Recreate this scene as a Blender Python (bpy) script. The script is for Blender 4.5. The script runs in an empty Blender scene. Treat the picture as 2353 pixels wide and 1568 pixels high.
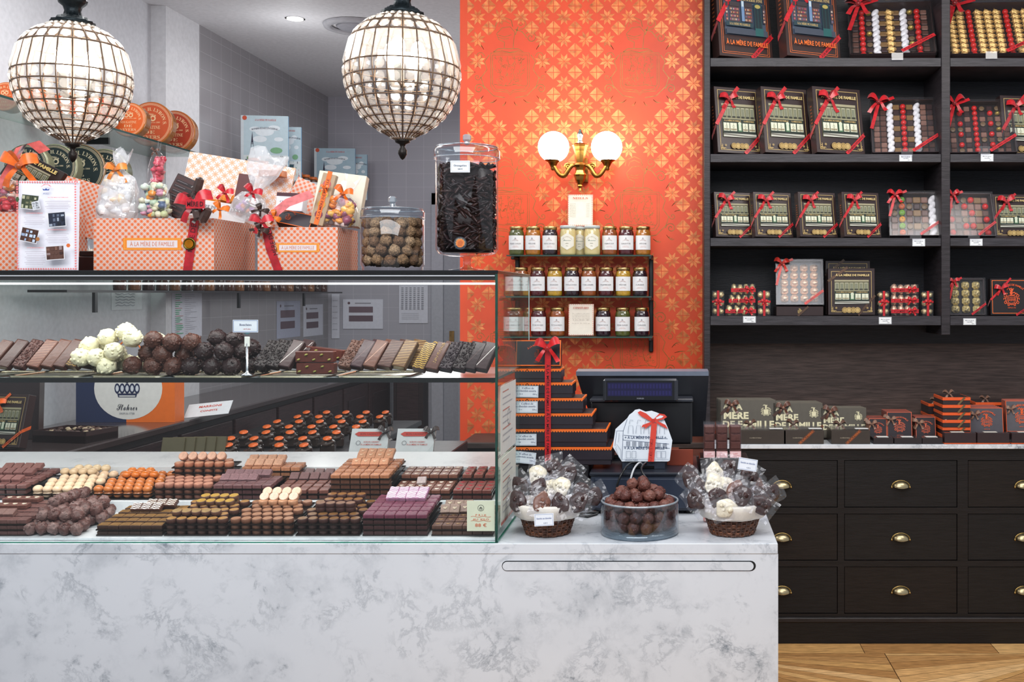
import bpy, math, random
from mathutils import Vector, Matrix, Euler, noise
random.seed(7)
C = bpy.context.scene.collection
PI = math.pi
F = 2400.0; VX = 1560.0; VY = 677.0; HC = 1.59
def W(px, py, Y): return Vector(((px-VX)*Y/F, Y, HC-(py-VY)*Y/F))
def X(px, Y): return (px-VX)*Y/F
def Z(py, Y): return HC-(py-VY)*Y/F
def S(n, Y): return n*Y/F
def R(d): return math.radians(d)
def lin(c):
    return tuple((v/255/12.92 if v/255 <= .04045 else ((v/255+.055)/1.055)**2.4) for v in c)
def hx(s): return tuple(int(s[i:i+2], 16) for i in (0, 2, 4))

# ---------------------------------------------------------------- mesh builder
class MB:
    def __init__(s): s.v=[]; s.f=[]; s.c=[]; s.sm=[]; s.M=None; s.k=(128,128,128); s.lay=0
    def add(s, vs, fs, c=None, smooth=False):
        b=len(s.v)
        if s.M is not None: vs=[s.M@Vector(p) for p in vs]
        s.v+= [tuple(p) for p in vs]
        s.f+= [tuple(b+i for i in f) for f in fs]
        c = c or s.k
        s.c+= [c]*len(fs); s.sm+=[smooth]*len(fs)
        return s
    def box(s, x0,x1,y0,y1,z0,z1, c=None):
        vs=[(x,y,z) for x in (x0,x1) for y in (y0,y1) for z in (z0,z1)]
        return s.add(vs, [(0,1,3,2),(4,6,7,5),(0,4,5,1),(2,3,7,6),(0,2,6,4),(1,5,7,3)], c)
    def cbox(s, x0,x1,y0,y1,z0,z1, e=.002, c=None):
        idx={}; vs=[]
        X_=(x0,x1);Y_=(y0,y1);Z_=(z0,z1)
        for i in (0,1):
            for j in (0,1):
                for k in (0,1):
                    for a in range(3):
                        p=[X_[i],Y_[j],Z_[k]]
                        for b,t in enumerate((i,j,k)):
                            if b!=a: p[b]+= e if t==0 else -e
                        idx[i,j,k,a]=len(vs); vs.append(p)
        fs=[]
        for a in range(3):
            b,c2=(a+1)%3,(a+2)%3
            for t in (0,1):
                q=[]
                for u,w in ((0,0),(1,0),(1,1),(0,1)):
                    n=[0,0,0]; n[a]=t;n[b]=u;n[c2]=w; q.append(idx[n[0],n[1],n[2],a])
                fs.append(tuple(q) if t else tuple(reversed(q)))
        for a in range(3):
            b,c2=(a+1)%3,(a+2)%3
            for u in (0,1):
                for w in (0,1):
                    n=[0,0,0];n[b]=u;n[c2]=w;m=n[:];m[a]=1
                    q=(idx[tuple(n)+(b,)],idx[tuple(m)+(b,)],idx[tuple(m)+(c2,)],idx[tuple(n)+(c2,)])
                    fs.append(q)
        for i in (0,1):
            for j in (0,1):
                for k in (0,1): fs.append((idx[i,j,k,0],idx[i,j,k,1],idx[i,j,k,2]))
        return s.add(vs,fs,c)
    def lathe(s, prof, n=32, c=None, cx=0, cy=0, smooth=True, closed=False, wob=None):
        vs=[];fs=[]
        for (r,z) in prof:
            for i in range(n):
                a=2*PI*i/n; rr=r*(wob(a,z) if wob else 1)
                vs.append((cx+rr*math.cos(a),cy+rr*math.sin(a),z))
        m=len(prof)
        for j in range(m-1):
            for i in range(n):
                k=(i+1)%n
                fs.append((j*n+i,j*n+k,(j+1)*n+k,(j+1)*n+i))
        if not closed:
            if prof[0][0]>1e-4: fs.append(tuple(reversed(range(n))))
            if prof[-1][0]>1e-4: fs.append(tuple((m-1)*n+i for i in range(n)))
        return s.add(vs,fs,c,smooth)
    def tube(s, path, r, n=6, c=None, closed=False):
        P=[Vector(p) for p in path]; m=len(P); vs=[];fs=[]
        up=None
        for i,p in enumerate(P):
            if closed: t=(P[(i+1)%m]-P[i-1])
            else: t=(P[min(i+1,m-1)]-P[max(i-1,0)])
            t.normalize()
            if up is None: up=Vector((0,0,1)) if abs(t.z)<.9 else Vector((0,1,0))
            a=t.cross(up)
            if a.length<1e-6: a=t.orthogonal()
            a.normalize(); b=a.cross(t).normalized(); up=b
            rr=r[i] if isinstance(r,(list,tuple)) else r
            for k in range(n):
                g=2*PI*k/n; vs.append(p+a*rr*math.cos(g)+b*rr*math.sin(g))
        for i in range(m if closed else m-1):
            j=(i+1)%m
            for k in range(n):
                l=(k+1)%n; fs.append((i*n+k,i*n+l,j*n+l,j*n+k))
        if not closed: fs.append(tuple(range(n))); fs.append(tuple(reversed([(m-1)*n+k for k in range(n)])))
        return s.add(vs,fs,c,True)
    def ball(s, r, cx=0,cy=0,cz=0, n=12, m=8, c=None, sz=1, bump=0, seed=0, fr=30):
        vs=[(0,0,-1)];fs=[]
        for j in range(1,m):
            t=-PI/2+PI*j/m
            for i in range(n):
                a=2*PI*i/n; vs.append((math.cos(t)*math.cos(a),math.cos(t)*math.sin(a),math.sin(t)))
        vs.append((0,0,1))
        for i in range(n):
            k=(i+1)%n; fs.append((0,1+k,1+i)); fs.append((len(vs)-1,1+(m-2)*n+i,1+(m-2)*n+k))
            for j in range(m-2): fs.append((1+j*n+i,1+j*n+k,1+(j+1)*n+k,1+(j+1)*n+i))
        o=[]
        for p in vs:
            q=Vector(p); d=1
            if bump: d+=bump*noise.noise(q*fr/10+Vector((seed*7.1,seed*3.3,0)))*1.6
            o.append((cx+q.x*r*d,cy+q.y*r*d,cz+q.z*r*d*sz))
        return s.add(o,fs,c,True)
    def ribbon(s, path, wv, c=None, th=.0006):
        """a strip that follows PATH; wv: its width as one vector or one per point"""
        n=len(path); vs=[];fs=[]
        for i,p in enumerate(path):
            w=Vector(wv[i] if isinstance(wv,list) else wv)/2
            p=Vector(p); vs+= [p-w,p+w]
        for i in range(n-1): fs.append((2*i,2*i+1,2*i+3,2*i+2))
        return s.add(vs,fs,c,True)
    # ---- flat print in the XZ plane, seen from -Y
    def L(s): s.lay+=1; return -.00012*s.lay
    def rect(s,x0,z0,x1,z1,c,y=None):
        y=s.L() if y is None else y
        return s.add([(x0,y,z0),(x1,y,z0),(x1,y,z1),(x0,y,z1)],[(0,1,2,3)],c)
    def poly(s,pts,c,y=None):
        y=s.L() if y is None else y
        return s.add([(p[0],y,p[1]) for p in pts],[tuple(range(len(pts)))],c)
    def disc(s,cx,cz,r,c,n=20,rz=None):
        return s.poly([(cx+r*math.cos(2*PI*i/n),cz+(rz or r)*math.sin(2*PI*i/n)) for i in range(n)],c)
    def stroke(s,pts,w,c,y=None,closed=False):
        y=s.L() if y is None else y
        m=len(pts);vs=[]
        for i in range(m):
            a=pts[(i-1)%m] if closed else pts[max(i-1,0)]; b=pts[(i+1)%m] if closed else pts[min(i+1,m-1)]
            dx,dz=b[0]-a[0],b[1]-a[1]; l=math.hypot(dx,dz) or 1
            nx,nz=-dz/l*w/2,dx/l*w/2
            vs+=[(pts[i][0]+nx,y,pts[i][1]+nz),(pts[i][0]-nx,y,pts[i][1]-nz)]
        fs=[(2*i,2*i+1,2*((i+1)%m)+1,2*((i+1)%m)) for i in range(m if closed else m-1)]
        return s.add(vs,fs,c)
    def frame(s,x0,z0,x1,z1,w,c):
        y=s.L()
        s.rect(x0,z0,x1,z0+w,c,y);s.rect(x0,z1-w,x1,z1,c,y);s.rect(x0,z0+w,x0+w,z1-w,c,y);s.rect(x1-w,z0+w,x1,z1-w,c,y)
    def circle(s,cx,cz,r,w,c,n=28): s.stroke([(cx+r*math.cos(2*PI*i/n),cz+r*math.sin(2*PI*i/n)) for i in range(n)],w,c,closed=True)
    def text(s,t,cx,cz,h,c,style='bold',w=None,al='c',rot=0,y=None):
        """lettering: h = capital height; w = total width to squeeze to"""
        vs,fs,tw=glyphs(t,style)
        k=h/.7; kx=(w/tw) if w else k
        x0=-tw*kx/2 if al=='c' else 0
        y=s.L() if y is None else y
        ca,sa=math.cos(rot),math.sin(rot)
        o=[]
        for (a,b) in vs:
            u=x0+a*kx; v=b*k-h/2
            o.append((cx+u*ca-v*sa,y,cz+u*sa+v*ca))
        return s.add(o,fs,c)
    def arc(s,t,cx,cz,r,h,c,a0,a1,style='bold',flip=False):
        """letters one by one along an arc, degrees measured clockwise from the top"""
        ws=[max(glyphs(ch,style)[2],.25) if ch!=' ' else .3 for ch in t]; tot=sum(ws); acc=0
        y=s.L()
        for ch,wd in zip(t,ws):
            a=R(a0+(a1-a0)*(acc+wd/2)/tot); acc+=wd
            if ch!=' ': s.text(ch,cx+r*math.sin(a),cz+r*math.cos(a),h,c,style,rot=(-a+(PI if flip else 0)),y=y)
    def mesh(s,name='m'):
        me=bpy.data.meshes.new(name); me.from_pydata(s.v,[],s.f)
        at=me.attributes.new('Col','FLOAT_COLOR','FACE')
        buf=[]
        cache={}
        for c in s.c:
            if c not in cache: cache[c]=lin(c)+(1.0,)
            buf+=cache[c]
        at.data.foreach_set('color',buf)
        me.polygons.foreach_set('use_smooth',s.sm)
        me.update(); return me
    def make(s,name,mat,parent=None,loc=None,rot=None):
        return obj(name,s.mesh(name),mat,parent,loc,rot)

_g={}
ACC={'È':'E','À':'A','É':'E','è':'e','é':'e','Â':'A','ê':'e'}
def mp(ch,style):
    o=ord(ch)
    if style=='serif':
        if 65<=o<=90: return chr(0x1D400+o-65)
        if 97<=o<=122: return chr(0x1D41A+o-97)
        if 48<=o<=57: return chr(0x1D7CE+o-48)
    if style=='script':
        if 65<=o<=90: return chr(0x1D4D0+o-65)
        if 97<=o<=122: return chr(0x1D4EA+o-97)
    return ch
def glyphs(t,style='bold'):
    key=(t,style)
    if key in _g: return _g[key]
    marks=[]
    if style in('serif','script'):
        base=''.join(ACC.get(ch,ch) for ch in t)
        for i,ch in enumerate(t):
            if ch in ACC:
                a=glyphs(base[:i],style)[2] if i else 0; b=glyphs(base[:i+1],style)[2]
                marks.append(((a+b)/2,-1 if ch in 'ÈÀè' else 1,ch.isupper()))
        body=''.join(mp(ch,style) for ch in base)
    else: body=t
    cu=bpy.data.curves.new('t','FONT'); cu.body=body; cu.size=1; cu.resolution_u=1 if len(t)>12 else 2
    if style=='bold': cu.offset=.018
    if style=='heavy': cu.offset=.04
    o=bpy.data.objects.new('t',cu); C.objects.link(o)
    dg=bpy.context.evaluated_depsgraph_get(); dg.update()
    me=bpy.data.meshes.new_from_object(o.evaluated_get(dg))
    vs=[(v.co.x,v.co.y) for v in me.vertices]; fs=[tuple(p.vertices) for p in me.polygons]
    bpy.data.objects.remove(o); bpy.data.curves.remove(cu); bpy.data.meshes.remove(me)
    for mx,sg,up in marks:
        z=.78 if up else .56; b=len(vs)
        vs+=[(mx-.09,z+(.1 if sg<0 else 0)),(mx-.04,z+(.12 if sg<0 else -.02)),(mx+.09,z+(0 if sg<0 else .1)),(mx+.04,z+(-.02 if sg<0 else .12))]
        fs.append((b,b+1,b+2,b+3))
    w=max([v[0] for v in vs],default=.3)+ .02
    _g[key]=(vs,fs,w); return _g[key]

def obj(name,me,mat,parent=None,loc=None,rot=None,mw=None):
    if mat is not None and not me.materials: me.materials.append(mat)
    o=bpy.data.objects.new(name,me); C.objects.link(o)
    if parent is not None: o.parent=parent
    if loc is not None: o.location=loc
    if rot is not None: o.rotation_euler=rot
    if mw is not None: o.matrix_world=mw
    return o
def tag(o,label,cat,group=None,kind=None):
    o['label']=label; o['category']=cat
    if group: o['group']=group
    if kind: o['kind']=kind
    return o
def struct(o): o['kind']='structure'; return o
def thing(name,label,cat,loc=(0,0,0),rot=(0,0,0),group=None,mw=None):
    o=bpy.data.objects.new(name,None); C.objects.link(o)
    o.location=loc; o.rotation_euler=rot
    o.empty_display_size=.05
    if mw is not None: o.matrix_world=mw
    return tag(o,label,cat,group)
_mc={}
def cached(key,fn):
    if key not in _mc: _mc[key]=fn().mesh(str(key[0]) if isinstance(key,tuple) else key)
    return _mc[key]

# ---------------------------------------------------------------- materials
def newmat(name):
    m=bpy.data.materials.new(name); m.use_nodes=True
    nt=m.node_tree; nt.nodes.clear()
    o=nt.nodes.new('ShaderNodeOutputMaterial'); return m,nt,o
def N(nt,t,**k):
    n=nt.nodes.new(t)
    for a,b in k.items(): setattr(n,a,b)
    return n
def math_(nt,op,a,b=None,c=None):
    n=N(nt,'ShaderNodeMath',operation=op)
    for i,v in enumerate((a,b,c)):
        if v is None: continue
        if isinstance(v,(int,float)): n.inputs[i].default_value=v
        else: nt.links.new(v,n.inputs[i])
    return n.outputs[0]
def ramp(nt,fac,stops):
    n=N(nt,'ShaderNodeValToRGB'); el=n.color_ramp.elements
    while len(el)<len(stops): el.new(.5)
    for e,(p,c) in zip(el,stops): e.position=p; e.color=lin(c)+(1,)
    nt.links.new(fac,n.inputs[0]); return n.outputs[0]
def attr_mat(name,rough=.5,metal=0,nscale=40,nmix=.12,bump=0,bscale=200,coat=0,spec=.5,emit=0,sheen=0,grain=None):
    """colour of each face x slow procedural variation"""
    m,nt,o=newmat(name); L=nt.links.new
    b=N(nt,'ShaderNodeBsdfPrincipled')
    a=N(nt,'ShaderNodeAttribute',attribute_name='Col')
    tc=N(nt,'ShaderNodeTexCoord')
    nz=N(nt,'ShaderNodeTexNoise'); nz.inputs['Scale'].default_value=nscale; nz.inputs['Detail'].default_value=4
    src=tc.outputs['Object']
    if grain:
        mpn=N(nt,'ShaderNodeMapping'); mpn.inputs['Scale'].default_value=grain; L(src,mpn.inputs[0]); src=mpn.outputs[0]
    L(src,nz.inputs['Vector'])
    mr=N(nt,'ShaderNodeMapRange'); mr.inputs['From Min'].default_value=.3; mr.inputs['From Max'].default_value=.7
    mr.inputs['To Min'].default_value=1-nmix*1.5; mr.inputs['To Max'].default_value=1+nmix; L(nz.outputs[0],mr.inputs[0])
    vm=N(nt,'ShaderNodeVectorMath',operation='SCALE'); L(a.outputs['Color'],vm.inputs[0]); L(mr.outputs[0],vm.inputs['Scale'])
    L(vm.outputs[0],b.inputs['Base Color'])
    b.inputs['Roughness'].default_value=rough; b.inputs['Metallic'].default_value=metal
    b.inputs['Specular IOR Level'].default_value=spec
    if coat: b.inputs['Coat Weight'].default_value=coat; b.inputs['Coat Roughness'].default_value=.08
    if sheen: b.inputs['Sheen Weight'].default_value=sheen
    if emit: L(vm.outputs[0],b.inputs['Emission Color']); b.inputs['Emission Strength'].default_value=emit
    if bump:
        n2=N(nt,'ShaderNodeTexNoise'); n2.inputs['Scale'].default_value=bscale; n2.inputs['Detail'].default_value=3; L(src,n2.inputs['Vector'])
        bp=N(nt,'ShaderNodeBump'); bp.inputs['Strength'].default_value=bump; bp.inputs['Distance'].default_value=.004
        L(n2.outputs[0],bp.inputs['Height']); L(bp.outputs[0],b.inputs['Normal'])
    L(b.outputs[0],o.inputs[0]); return m
def glass_mat(name,tint=(255,255,255),rough=.02,lo=.05,hi=.6,bump=0,bscale=60,haze=0,hazec=(255,255,255),trl=False):
    """thin clear sheet: lets light straight through, mirrors a little at grazing angles, may carry some haze"""
    m,nt,o=newmat(name); L=nt.links.new
    t=N(nt,'ShaderNodeBsdfTransparent'); t.inputs[0].default_value=lin(tint)+(1,)
    g=N(nt,'ShaderNodeBsdfGlossy'); g.inputs['Roughness'].default_value=rough
    lw=N(nt,'ShaderNodeLayerWeight'); lw.inputs[0].default_value=.5
    pw=math_(nt,'POWER',lw.outputs['Facing'],4)
    fc=math_(nt,'MULTIPLY_ADD',pw,hi-lo,lo)
    if bump:
        tc=N(nt,'ShaderNodeTexCoord'); n2=N(nt,'ShaderNodeTexNoise'); n2.inputs['Scale'].default_value=bscale; L(tc.outputs['Object'],n2.inputs['Vector'])
        bp=N(nt,'ShaderNodeBump'); bp.inputs['Strength'].default_value=bump; bp.inputs['Distance'].default_value=.01
        L(n2.outputs[0],bp.inputs['Height']); L(bp.outputs[0],g.inputs['Normal'])
    mx=N(nt,'ShaderNodeMixShader'); L(fc,mx.inputs[0]); L(t.outputs[0],mx.inputs[1]); L(g.outputs[0],mx.inputs[2])
    out=mx.outputs[0]
    if haze:
        d=N(nt,'ShaderNodeBsdfTranslucent' if trl else 'ShaderNodeBsdfDiffuse'); d.inputs[0].default_value=lin(hazec)+(1,)
        m2=N(nt,'ShaderNodeMixShader'); m2.inputs[0].default_value=haze; L(out,m2.inputs[1]); L(d.outputs[0],m2.inputs[2]); out=m2.outputs[0]
    L(out,o.inputs[0]); return m
def emit_mat(name,c,st):
    m,nt,o=newmat(name); e=N(nt,'ShaderNodeEmission')
    tc=N(nt,'ShaderNodeTexCoord'); nz=N(nt,'ShaderNodeTexNoise'); nt.links.new(tc.outputs['Object'],nz.inputs['Vector'])
    e.inputs[0].default_value=lin(c)+(1,)
    nt.links.new(math_(nt,'MULTIPLY_ADD',nz.outputs[0],st*.04,st),e.inputs[1])
    nt.links.new(e.outputs[0],o.inputs[0]); return m
def marble_mat(name,base=(226,229,234),vein=(104,116,128),scale=3.2,rough=.22,amt=1.0):
    m,nt,o=newmat(name); L=nt.links.new
    b=N(nt,'ShaderNodeBsdfPrincipled'); tc=N(nt,'ShaderNodeTexCoord')
    def nz(sc,det,dist=0,ro=.6):
        n=N(nt,'ShaderNodeTexNoise'); n.inputs['Scale'].default_value=sc; n.inputs['Detail'].default_value=det
        n.inputs['Distortion'].default_value=dist; n.inputs['Roughness'].default_value=ro; L(tc.outputs['Object'],n.inputs['Vector']); return n.outputs[0]
    def band(v,lo,hi):
        n=N(nt,'ShaderNodeMapRange'); n.interpolation_type='SMOOTHSTEP'; n.inputs['From Min'].default_value=lo; n.inputs['From Max'].default_value=hi; L(v,n.inputs[0]); return n.outputs[0]
    region=band(nz(scale*.75,3,.3),.40,.60)           # where the stone is greyer
    soft=band(nz(scale*2.6,6,.3,.64),.44,.70)          # soft clouds
    blot=band(nz(scale*7.0,6,.35,.66),.52,.68)        # small dark smudges
    f1=nz(scale*2.1,9,.35,.68); f2=nz(scale*4.6,8,.4,.68)
    def vein_(f,k):
        v=math_(nt,'ABSOLUTE',math_(nt,'SUBTRACT',f,.5)); v=math_(nt,'MAXIMUM',math_(nt,'SUBTRACT',1,math_(nt,'MULTIPLY',v,k)),0); return math_(nt,'POWER',v,1.3)
    g1=band(nz(scale*1.1,2),.46,.62); g2=band(nz(scale*1.6,2,.5),.50,.62)
    t=math_(nt,'MULTIPLY',region,math_(nt,'MULTIPLY_ADD',soft,.30,.05))
    t=math_(nt,'ADD',t,math_(nt,'MULTIPLY',math_(nt,'MULTIPLY',blot,soft),.62))
    t=math_(nt,'ADD',t,math_(nt,'MULTIPLY',math_(nt,'MULTIPLY',vein_(f1,26),g1),.42))
    t=math_(nt,'ADD',t,math_(nt,'MULTIPLY',math_(nt,'MULTIPLY',vein_(f2,16),g2),.34))
    t=math_(nt,'MINIMUM',math_(nt,'MULTIPLY',t,amt),.9)
    mix=N(nt,'ShaderNodeMixRGB'); mix.inputs[1].default_value=lin(base)+(1,); mix.inputs[2].default_value=lin(vein)+(1,)
    L(t,mix.inputs[0]); L(mix.outputs[0],b.inputs['Base Color'])
    b.inputs['Roughness'].default_value=rough
    L(b.outputs[0],o.inputs[0]); return m
def tile_mat(name,base=(196,196,204),grout=(225,225,230),sx=.15,sz=.115,axis=0):
    m,nt,o=newmat(name); L=nt.links.new
    b=N(nt,'ShaderNodeBsdfPrincipled'); tc=N(nt,'ShaderNodeTexCoord'); sp=N(nt,'ShaderNodeSeparateXYZ'); L(tc.outputs['Object'],sp.inputs[0])
    def line(c,s_):
        f=math_(nt,'FRACT',math_(nt,'ADD',math_(nt,'DIVIDE',c,s_),100.0)); return math_(nt,'LESS_THAN',math_(nt,'ABSOLUTE',math_(nt,'SUBTRACT',f,.5)),.011)
    g=math_(nt,'MAXIMUM',line(sp.outputs[axis],sx),line(sp.outputs[2],sz))
    nz=N(nt,'ShaderNodeTexNoise'); nz.inputs['Scale'].default_value=3; L(tc.outputs['Object'],nz.inputs['Vector'])
    mix=N(nt,'ShaderNodeMixRGB'); mix.inputs[1].default_value=lin(base)+(1,); mix.inputs[2].default_value=lin(grout)+(1,); L(g,mix.inputs[0])
    L(mix.outputs[0],b.inputs['Base Color']); b.inputs['Roughness'].default_value=.25
    bp=N(nt,'ShaderNodeBump'); bp.inputs['Strength'].default_value=.25; bp.inputs['Distance'].default_value=.003
    L(math_(nt,'MULTIPLY_ADD',nz.outputs[0],.5,math_(nt,'MULTIPLY',g,-1)),bp.inputs['Height']); L(bp.outputs[0],b.inputs['Normal'])
    L(b.outputs[0],o.inputs[0]); return m
def star_mat(name,base=(232,215,214),ink=(238,112,44),P=.0178,rough=.45):
    """small eight-petalled stars in a square lattice, a dot at each cell corner"""
    m,nt,o=newmat(name); L=nt.links.new
    b=N(nt,'ShaderNodeBsdfPrincipled'); tc=N(nt,'ShaderNodeTexCoord'); sp=N(nt,'ShaderNodeSeparateXYZ'); L(tc.outputs['Object'],sp.inputs[0])
    u0=math_(nt,'DIVIDE',math_(nt,'ADD',sp.outputs[0],sp.outputs[1]),P); v0=math_(nt,'DIVIDE',sp.outputs[2],P)
    def star(off,R0,amp):
        u=math_(nt,'SUBTRACT',math_(nt,'FRACT',math_(nt,'ADD',u0,100+off)),.5); v=math_(nt,'SUBTRACT',math_(nt,'FRACT',math_(nt,'ADD',v0,100+off)),.5)
        r=math_(nt,'SQRT',math_(nt,'ADD',math_(nt,'MULTIPLY',u,u),math_(nt,'MULTIPLY',v,v)))
        a=math_(nt,'ARCTAN2',v,u); w=math_(nt,'COSINE',math_(nt,'MULTIPLY',a,8))
        return math_(nt,'LESS_THAN',r,math_(nt,'MULTIPLY_ADD',w,amp,R0))
    g=math_(nt,'MAXIMUM',star(0,.25,.115),star(.5,.25,.115))
    mix=N(nt,'ShaderNodeMixRGB'); mix.inputs[1].default_value=lin(base)+(1,); mix.inputs[2].default_value=lin(ink)+(1,); L(g,mix.inputs[0])
    L(mix.outputs[0],b.inputs['Base Color']); b.inputs['Roughness'].default_value=rough
    L(b.outputs[0],o.inputs[0]); return m

m_matte=attr_mat('painted_matte',.6,nmix=.05,bump=.05)
m_paper=attr_mat('printed_paper',.55,nmix=.03)
m_satin=attr_mat('satin_card',.32,nmix=.05)
m_gloss=attr_mat('glossy_plastic',.14,nmix=.04)
m_wood=attr_mat('dark_stained_wood',.45,spec=.35,nscale=9,nmix=.3,bump=.25,bscale=30,grain=(1,1,9))
m_woodh=attr_mat('dark_stained_wood_lengthways',.45,spec=.35,nscale=9,nmix=.3,bump=.25,bscale=30,grain=(1,1,14))
m_floor=attr_mat('oak_parquet',.38,nscale=14,nmix=.22,bump=.12,bscale=20,grain=(1,5,1))
m_metal=attr_mat('polished_metal',.25,metal=1,nmix=.1)
m_brass=attr_mat('aged_brass',.3,metal=1,nscale=25,nmix=.25,bump=.1,bscale=60)
m_choc=attr_mat('tempered_chocolate',.3,spec=.3,nscale=120,nmix=.14,bump=.12,bscale=120)
m_rough=attr_mat('rough_chocolate',.34,spec=.35,nscale=160,nmix=.25,bump=.7,bscale=170)
m_cocoa=attr_mat('cocoa_crust',.75,nscale=220,nmix=.45,bump=.9,bscale=260)
m_foil=attr_mat('crinkled_foil',.32,metal=.5,nscale=90,nmix=.18,bump=.6,bscale=110)
m_ribbon=attr_mat('satin_ribbon',.3,nscale=50,nmix=.2,sheen=.3,bump=.15,bscale=60)
m_cloth=attr_mat('linen_cloth',.85,nscale=60,nmix=.05,bump=.12,bscale=300)
m_wicker=attr_mat('woven_wicker',.45,nscale=120,nmix=.4,bump=.3,bscale=200)
m_jam=attr_mat('jam',.15,nscale=70,nmix=.16,bump=.1,bscale=120)
m_honey=attr_mat('set_honey',.25,nscale=10,nmix=.03)
m_sweet=attr_mat('sugar_sweets',.3,nscale=60,nmix=.15)
m_iron=attr_mat('dark_iron',.4,metal=.7,nmix=.25,bump=.3,bscale=150)
m_wallpaper=attr_mat('wallpaper_ground',.45,nscale=6,nmix=.07)
m_gilt=attr_mat('gilt_print',.38,metal=.35,nscale=30,nmix=.3)
m_marble=marble_mat('veined_marble',(222,226,232),amt=.9)
m_marble2=marble_mat('bright_marble',(228,230,234),(150,156,166),2.2,.2,.6)
m_star=star_mat('star_pattern_card',(220,196,184),(230,102,30))
m_starL=star_mat('pale_star_pattern_card',(246,232,226),(244,186,146),.030)
m_pane=glass_mat('case_glass',(250,254,252),.01,.035,.5)
m_edge=attr_mat('green_glass_edge',.12,nmix=.2,coat=.5)
m_jar=glass_mat('jar_glass',(252,252,254),.03,.06,.85)
m_bowl=glass_mat('bowl_glass',(240,247,252),.03,.08,.9)
m_film=glass_mat('clear_film',(253,253,255),.07,.04,.55,bump=.24,bscale=22,haze=.02)
m_lid=glass_mat('clear_lid',(253,253,255),.12,.02,.5,bump=.06,bscale=9,haze=.006)
m_filmw=glass_mat('cloudy_film',(253,253,255),.15,.15,.9,bump=.9,bscale=40,haze=.32)
m_cryst=glass_mat('cut_crystal',(255,253,250),.08,.2,.9,haze=.15,trl=True)
m_lamp=emit_mat('opal_globe_glow',(255,244,228),7)
m_bulb=emit_mat('bulb_glow',(255,242,226),42)
m_led=emit_mat('led_glow',(250,252,255),4)
m_spot=emit_mat('spot_glow',(255,250,240),9)
def prism(mb,prof,x0,x1,c=None):
    """profile of (y,z) points pushed along x"""
    n=len(prof); vs=[(x0,)+tuple(p) for p in prof]+[(x1,)+tuple(p) for p in prof]
    return mb.add(vs,[tuple(range(n)),tuple(reversed(range(n,2*n)))]+[(i,(i+1)%n+0,(i+1)%n+n,i+n) for i in range(n)],c)
DARK=(30,27,30); INK=(24,22,26)
# ================================================================ the setting
fl=MB(); fl.box(-3.4,3.2,-1,9.4,-.05,0,(92,62,36))
def plank(mb,pts,c): mb.add([(p[0],p[1],.0008) for p in pts],[tuple(range(len(pts)))],c)
oak=[(222,172,112),(206,154,94),(234,188,130),(186,136,82),(214,164,102),(228,180,118),(198,148,92)]
rr=random.Random(3)
cw=.86; y_end=4.62
for ci in range(-1,4):                       # point de Hongrie: slanted boards that meet on seams
    xa=.05+ci*cw; xb=xa+cw
    up=1 if ci%2 else -1
    for k in range(-8,60):
        a=2.3+k*.085; sl=.62*up
        q=[(xa+.002,a),(xb-.002,a+sl),(xb-.002,a+sl+.082),(xa+.002,a+.082)]
        q=[(x,min(y,y_end)) for x,y in q]
        if max(p[1] for p in q)-min(p[1] for p in q)<.003: continue
        if all(p[1]>=y_end-.001 for p in q): continue
        if q[2][1]-q[1][1]<.0005: q=[q[0],q[1],q[3]]
        plank(fl,q,rr.choice(oak))
x=.2
while x<3.1:
    l=rr.uniform(.5,.8); plank(fl,[(x,4.622),(x+l-.003,4.622),(x+l-.003,4.75),(x,4.75)],rr.choice(oak)); x+=l
struct(fl.make('floor',m_floor))
WHITE=(214,213,216)
b=MB(); b.box(-3.4,3.2,4.6,9.4,3.33,3.4,(222,222,226)); struct(b.make('ceiling',m_matte))
b=MB(); b.box(-3.3,-3.18,2.2,6.29,0,3.33,(205,206,212)); b.box(-3.3,-3.09,6.29,6.73,0,3.33,(214,214,218))
struct(b.make('wall_left',m_matte))
b=MB(); b.box(-3.3,-3.09,6.73,9.3,0,3.33); struct(b.make('wall_left_tiled',tile_mat('wall_tile_side',(146,143,147),(174,172,176),.155,.115,1)))
b=MB(); b.box(-3.3,-.9,9.2,9.35,0,3.33); struct(b.make('wall_back',tile_mat('wall_tile_back',(172,171,181),(194,193,201),.155,.118,0)))
OY=5.27; ox0=X(1057,OY); ox1=X(1622,OY)
b=MB(); b.box(ox0,ox1+.1,OY,OY+.14,0,3.33,(232,76,28)); wo=struct(b.make('wall_orange',m_wallpaper))
b=MB(); b.box(ox1+.1,3.2,OY+.14,OY+.2,0,3.33,(60,52,52)); struct(b.make('wall_right',m_matte))
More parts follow.
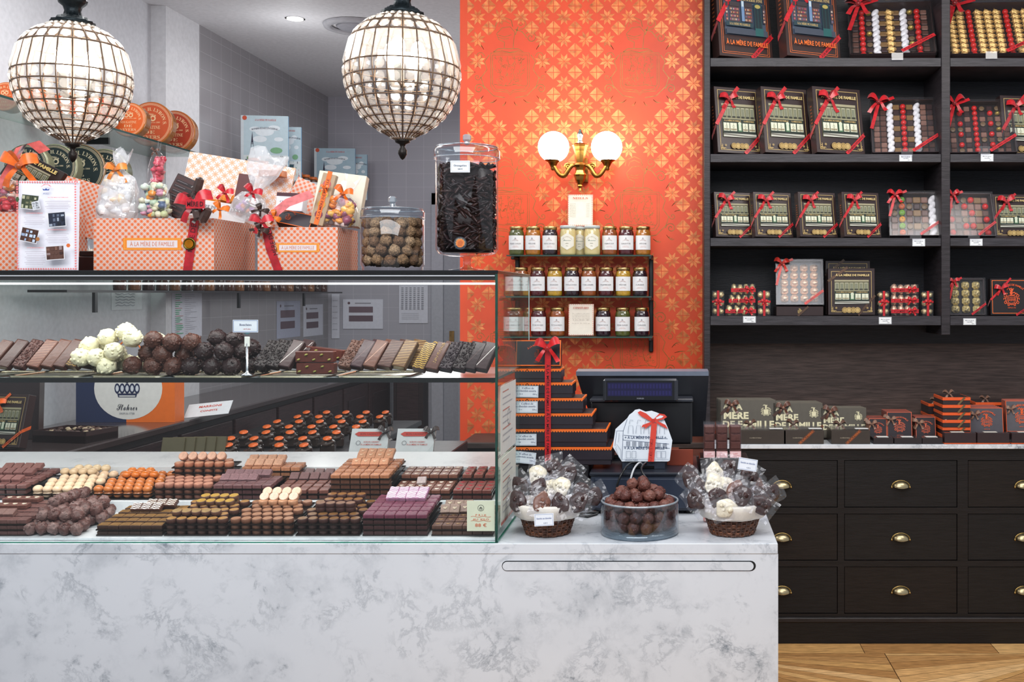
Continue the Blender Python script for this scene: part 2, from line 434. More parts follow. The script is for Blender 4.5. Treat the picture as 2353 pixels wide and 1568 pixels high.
# gold stars and quartered diamonds printed on the orange paper
P_=S(49.6,OY); gold=[(228,130,72),(224,124,66),(232,136,78),(220,118,60)]
crest=[]                              # middles of the coats of arms, metres
for (px,py) in ((1172,160),(1470,160),(1172,480),(1470,480),(1172,805),(1470,805)): crest.append((X(px,OY),Z(py,OY)))
def clear_of(x,z):
    for cx,cz in crest:
        dx=(x-cx); dz=(z-cz)
        if (dx/.19)**2+((dz+.06)/.19)**2<1 or ((dx+.0)/.13)**2+((dz-.14)/.12)**2<1: return False
    return True
wp=MB(); yy=-.0006
def motif(px,py,star):
    cx,cz=X(px,OY),Z(py,OY); r=P_*.5
    if not clear_of(cx,cz): return
    for k in range(8 if star else 4):
        c=rr.choice(gold)
        if star:
            a=R(22.5+45*k); a0=a-R(22.5); a1=a+R(22.5)
            g=.04
            q=[(g*r,a),(.43*r,a0+.06),(.78*r,a),(.43*r,a1-.06)]
            pts=[(cx+d*math.cos(t),cz+d*math.sin(t)) for d,t in q]
        else:
            a=R(90*k); g=.03*r; s_=.68*r
            sx,sz=(1,1,-1,-1)[k],(1,-1,-1,1)[k]
            pts=[(cx+sx*g,cz+sz*g),(cx+sx*s_,cz+sz*g),(cx+sx*g,cz+sz*s_)]
        if any(p[0]<ox0+.002 or p[0]>ox1-.002 for p in pts): continue
        wp.poly(pts,c,yy)
for j in range(-4,20):
    for i in range(-8,8):
        motif(1371+49.6*i,14+50.8*j,False); motif(1345.8+49.6*i,39.4+50.8*j,True)
wp.make('star_print',m_gilt,wo,(0,OY-.0004,0))
GR=(150,112,48)
for (cx,cz) in crest:
    q=MB(); w=.0026; k=.135
    def st(pts,ww=1,mir=False):
        q.stroke([(x*k,z*k) for x,z in pts],w*ww,GR,-.0005)
        if mir: q.stroke([(-x*k,z*k) for x,z in pts],w*ww,GR,-.0005)
    def spiral(x,z,r0,turns,a0,sgn,mir=False,ww=1):
        st([(x+r0*(1-t/14*.85)*math.cos(a0+sgn*turns*2*PI*t/14),z+r0*(1-t/14*.85)*math.sin(a0+sgn*turns*2*PI*t/14)) for t in range(15)],ww,mir)
    for e in (0,.07):                # the shield
        st([(-.72+e,.62-e),(.72-e,.62-e),(.72-e,-.62+e),(.6-e,-.8+e),(.12,-.84+e),(0,-.95+e),(-.12,-.84+e),(-.6+e,-.8+e),(-.72+e,-.62+e),(-.72+e,.62-e)],.9)
    for s_ in range(130):             # the scene engraved inside it
        a=rr.uniform(-.55,.5); c_=rr.uniform(-.62,.48); l=rr.uniform(.03,.09); t=rr.uniform(0,PI)
        st([(a,c_),(a+l*math.cos(t),c_+l*.6*math.sin(t)),(a+l*math.cos(t)*1.6,c_+l*math.sin(t)*1.5)],.5)
    for a in (-.35,-.1,.15,.38): st([(a,.5),(a+.05,.2),(a-.03,-.1),(a+.04,-.4)],.5)
    st([(-.6,-.55),(-.2,-.62),(.2,-.56),(.6,-.62)],.7)
    # scrolls and leaves either side
    st([(.78,.55),(.95,.3),(.86,0),(1.08,-.3),(.98,-.62),(.62,-.98),(.2,-1.05)],1.2,True)
    spiral(1.12,.5,.17,1.3,PI,-1,True); spiral(1.22,-.28,.13,1.2,PI,1,True); spiral(1.16,-.72,.2,1.5,PI,-1,True,1.3)
    for (x_,z_,dx,dz) in ((.98,.75,.22,.2),(1.2,.1,.22,.15),(1.3,-.1,.28,.05),(1.0,-.98,.2,-.14),(.5,-1.12,.2,-.1),(.15,-1.2,.1,-.12)):
        for s_ in (.6,1,1.3): st([(x_+dx*s_*t*1.1,z_+dz*s_*math.sin(t*2.2)) for t in (0,.2,.4,.6,.8,1)],.8,True)
    # knight's helmet with plumes
    st([(-.62,.66),(-.45,.78),(.3,.78),(.5,.66),(.3,.7),(0,.64),(-.3,.7),(-.62,.66)],1.2)
    st([(-.22,.8),(-.2,1.02),(-.42,1.12),(-.5,1.34),(-.3,1.56),(0,1.6),(.18,1.4),(.14,1.1),(.12,.8)],1)
    st([(-.48,1.3),(-.2,1.22),(.05,1.3)],.8); st([(-.44,1.2),(-.2,1.14),(-.05,1.16)],.8)
    st([(-.55,1.6),(-.5,1.82),(-.2,1.95),(.05,1.84),(.1,1.6)],1.2); st([(-.42,1.6),(-.38,1.74),(-.2,1.82),(0,1.72)],.8)
    spiral(.42,1.72,.22,1.3,-PI*.6,1,False,1.2); spiral(.78,1.2,.24,1.4,PI*.8,-1,False,1.3)
    st([(.18,1.5),(.45,1.42),(.62,1.2)],1.4); st([(.2,1.3),(.25,1.45),(.3,1.6)],1.6)
    q.make('coat_of_arms_print',m_gilt,wo,(cx,OY,cz))
# double door in the back wall
dz1=Z(446,9.2)
b=MB(); b.box(-2.16,-2.06,9.12,9.2,0,dz1,(168,170,180)); b.box(-2.06,-1.2,9.15,9.2,0,dz1-.1,(150,152,162)); b.box(-2.16,-1.1,9.12,9.2,dz1-.1,dz1,(168,170,180))
d=struct(b.make('door_1',m_matte))
b=MB()
for z0,z1 in ((.15,.95),(1.05,2.3)):
    b.box(-1.93,-1.55,9.135,9.15,z0,z1,(160,162,172)); b.box(-1.9,-1.58,9.128,9.135,z0+.04,z1-.04,(146,148,158))
b.make('panel',m_matte,d)
b=MB(); hx0=X(1036,9.1); hz=Z(785,9.1)
b.box(hx0-.02,hx0+.02,9.13,9.15,hz-.09,hz+.09,(150,116,60)); b.tube([(hx0,9.13,hz-.05),(hx0,9.08,hz-.05),(hx0+.12,9.08,hz-.05)],.01,8,(170,134,70)); b.make('door_handle',m_brass,d)
# ceiling fittings
p=W(678,42,6.58)
t=thing('ceiling_spotlight','small round recessed spotlight glowing white in the grey ceiling','ceiling light',(p.x,p.y,3.33))
b=MB(); b.lathe([(.062,-.004),(.062,.0),(.05,.0),(.05,-.006)],28,(225,225,228),closed=True); b.make('trim_ring',m_matte,t)
b=MB(); b.lathe([(.05,-.003),(.05,-.001)],28,(255,255,255)); b.make('lens',m_spot,t)
p=W(822,56,6.75)
t=thing('ceiling_vent','round grey ventilation ring in the ceiling beside the crystal lamp','vent',(p.x,p.y,3.33))
b=MB(); b.lathe([(.215,-.002),(.21,-.02),(.17,-.026),(.165,-.006)],36,(178,178,184),closed=True); b.make('outer_ring',m_matte,t)
b=MB(); b.lathe([(.135,-.012),(.12,-.022),(.02,-.024),(0,-.024)],32,(160,160,168)); b.make('centre_disc',m_matte,t)

# ================================================================ marble counter
FY=2.893; cr=.275
b=MB()
sx0,sx1=X(1155,FY),X(1735,FY); sz0,sz1=Z(1311,FY),Z(1291,FY); g=.0022
def pill(x0,x1,z0,z1,n=8):
    r=(z1-z0)/2; zc=(z0+z1)/2
    return [(x0+r-r*math.sin(PI*i/n),zc+r*math.cos(PI*i/n)) for i in range(n+1)]+[(x1-r+r*math.sin(PI*i/n),zc-r*math.cos(PI*i/n)) for i in range(n+1)]
b.box(-2.5,cr,FY,3.75,.0,.8704)
t=b.make('shop_counter',m_marble); tag(t,'long shop counter clad in grey veined white marble','counter')
b=MB(); o_=pill(sx0-g,sx1+g,sz0-g,sz1+g); b.poly(o_,(14,14,16),-.0004); b.make('groove',m_matte,t,(0,FY,0))
b=MB(); n=len(o_); pi_=pill(sx0,sx1-.004,sz0,sz1-.0006)
b.add([(x,-.003,z) for x,z in pi_]+[(x,0,z) for x,z in pi_],[tuple(range(n))]+[(i,i+n,(i+1)%n+n,(i+1)%n) for i in range(n)])
b.make('inlay',m_marble,t,(0,FY,0))
b=MB(); b.cbox(-2.5,cr-.001,FY-.002,3.75,.871,.90,.0015); tag(b.make('marble_worktop',m_marble),'flat marble slab topping the counter under the glass case','worktop')

# ================================================================ glass display case
CX=X(1142,2.9); CY0,CY1=2.9,3.52; zt=Z(624,2.9)
case=thing('display_case','long glass display case with chocolates on the marble counter','display case',(0,0,0))
b=MB(); b.add([(-2.45,CY0,.901),(CX,CY0,.901),(CX,CY0,zt-.006),(-2.45,CY0,zt-.006)],[(0,1,2,3)]); b.make('front_pane',m_pane,case)
b=MB(); b.add([(CX,CY0,.901),(CX,CY1,.901),(CX,CY1,zt-.006),(CX,CY0,zt-.006)],[(0,1,2,3)]); b.make('end_pane',glass_mat('end_glass',(220,238,232),.02,.08,.95,haze=.03,hazec=(200,225,220)),case)
b=MB(); b.box(CX-.0045,CX+.0025,CY0-.003,CY0+.004,.9008,zt-.006,(10,62,50)); b.box(CX-.002,CX+.0015,CY1-.002,CY1+.002,.901,zt-.006,(205,225,222))  # far edge of the end pane drawn pale, its highlight put into the colour
b.box(-2.45,CX,CY0-.003,CY0+.003,.9003,.9022,(20,120,96)); b.box(CX-.003,CX+.003,CY0,CY1,.9003,.9035,(30,130,105)); b.make('glass_edge',m_edge,case)
b=MB(); b.cbox(-2.45,CX+.004,CY0-.006,CY1+.004,zt-.006,zt+.003,.001,(16,16,18)); b.make('top_plate',m_gloss,case)
b=MB(); b.box(-2.45,CX-.006,2.93,2.95,Z(644,2.93),zt-.0065,(58,52,54)); b.box(-2.45,CX-.006,2.905,2.912,Z(636,2.9),zt-.0065,(24,22,24)); b.make('light_rail',m_gloss,case)
b=MB(); b.box(-2.45,CX-.006,2.925,2.934,Z(654,2.925),Z(650,2.925)); b.make('light_strip',m_led,case)
b=MB(); b.box(-2.45,CX-.006,2.8985,2.8995,Z(635,2.9),Z(633,2.9),(210,214,220)); b.make('top_glass_edge',m_gloss,case)
b=MB(); b.box(-2.45,CX-.012,2.958,3.40,1.346,1.3535,(188,196,200)); shf=b.make('glass_shelf',m_gloss,case)
b=MB(); b.box(-2.45,CX-.012,2.950,2.9575,1.341,1.3545,(10,12,13)); b.make('shelf_edge',m_gloss,shf)
T1=R(7)
tiers=MB()
prism(tiers,[(2.925,.9012),(3.142,.9012),(3.142,.934),(2.925,.9075)],-2.45,CX-.01)
prism(tiers,[(3.143,.9012),(3.362,.9012),(3.362,.994),(3.143,.967)],-2.45,CX-.01)
prism(tiers,[(3.363,.9012),(3.515,.9012),(3.515,1.0606),(3.363,1.034)],-2.45,CX-.01)
tiers.make('marble_steps',m_marble2,case)

# ================================================================ dark wood shelving and dresser
SY=4.9; BY=5.262
su=thing('shelving_unit','tall black wooden wall shelving filled with boxed chocolates','shelving',(0,0,0))
shz=[(Z(a,SY),Z(c,SY)) for a,c in ((133,153),(354,373),(547,566),(727,748))]
xl,xd0,xd1,xr=X(1618,SY),X(2163,SY),X(2183,SY),X(2730,SY)
WD=(46,42,46)
b=MB(); b.cbox(xl,xl+S(14,SY),SY,BY,.9,3.2,.002,WD); b.make('side_panel',m_wood,su)
b=MB(); b.cbox(xd0,xd1,SY-.004,BY,Z(770,SY),3.2,.002,WD); b.make('divider',m_wood,su)
b=MB(); b.cbox(xl+S(14,SY),xr,BY-.01,BY,Z(775,BY),3.2,.001,(22,22,30)); b.make('back_panel',m_woodh,su)
b=MB(); b.cbox(xl+S(14,SY),xr,BY-.012,BY-.002,.905,Z(776,BY),.001,(84,69,64)); b.make('lower_back_panel',m_woodh,su)
b=MB(); b.box(xl+S(14,SY),xr,SY+.3,SY+.33,Z(790,SY+.3),shz[3][0],(34,32,38)); b.make('valance',m_woodh,su)
for z1,z0 in shz+[(3.25,3.2)]:
    for a,c in ((xl+S(14,SY)+.001,xd0-.001),(xd1+.001,xr)):
        b=MB(); b.cbox(a,c,SY,BY-.012,z0,z1,.0015,(54,52,57)); b.make('shelf',m_woodh,su)
DY=4.76; dx0,dx1=X(1640,DY),X(2640,DY); zt2=Z(1031,DY)
dr=thing('chest_of_drawers','black wooden drawer cabinet with brass cup pulls along the wall','drawer cabinet',(0,0,0))
rows=[(1058,1167),(1181,1289),(1303,1411)]; cols=[(1668,1925),(1940,2200),(2224,2484)]
BK=(23,20,21)
b=MB()
b.box(dx0,dx1,DY+.02,BY,.05,zt2,BK)                                   # carcass behind its face frame
zs=[zt2]+[z for r_ in rows for z in (Z(r_[0],DY),Z(r_[1],DY))]+[Z(1420,DY)]
for k in range(0,len(zs),2): b.box(dx0,dx1,DY,DY+.02,zs[k+1],zs[k],BK)
xs=[dx0]+[x for c_ in cols for x in (X(c_[0],DY),X(c_[1],DY))]+[dx1]
for k in range(0,len(xs),2): b.box(xs[k],xs[k+1],DY+.0004,DY+.02,Z(1420,DY),zt2,BK)
b.make('carcass',m_woodh,dr)
b=MB(); b.cbox(dx0,dx1,DY-.012,DY+.02,Z(1430,DY),Z(1419,DY),.004,(40,35,35)); b.make('base_moulding',m_woodh,dr)
b=MB(); b.box(dx0,dx1,DY-.006,DY+.02,0.001,Z(1430,DY),(21,18,18)); b.make('plinth',m_woodh,dr)
def pull():
    q=MB(); n=14;m=7;vs=[];fs=[]
    for j in range(m+1):
        t=PI/2*j/m
        for i in range(n+1):
            a=PI*i/n; vs.append((.038*math.cos(a)*math.cos(t*.97),-.006-.026*math.sin(t),.026*math.sin(a)*math.cos(t*.97)-.001*j))
    for j in range(m):
        for i in range(n): fs.append((j*(n+1)+i,j*(n+1)+i+1,(j+1)*(n+1)+i+1,(j+1)*(n+1)+i))
    q.add(vs,fs,(178,162,126),True)
    q.tube([(.041*math.cos(PI*i/16),-.003,.028*math.sin(PI*i/16)-.002) for i in range(17)],.003,6,(176,148,92))
    for s_ in (-1,1): q.ball(.005,s_*.041,-.004,-.004,8,6,(190,160,104))
    return q
for ci,(a,c) in enumerate(cols):
    for ri,(u,v) in enumerate(rows):
        b=MB(); b.cbox(X(a,DY)+.002,X(c,DY)-.002,DY+.004,DY+.02,Z(v,DY)+.002,Z(u,DY)-.002,.001,((22,20,21),(25,20,19),(20,19,21))[(ci*2+ri)%3])
        d=b.make('drawer',m_woodh,dr)
        h=obj('cup_pull',cached('cup_pull',pull),m_brass,d,(X((1797,2070,2353)[ci],DY),DY+.004,Z((1115,1236,1358)[ri],DY)-.006)); h['label']='half-round brass cup pull'
b=MB(); b.cbox(X(1640,DY),dx1,DY-.02,SY-.003,zt2+.0005,Z(1022,DY-.02),.002); tag(b.make('marble_ledge',m_marble),'thin marble slab on top of the black drawer cabinet','worktop')
# console below the orange wall
b=MB(); b.box(X(1060,4.95),X(1622,4.95),4.97,OY-.001,.0,.86,(34,27,27)); t=thing('wall_console','dark wooden console along the foot of the orange wall','console',(0,0,0)); b.make('body',m_woodh,t)
b=MB(); b.cbox(X(1058,4.93),X(1622,4.93),4.93,OY-.001,.861,.89,.004,(62,50,47)); b.make('console_top',m_woodh,t)
b=MB(); b.tube([(X(1066,4.93),4.95,.835),(X(1600,4.93),4.95,.835)],.012,8,(44,34,32)); b.make('moulding',m_woodh,t)

# ================================================================ wall lamp
sY=5.14; u=S(1,sY)
def sp(px,py): return (X(px,sY),Z(py,sY))
t=thing('wall_sconce','brass two-armed wall lamp with two glowing white glass globes','wall lamp',(X(1333,sY),sY,Z(400,sY)))
cz=0
q=MB(); prof=[(0,-40),(4,-38),(3,-33),(7,-28),(5,-25),(11,-14),(13,-6),(15,-2),(12,2),(10,8),(12,14),(16,20),(12,24),(9,26),(14,52),(17,62),(19,66),(15,69),(9,71)]
q.lathe([(a*u,c*u) for a,c in prof],8,(170,128,66),smooth=False); q.box(-.03,.03,.08,.125,-.03,.09,(140,104,54)); q.box(-.012,.012,0,.09,.0,.03,(150,112,58)); q.make('stem',m_brass,t)
q=MB(); q.lathe([(a*u,c*u) for a,c in [(8,71),(6,75),(5,80),(8,88),(7,94),(4,97),(4,100),(2,103),(0,104)]],12,(190,205,205)); o_=q.make('finial',m_metal,t); o_['label']='pale silvery finial'
for s_ in (-1,1):
    q=MB(); pts=[]
    for i in range(20):
        w_=i/19; 
        pts.append((s_*(8+54*w_)*u, -.004, (18-34*math.sin(PI*min(1,w_*1.05))*(.3+.7*w_)+ (10*math.sin(w_*PI*2) if w_<.5 else 0))*u))
    pts.append((s_*64*u,-.004,22*u))
    q.tube(pts,[u*4+u*1.5*math.sin(i/20*PI) for i in range(len(pts))],8,(158,116,58))
    q.tube([(s_*(27+(9-i*.55)*math.cos(i*.75))*u,-.004,(16+(9-i*.55)*math.sin(i*.75))*u) for i in range(13)],u*2.6,7,(170,128,66))
    q.make('arm',m_brass,t)
    q=MB(); q.lathe([(a*u,c*u) for a,c in [(3,8),(6,11),(5,14),(8,20),(12,27),(19,31),(20,34),(17,33),(0,32)]],14,(164,122,62),cx=s_*62*u); q.make('cup',m_brass,t)
    q=MB(); q.ball(36*u,s_*61*u,0,60*u+2*u,24,16,(255,255,255)); o_=q.make('globe',m_lamp,t); o_['label']='glowing opal glass globe'

# ================================================================ crystal pendants
RY=[(37,43),(50,74),(65,98),(90,120),(157,138),(186,137),(212,131),(235,121),(259,106),(276,90),(292,70),(308,42),(324,13)]
NM=24
def pendant(px,sc,Y,top_px,label,rs=.94):
    k=S(1,Y)*sc
    z0=Z(top_px,Y)
    t=thing('crystal_pendant',label,'pendant lamp',(X(px,Y),Y,z0))
    prof=[(r*k*rs,-(y-37)*k) for y,r in RY]
    pts=[]
    for i in range(len(prof)-1):                # smooth meridian
        for s_ in range(3):
            w_=s_/3; pts.append((prof[i][0]*(1-w_)+prof[i+1][0]*w_+ (0 if s_==0 else .004*k/ k*0),prof[i][1]*(1-w_)+prof[i+1][1]*w_))
    pts.append(prof[-1])
    def rad(z):
        for a,c in zip(pts,pts[1:]):
            if c[1]<=z<=a[1]: return a[0]+(c[0]-a[0])*(a[1]-z)/max(a[1]-c[1],1e-6)
        return pts[-1][0]
    q=MB(); WC=(128,106,88)
    for r,z in prof: q.tube([(r*math.cos(2*PI*i/36),r*math.sin(2*PI*i/36),z) for i in range(36)],.0028,5,WC,closed=True)
    for m_ in range(NM):
        a=2*PI*m_/NM; q.tube([(r*math.cos(a),r*math.sin(a),z) for r,z in prof],.0026,5,WC)
    q.make('wire_cage',m_iron,t)
    q=MB(); B=(34,42,46)
    q.lathe([(a*k,c*k) for a,c in [(40,-2),(47,2),(46,9),(36,12),(33,18),(20,22),(17,34),(20,44),(29,52),(31,60),(22,70),(16,80),(12,100)]],28,B,wob=lambda a,z:1+.05*math.cos(14*a)); q.make('cap',m_iron,t)
    q=MB(); q.tube([(0,0,100*k),(0,0,3.33-z0-.02)],.006,8,B); q.lathe([(.0,3.33-z0-.0),(.06,3.33-z0-.002),(.05,3.33-z0-.03),(.01,3.33-z0-.05)],16,B); q.make('rod',m_iron,t)
    q=MB(); zb=-(324-37)*k
    q.lathe([(a*k,zb+c*k) for a,c in [(18,3),(16,-4),(7,-8),(5,-14),(10,-22),(10,-30),(5,-40),(0,-44)]],16,(40,36,34)); q.make('finial',m_iron,t)
    # crystals: one mesh per row, turned round the axis; the hundred that show largest are parts, the rest one piece of stuff
    items=[]
    for ri in range(len(prof)-1):
        (ra,za),(rb,zb2)=prof[ri],prof[ri+1]; zm=(za+zb2)/2; rm=(ra+rb)/2; h=(za-zb2)
        wd=2*PI*rm/NM; tilt=math.atan2(ra-rb,h)
        M=Matrix.Translation((rm,0,zm))@Matrix.Rotation(tilt if True else 0,4,'Y')
        L_=math.hypot(h,ra-rb)
        def gem(M=M,wd=wd,L_=L_,ri=ri):
            g=MB(); g.M=M
            if ri==3: # tall bevelled prisms
                a,c_=wd*.42,L_*.46
                g.add([(0,-a,-c_),(0,a,-c_),(0,a,c_),(0,-a,c_),(.007,-a*.45,-c_*.8),(.007,a*.45,-c_*.8),(.007,a*.45,c_*.8),(.007,-a*.45,c_*.8)],[(4,5,6,7),(0,1,5,4),(1,2,6,5),(2,3,7,6),(3,0,4,7),(3,2,1,0)],(255,255,255))
            else:
                a=min(wd,L_)*.43; c_=min(L_*.43,a*1.25)
                n=8; vs=[(0,a*math.cos(2*PI*(i+.5)/n),c_*math.sin(2*PI*(i+.5)/n)) for i in range(n)]+[(.006,a*.55*math.cos(2*PI*(i+.5)/n),c_*.55*math.sin(2*PI*(i+.5)/n)) for i in range(n)]
                g.add(vs,[tuple(range(n,2*n)),tuple(reversed(range(n)))]+[(i,(i+1)%n,(i+1)%n+n,i+n) for i in range(n)],(255,255,255))
            return g
        me=cached(('crystal',px,ri),gem)
        for m_ in range(NM):
            a=2*PI*(m_+.5)/NM; items.append((-math.sin(a)*0+ (math.sin(a)<.0)*10+ wd*L_*max(0,-math.sin(a)),a,me,gem))
    items.sort(key=lambda i:-i[0])
    for _,a,me,_g2 in items[:100]: obj('crystal',me,m_cryst,t,(0,0,0),(0,0,a))
    rest=MB()
    for _,a,me,g in items[100:]:
        g_=g(); 
        R_=Matrix.Rotation(a,4,'Z'); rest.add([R_@Vector(v) for v in g_.v],g_.f,(255,255,255))
    o_=rest.make('crystals',m_cryst,t); o_['kind']='stuff'
    q=MB()
    for i in range(3):
        a=2*PI*i/3+.5; q.lathe([(0,-.24),(.012,-.235),(.014,-.18),(.013,-.165)],10,(240,236,225),cx=.055*math.cos(a),cy=.055*math.sin(a)); q.tube([(0,0,-.25),(.055*math.cos(a),.055*math.sin(a),-.24)],.005,6,(120,100,80))
    q.tube([(0,0,0),(0,0,-.25)],.006,8,(120,100,80)); q.make('candle_holder',m_satin,t)
    for i in range(3):
        a=2*PI*i/3+.5
        q=MB(); q.ball(.026,.055*math.cos(a),.055*math.sin(a),-.125,12,8,(255,255,255),sz=1.6); q.make('bulb',m_bulb,t)
pendant(925,1.0,3.68,37,'crystal globe pendant hanging above the tall footed glass jar')
pendant(167,.955,3.6,58,'crystal globe pendant hanging above the pale gift hampers',.93)
# ================================================================ bows, ribbons, printed boxes
RED=(196,30,40); ORB=(240,110,30); BRN=(70,42,30)
def bow(s,c=RED,c2=None,tails=True,seed=0):
    s=s*1.08
    return bow_(s,c,c2,tails,seed)
def bow_(s,c,c2,tails,seed):
    """bow facing -Y: two ribbon loops, a knot and two notched tails"""
    def f():
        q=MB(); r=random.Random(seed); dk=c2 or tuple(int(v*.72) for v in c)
        for sg in (-1,1):
            lift=.42+r.uniform(-.12,.25); n=9
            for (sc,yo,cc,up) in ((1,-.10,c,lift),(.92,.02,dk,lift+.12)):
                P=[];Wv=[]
                for i in range(n):
                    t=i/(n-1); x=sg*t*.62*sc; z=up*.62*sc*math.sin(t*PI*.62)
                    y=yo-.2*math.sin(t*PI)*(1 if yo<0 else .3)
                    wd=.10+.26*math.sin(t*PI*.72)
                    P.append((x*s,y*s,z*s)); Wv.append(Vector((-.35*sg*wd*s,.25*wd*s*t,wd*s)))
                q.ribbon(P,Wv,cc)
            if tails:
                P=[];Wv=[]; a=r.uniform(-.15,.25); l=r.uniform(.62,.95)
                for i in range(7):
                    t=i/6; x=sg*(.12+.42*t*(1+a))*l; z=-.75*t*l
                    P.append((x*s,(-.05-.07*math.sin(t*5+sg))*s,z*s)); Wv.append(Vector((.2*s*(.6+.5*t),0,.09*s*sg)))
                q.ribbon(P,Wv,c)
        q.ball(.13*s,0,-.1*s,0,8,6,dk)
        return q
    return cached(('bow',round(s,4),c,tails,seed),f)
def band(q,a,b,w,c,y=-.0012,txt=None,tc=(90,10,16),h=.42,th=0):
    """flat ribbon on a face, from a to b in the XZ plane"""
    dx,dz=b[0]-a[0],b[1]-a[1]; l=math.hypot(dx,dz); nx,nz=-dz/l*w/2,dx/l*w/2
    q.add([(a[0]+nx,y,a[1]+nz),(a[0]-nx,y,a[1]-nz),(b[0]-nx,y,b[1]-nz),(b[0]+nx,y,b[1]+nz)],[(0,1,2,3)],c)
    if txt:
        an=math.atan2(dz,dx)
        if an>PI/2: an-=PI
        if an<-PI/2: an+=PI
        q.text(txt,(a[0]+b[0])/2,(a[1]+b[1])/2,w*h,tc,'bold',w=l*.86,rot=an,y=y-.0006)
NAME='À LA MÈRE DE FAMILLE'
GOLD=(206,176,112)
def facade_green(q,x0,z0,x1,z1):
    w,h=x1-x0,z1-z0
    def r(a,b,c,d,col): q.rect(x0+a*w,z0+b*h,x0+c*w,z0+d*h,col)
    r(0,0,1,1,(120,122,92)); r(0,.93,1,1,(164,158,128)); r(0,.9,1,.93,(74,70,52))
    for i in range(7):
        a=.03+i*.14; r(a,.58,a+.09,.88,(196,190,164)); r(a+.012,.6,a+.078,.86,(88,98,78)); r(a+.04,.6,a+.05,.86,(196,190,164))
        for k in range(3): r(a,.58,a+.09,.63,(48,50,42)) if k==0 else None
    r(0,.53,1,.57,(150,146,116)); r(0,.44,1,.53,(34,46,38)); q.text(NAME,x0+.3*w,z0+.485*h,.045*h,GOLD,'bold',w=.5*w); q.text(NAME,x0+.8*w,z0+.485*h,.045*h,GOLD,'bold',w=.32*w)
    r(0,.1,1,.44,(38,54,42))
    for a,c in ((.02,.2),(.22,.42),(.6,.76),(.79,.98)):
        r(a,.18,c,.42,(222,224,200)); r(a+.01,.2,c-.01,.25,(150,140,110))
        q.circle(x0+(a+c)/2*w,z0+.31*h,.035*h,.008*h,(130,140,110),12)
        r((a+c)/2-.004,.18,(a+c)/2+.004,.42,(60,70,54))
    r(.45,.12,.57,.42,(70,110,76)); r(.47,.2,.55,.36,(206,214,190)); q.disc(x0+.51*w,z0+.4*h,.05*w,(206,214,190),12)
    r(0,.1,1,.16,(28,40,32)); r(0,0,1,.1,(196,196,184)); q.poly([(x0,z0+.1*h),(x0,z0+.05*h),(x1,z0),(x1,z0+.04*h)],(110,108,98))
def facade_blue(q,x0,z0,x1,z1):
    w,h=x1-x0,z1-z0
    def r(a,b,c,d,col): q.rect(x0+a*w,z0+b*h,x0+c*w,z0+d*h,col)
    r(0,0,1,1,(70,84,104)); r(0,.72,1,1,(206,206,208)); r(0,.94,1,1,(34,36,44)); q.text(NAME,x0+.5*w,z0+.965*h,.028*h,GOLD,'serif',w=.7*w)
    for i in range(5):
        a=.03+i*.2; r(a,.72,a+.06,.92,(62,128,140)); r(a+.06,.72,a+.12,.92,(64,70,84)); r(a+.12,.72,a+.17,.92,(62,128,140)); r(a,.72,a+.17,.75,(40,44,50))
    r(0,.6,1,.71,(40,44,58)); q.text('CONFISERIE ÉPICERIE FINE',x0+.5*w,z0+.655*h,.05*h,(214,184,120),'serif',w=.9*w)
    for a,c in ((.03,.09),(.12,.36),(.48,.66),(.92,.98)):
        r(a,.24,c,.58,(84,66,70))
        for k in range(5):
            zz=.26+k*.06
            for m_ in range(max(2,int((c-a)*34))):
                aa=a+.008+m_*(c-a-.016)/max(2,int((c-a)*34)); r(aa,zz,aa+.016,zz+.03,rr.choice([(190,90,110),(214,196,180),(150,70,60),(220,170,120),(110,110,140)]))
        r(a,.5,c,.58,(60,52,56))
    r(.39,.24,.46,.6,(110,140,178)); r(.4,.5,.45,.6,(190,206,216)); r(.7,.1,.88,.58,(30,62,66)); r(.72,.14,.78,.5,(24,40,48)); r(.8,.14,.86,.5,(24,40,48)); q.disc(x0+.79*w,z0+.53*h,.07*w,(176,160,90),14,.035*h)
    r(0,.14,.66,.22,(36,60,70)); q.text('À LA MÈRE DE FAMILLE',x0+.33*w,z0+.18*h,.04*h,GOLD,'serif',w=.5*w); r(0,0,1,.1,(62,70,84)); r(.7,0,.9,.14,(34,90,90))
def corner(q,x,z,s,c,sx):
    for k in range(3): q.stroke([(x+sx*(s*(.15+.28*k)+s*.2*math.cos(t)),z+s*.16+s*.14*math.sin(t)) for t in [i*PI/5 for i in range(8)]],s*.08,c)
    for k in range(1,3): q.stroke([(x+sx*(s*.14+s*.13*math.sin(t)),z+s*(.2+.3*k)+s*.18*math.cos(t)) for t in [i*PI/5 for i in range(8)]],s*.08,c)
    q.circle(x+sx*s*.9,z+s*.8,s*.16,s*.06,c,10); q.disc(x+sx*s*.9,z+s*.8,s*.06,c,6)
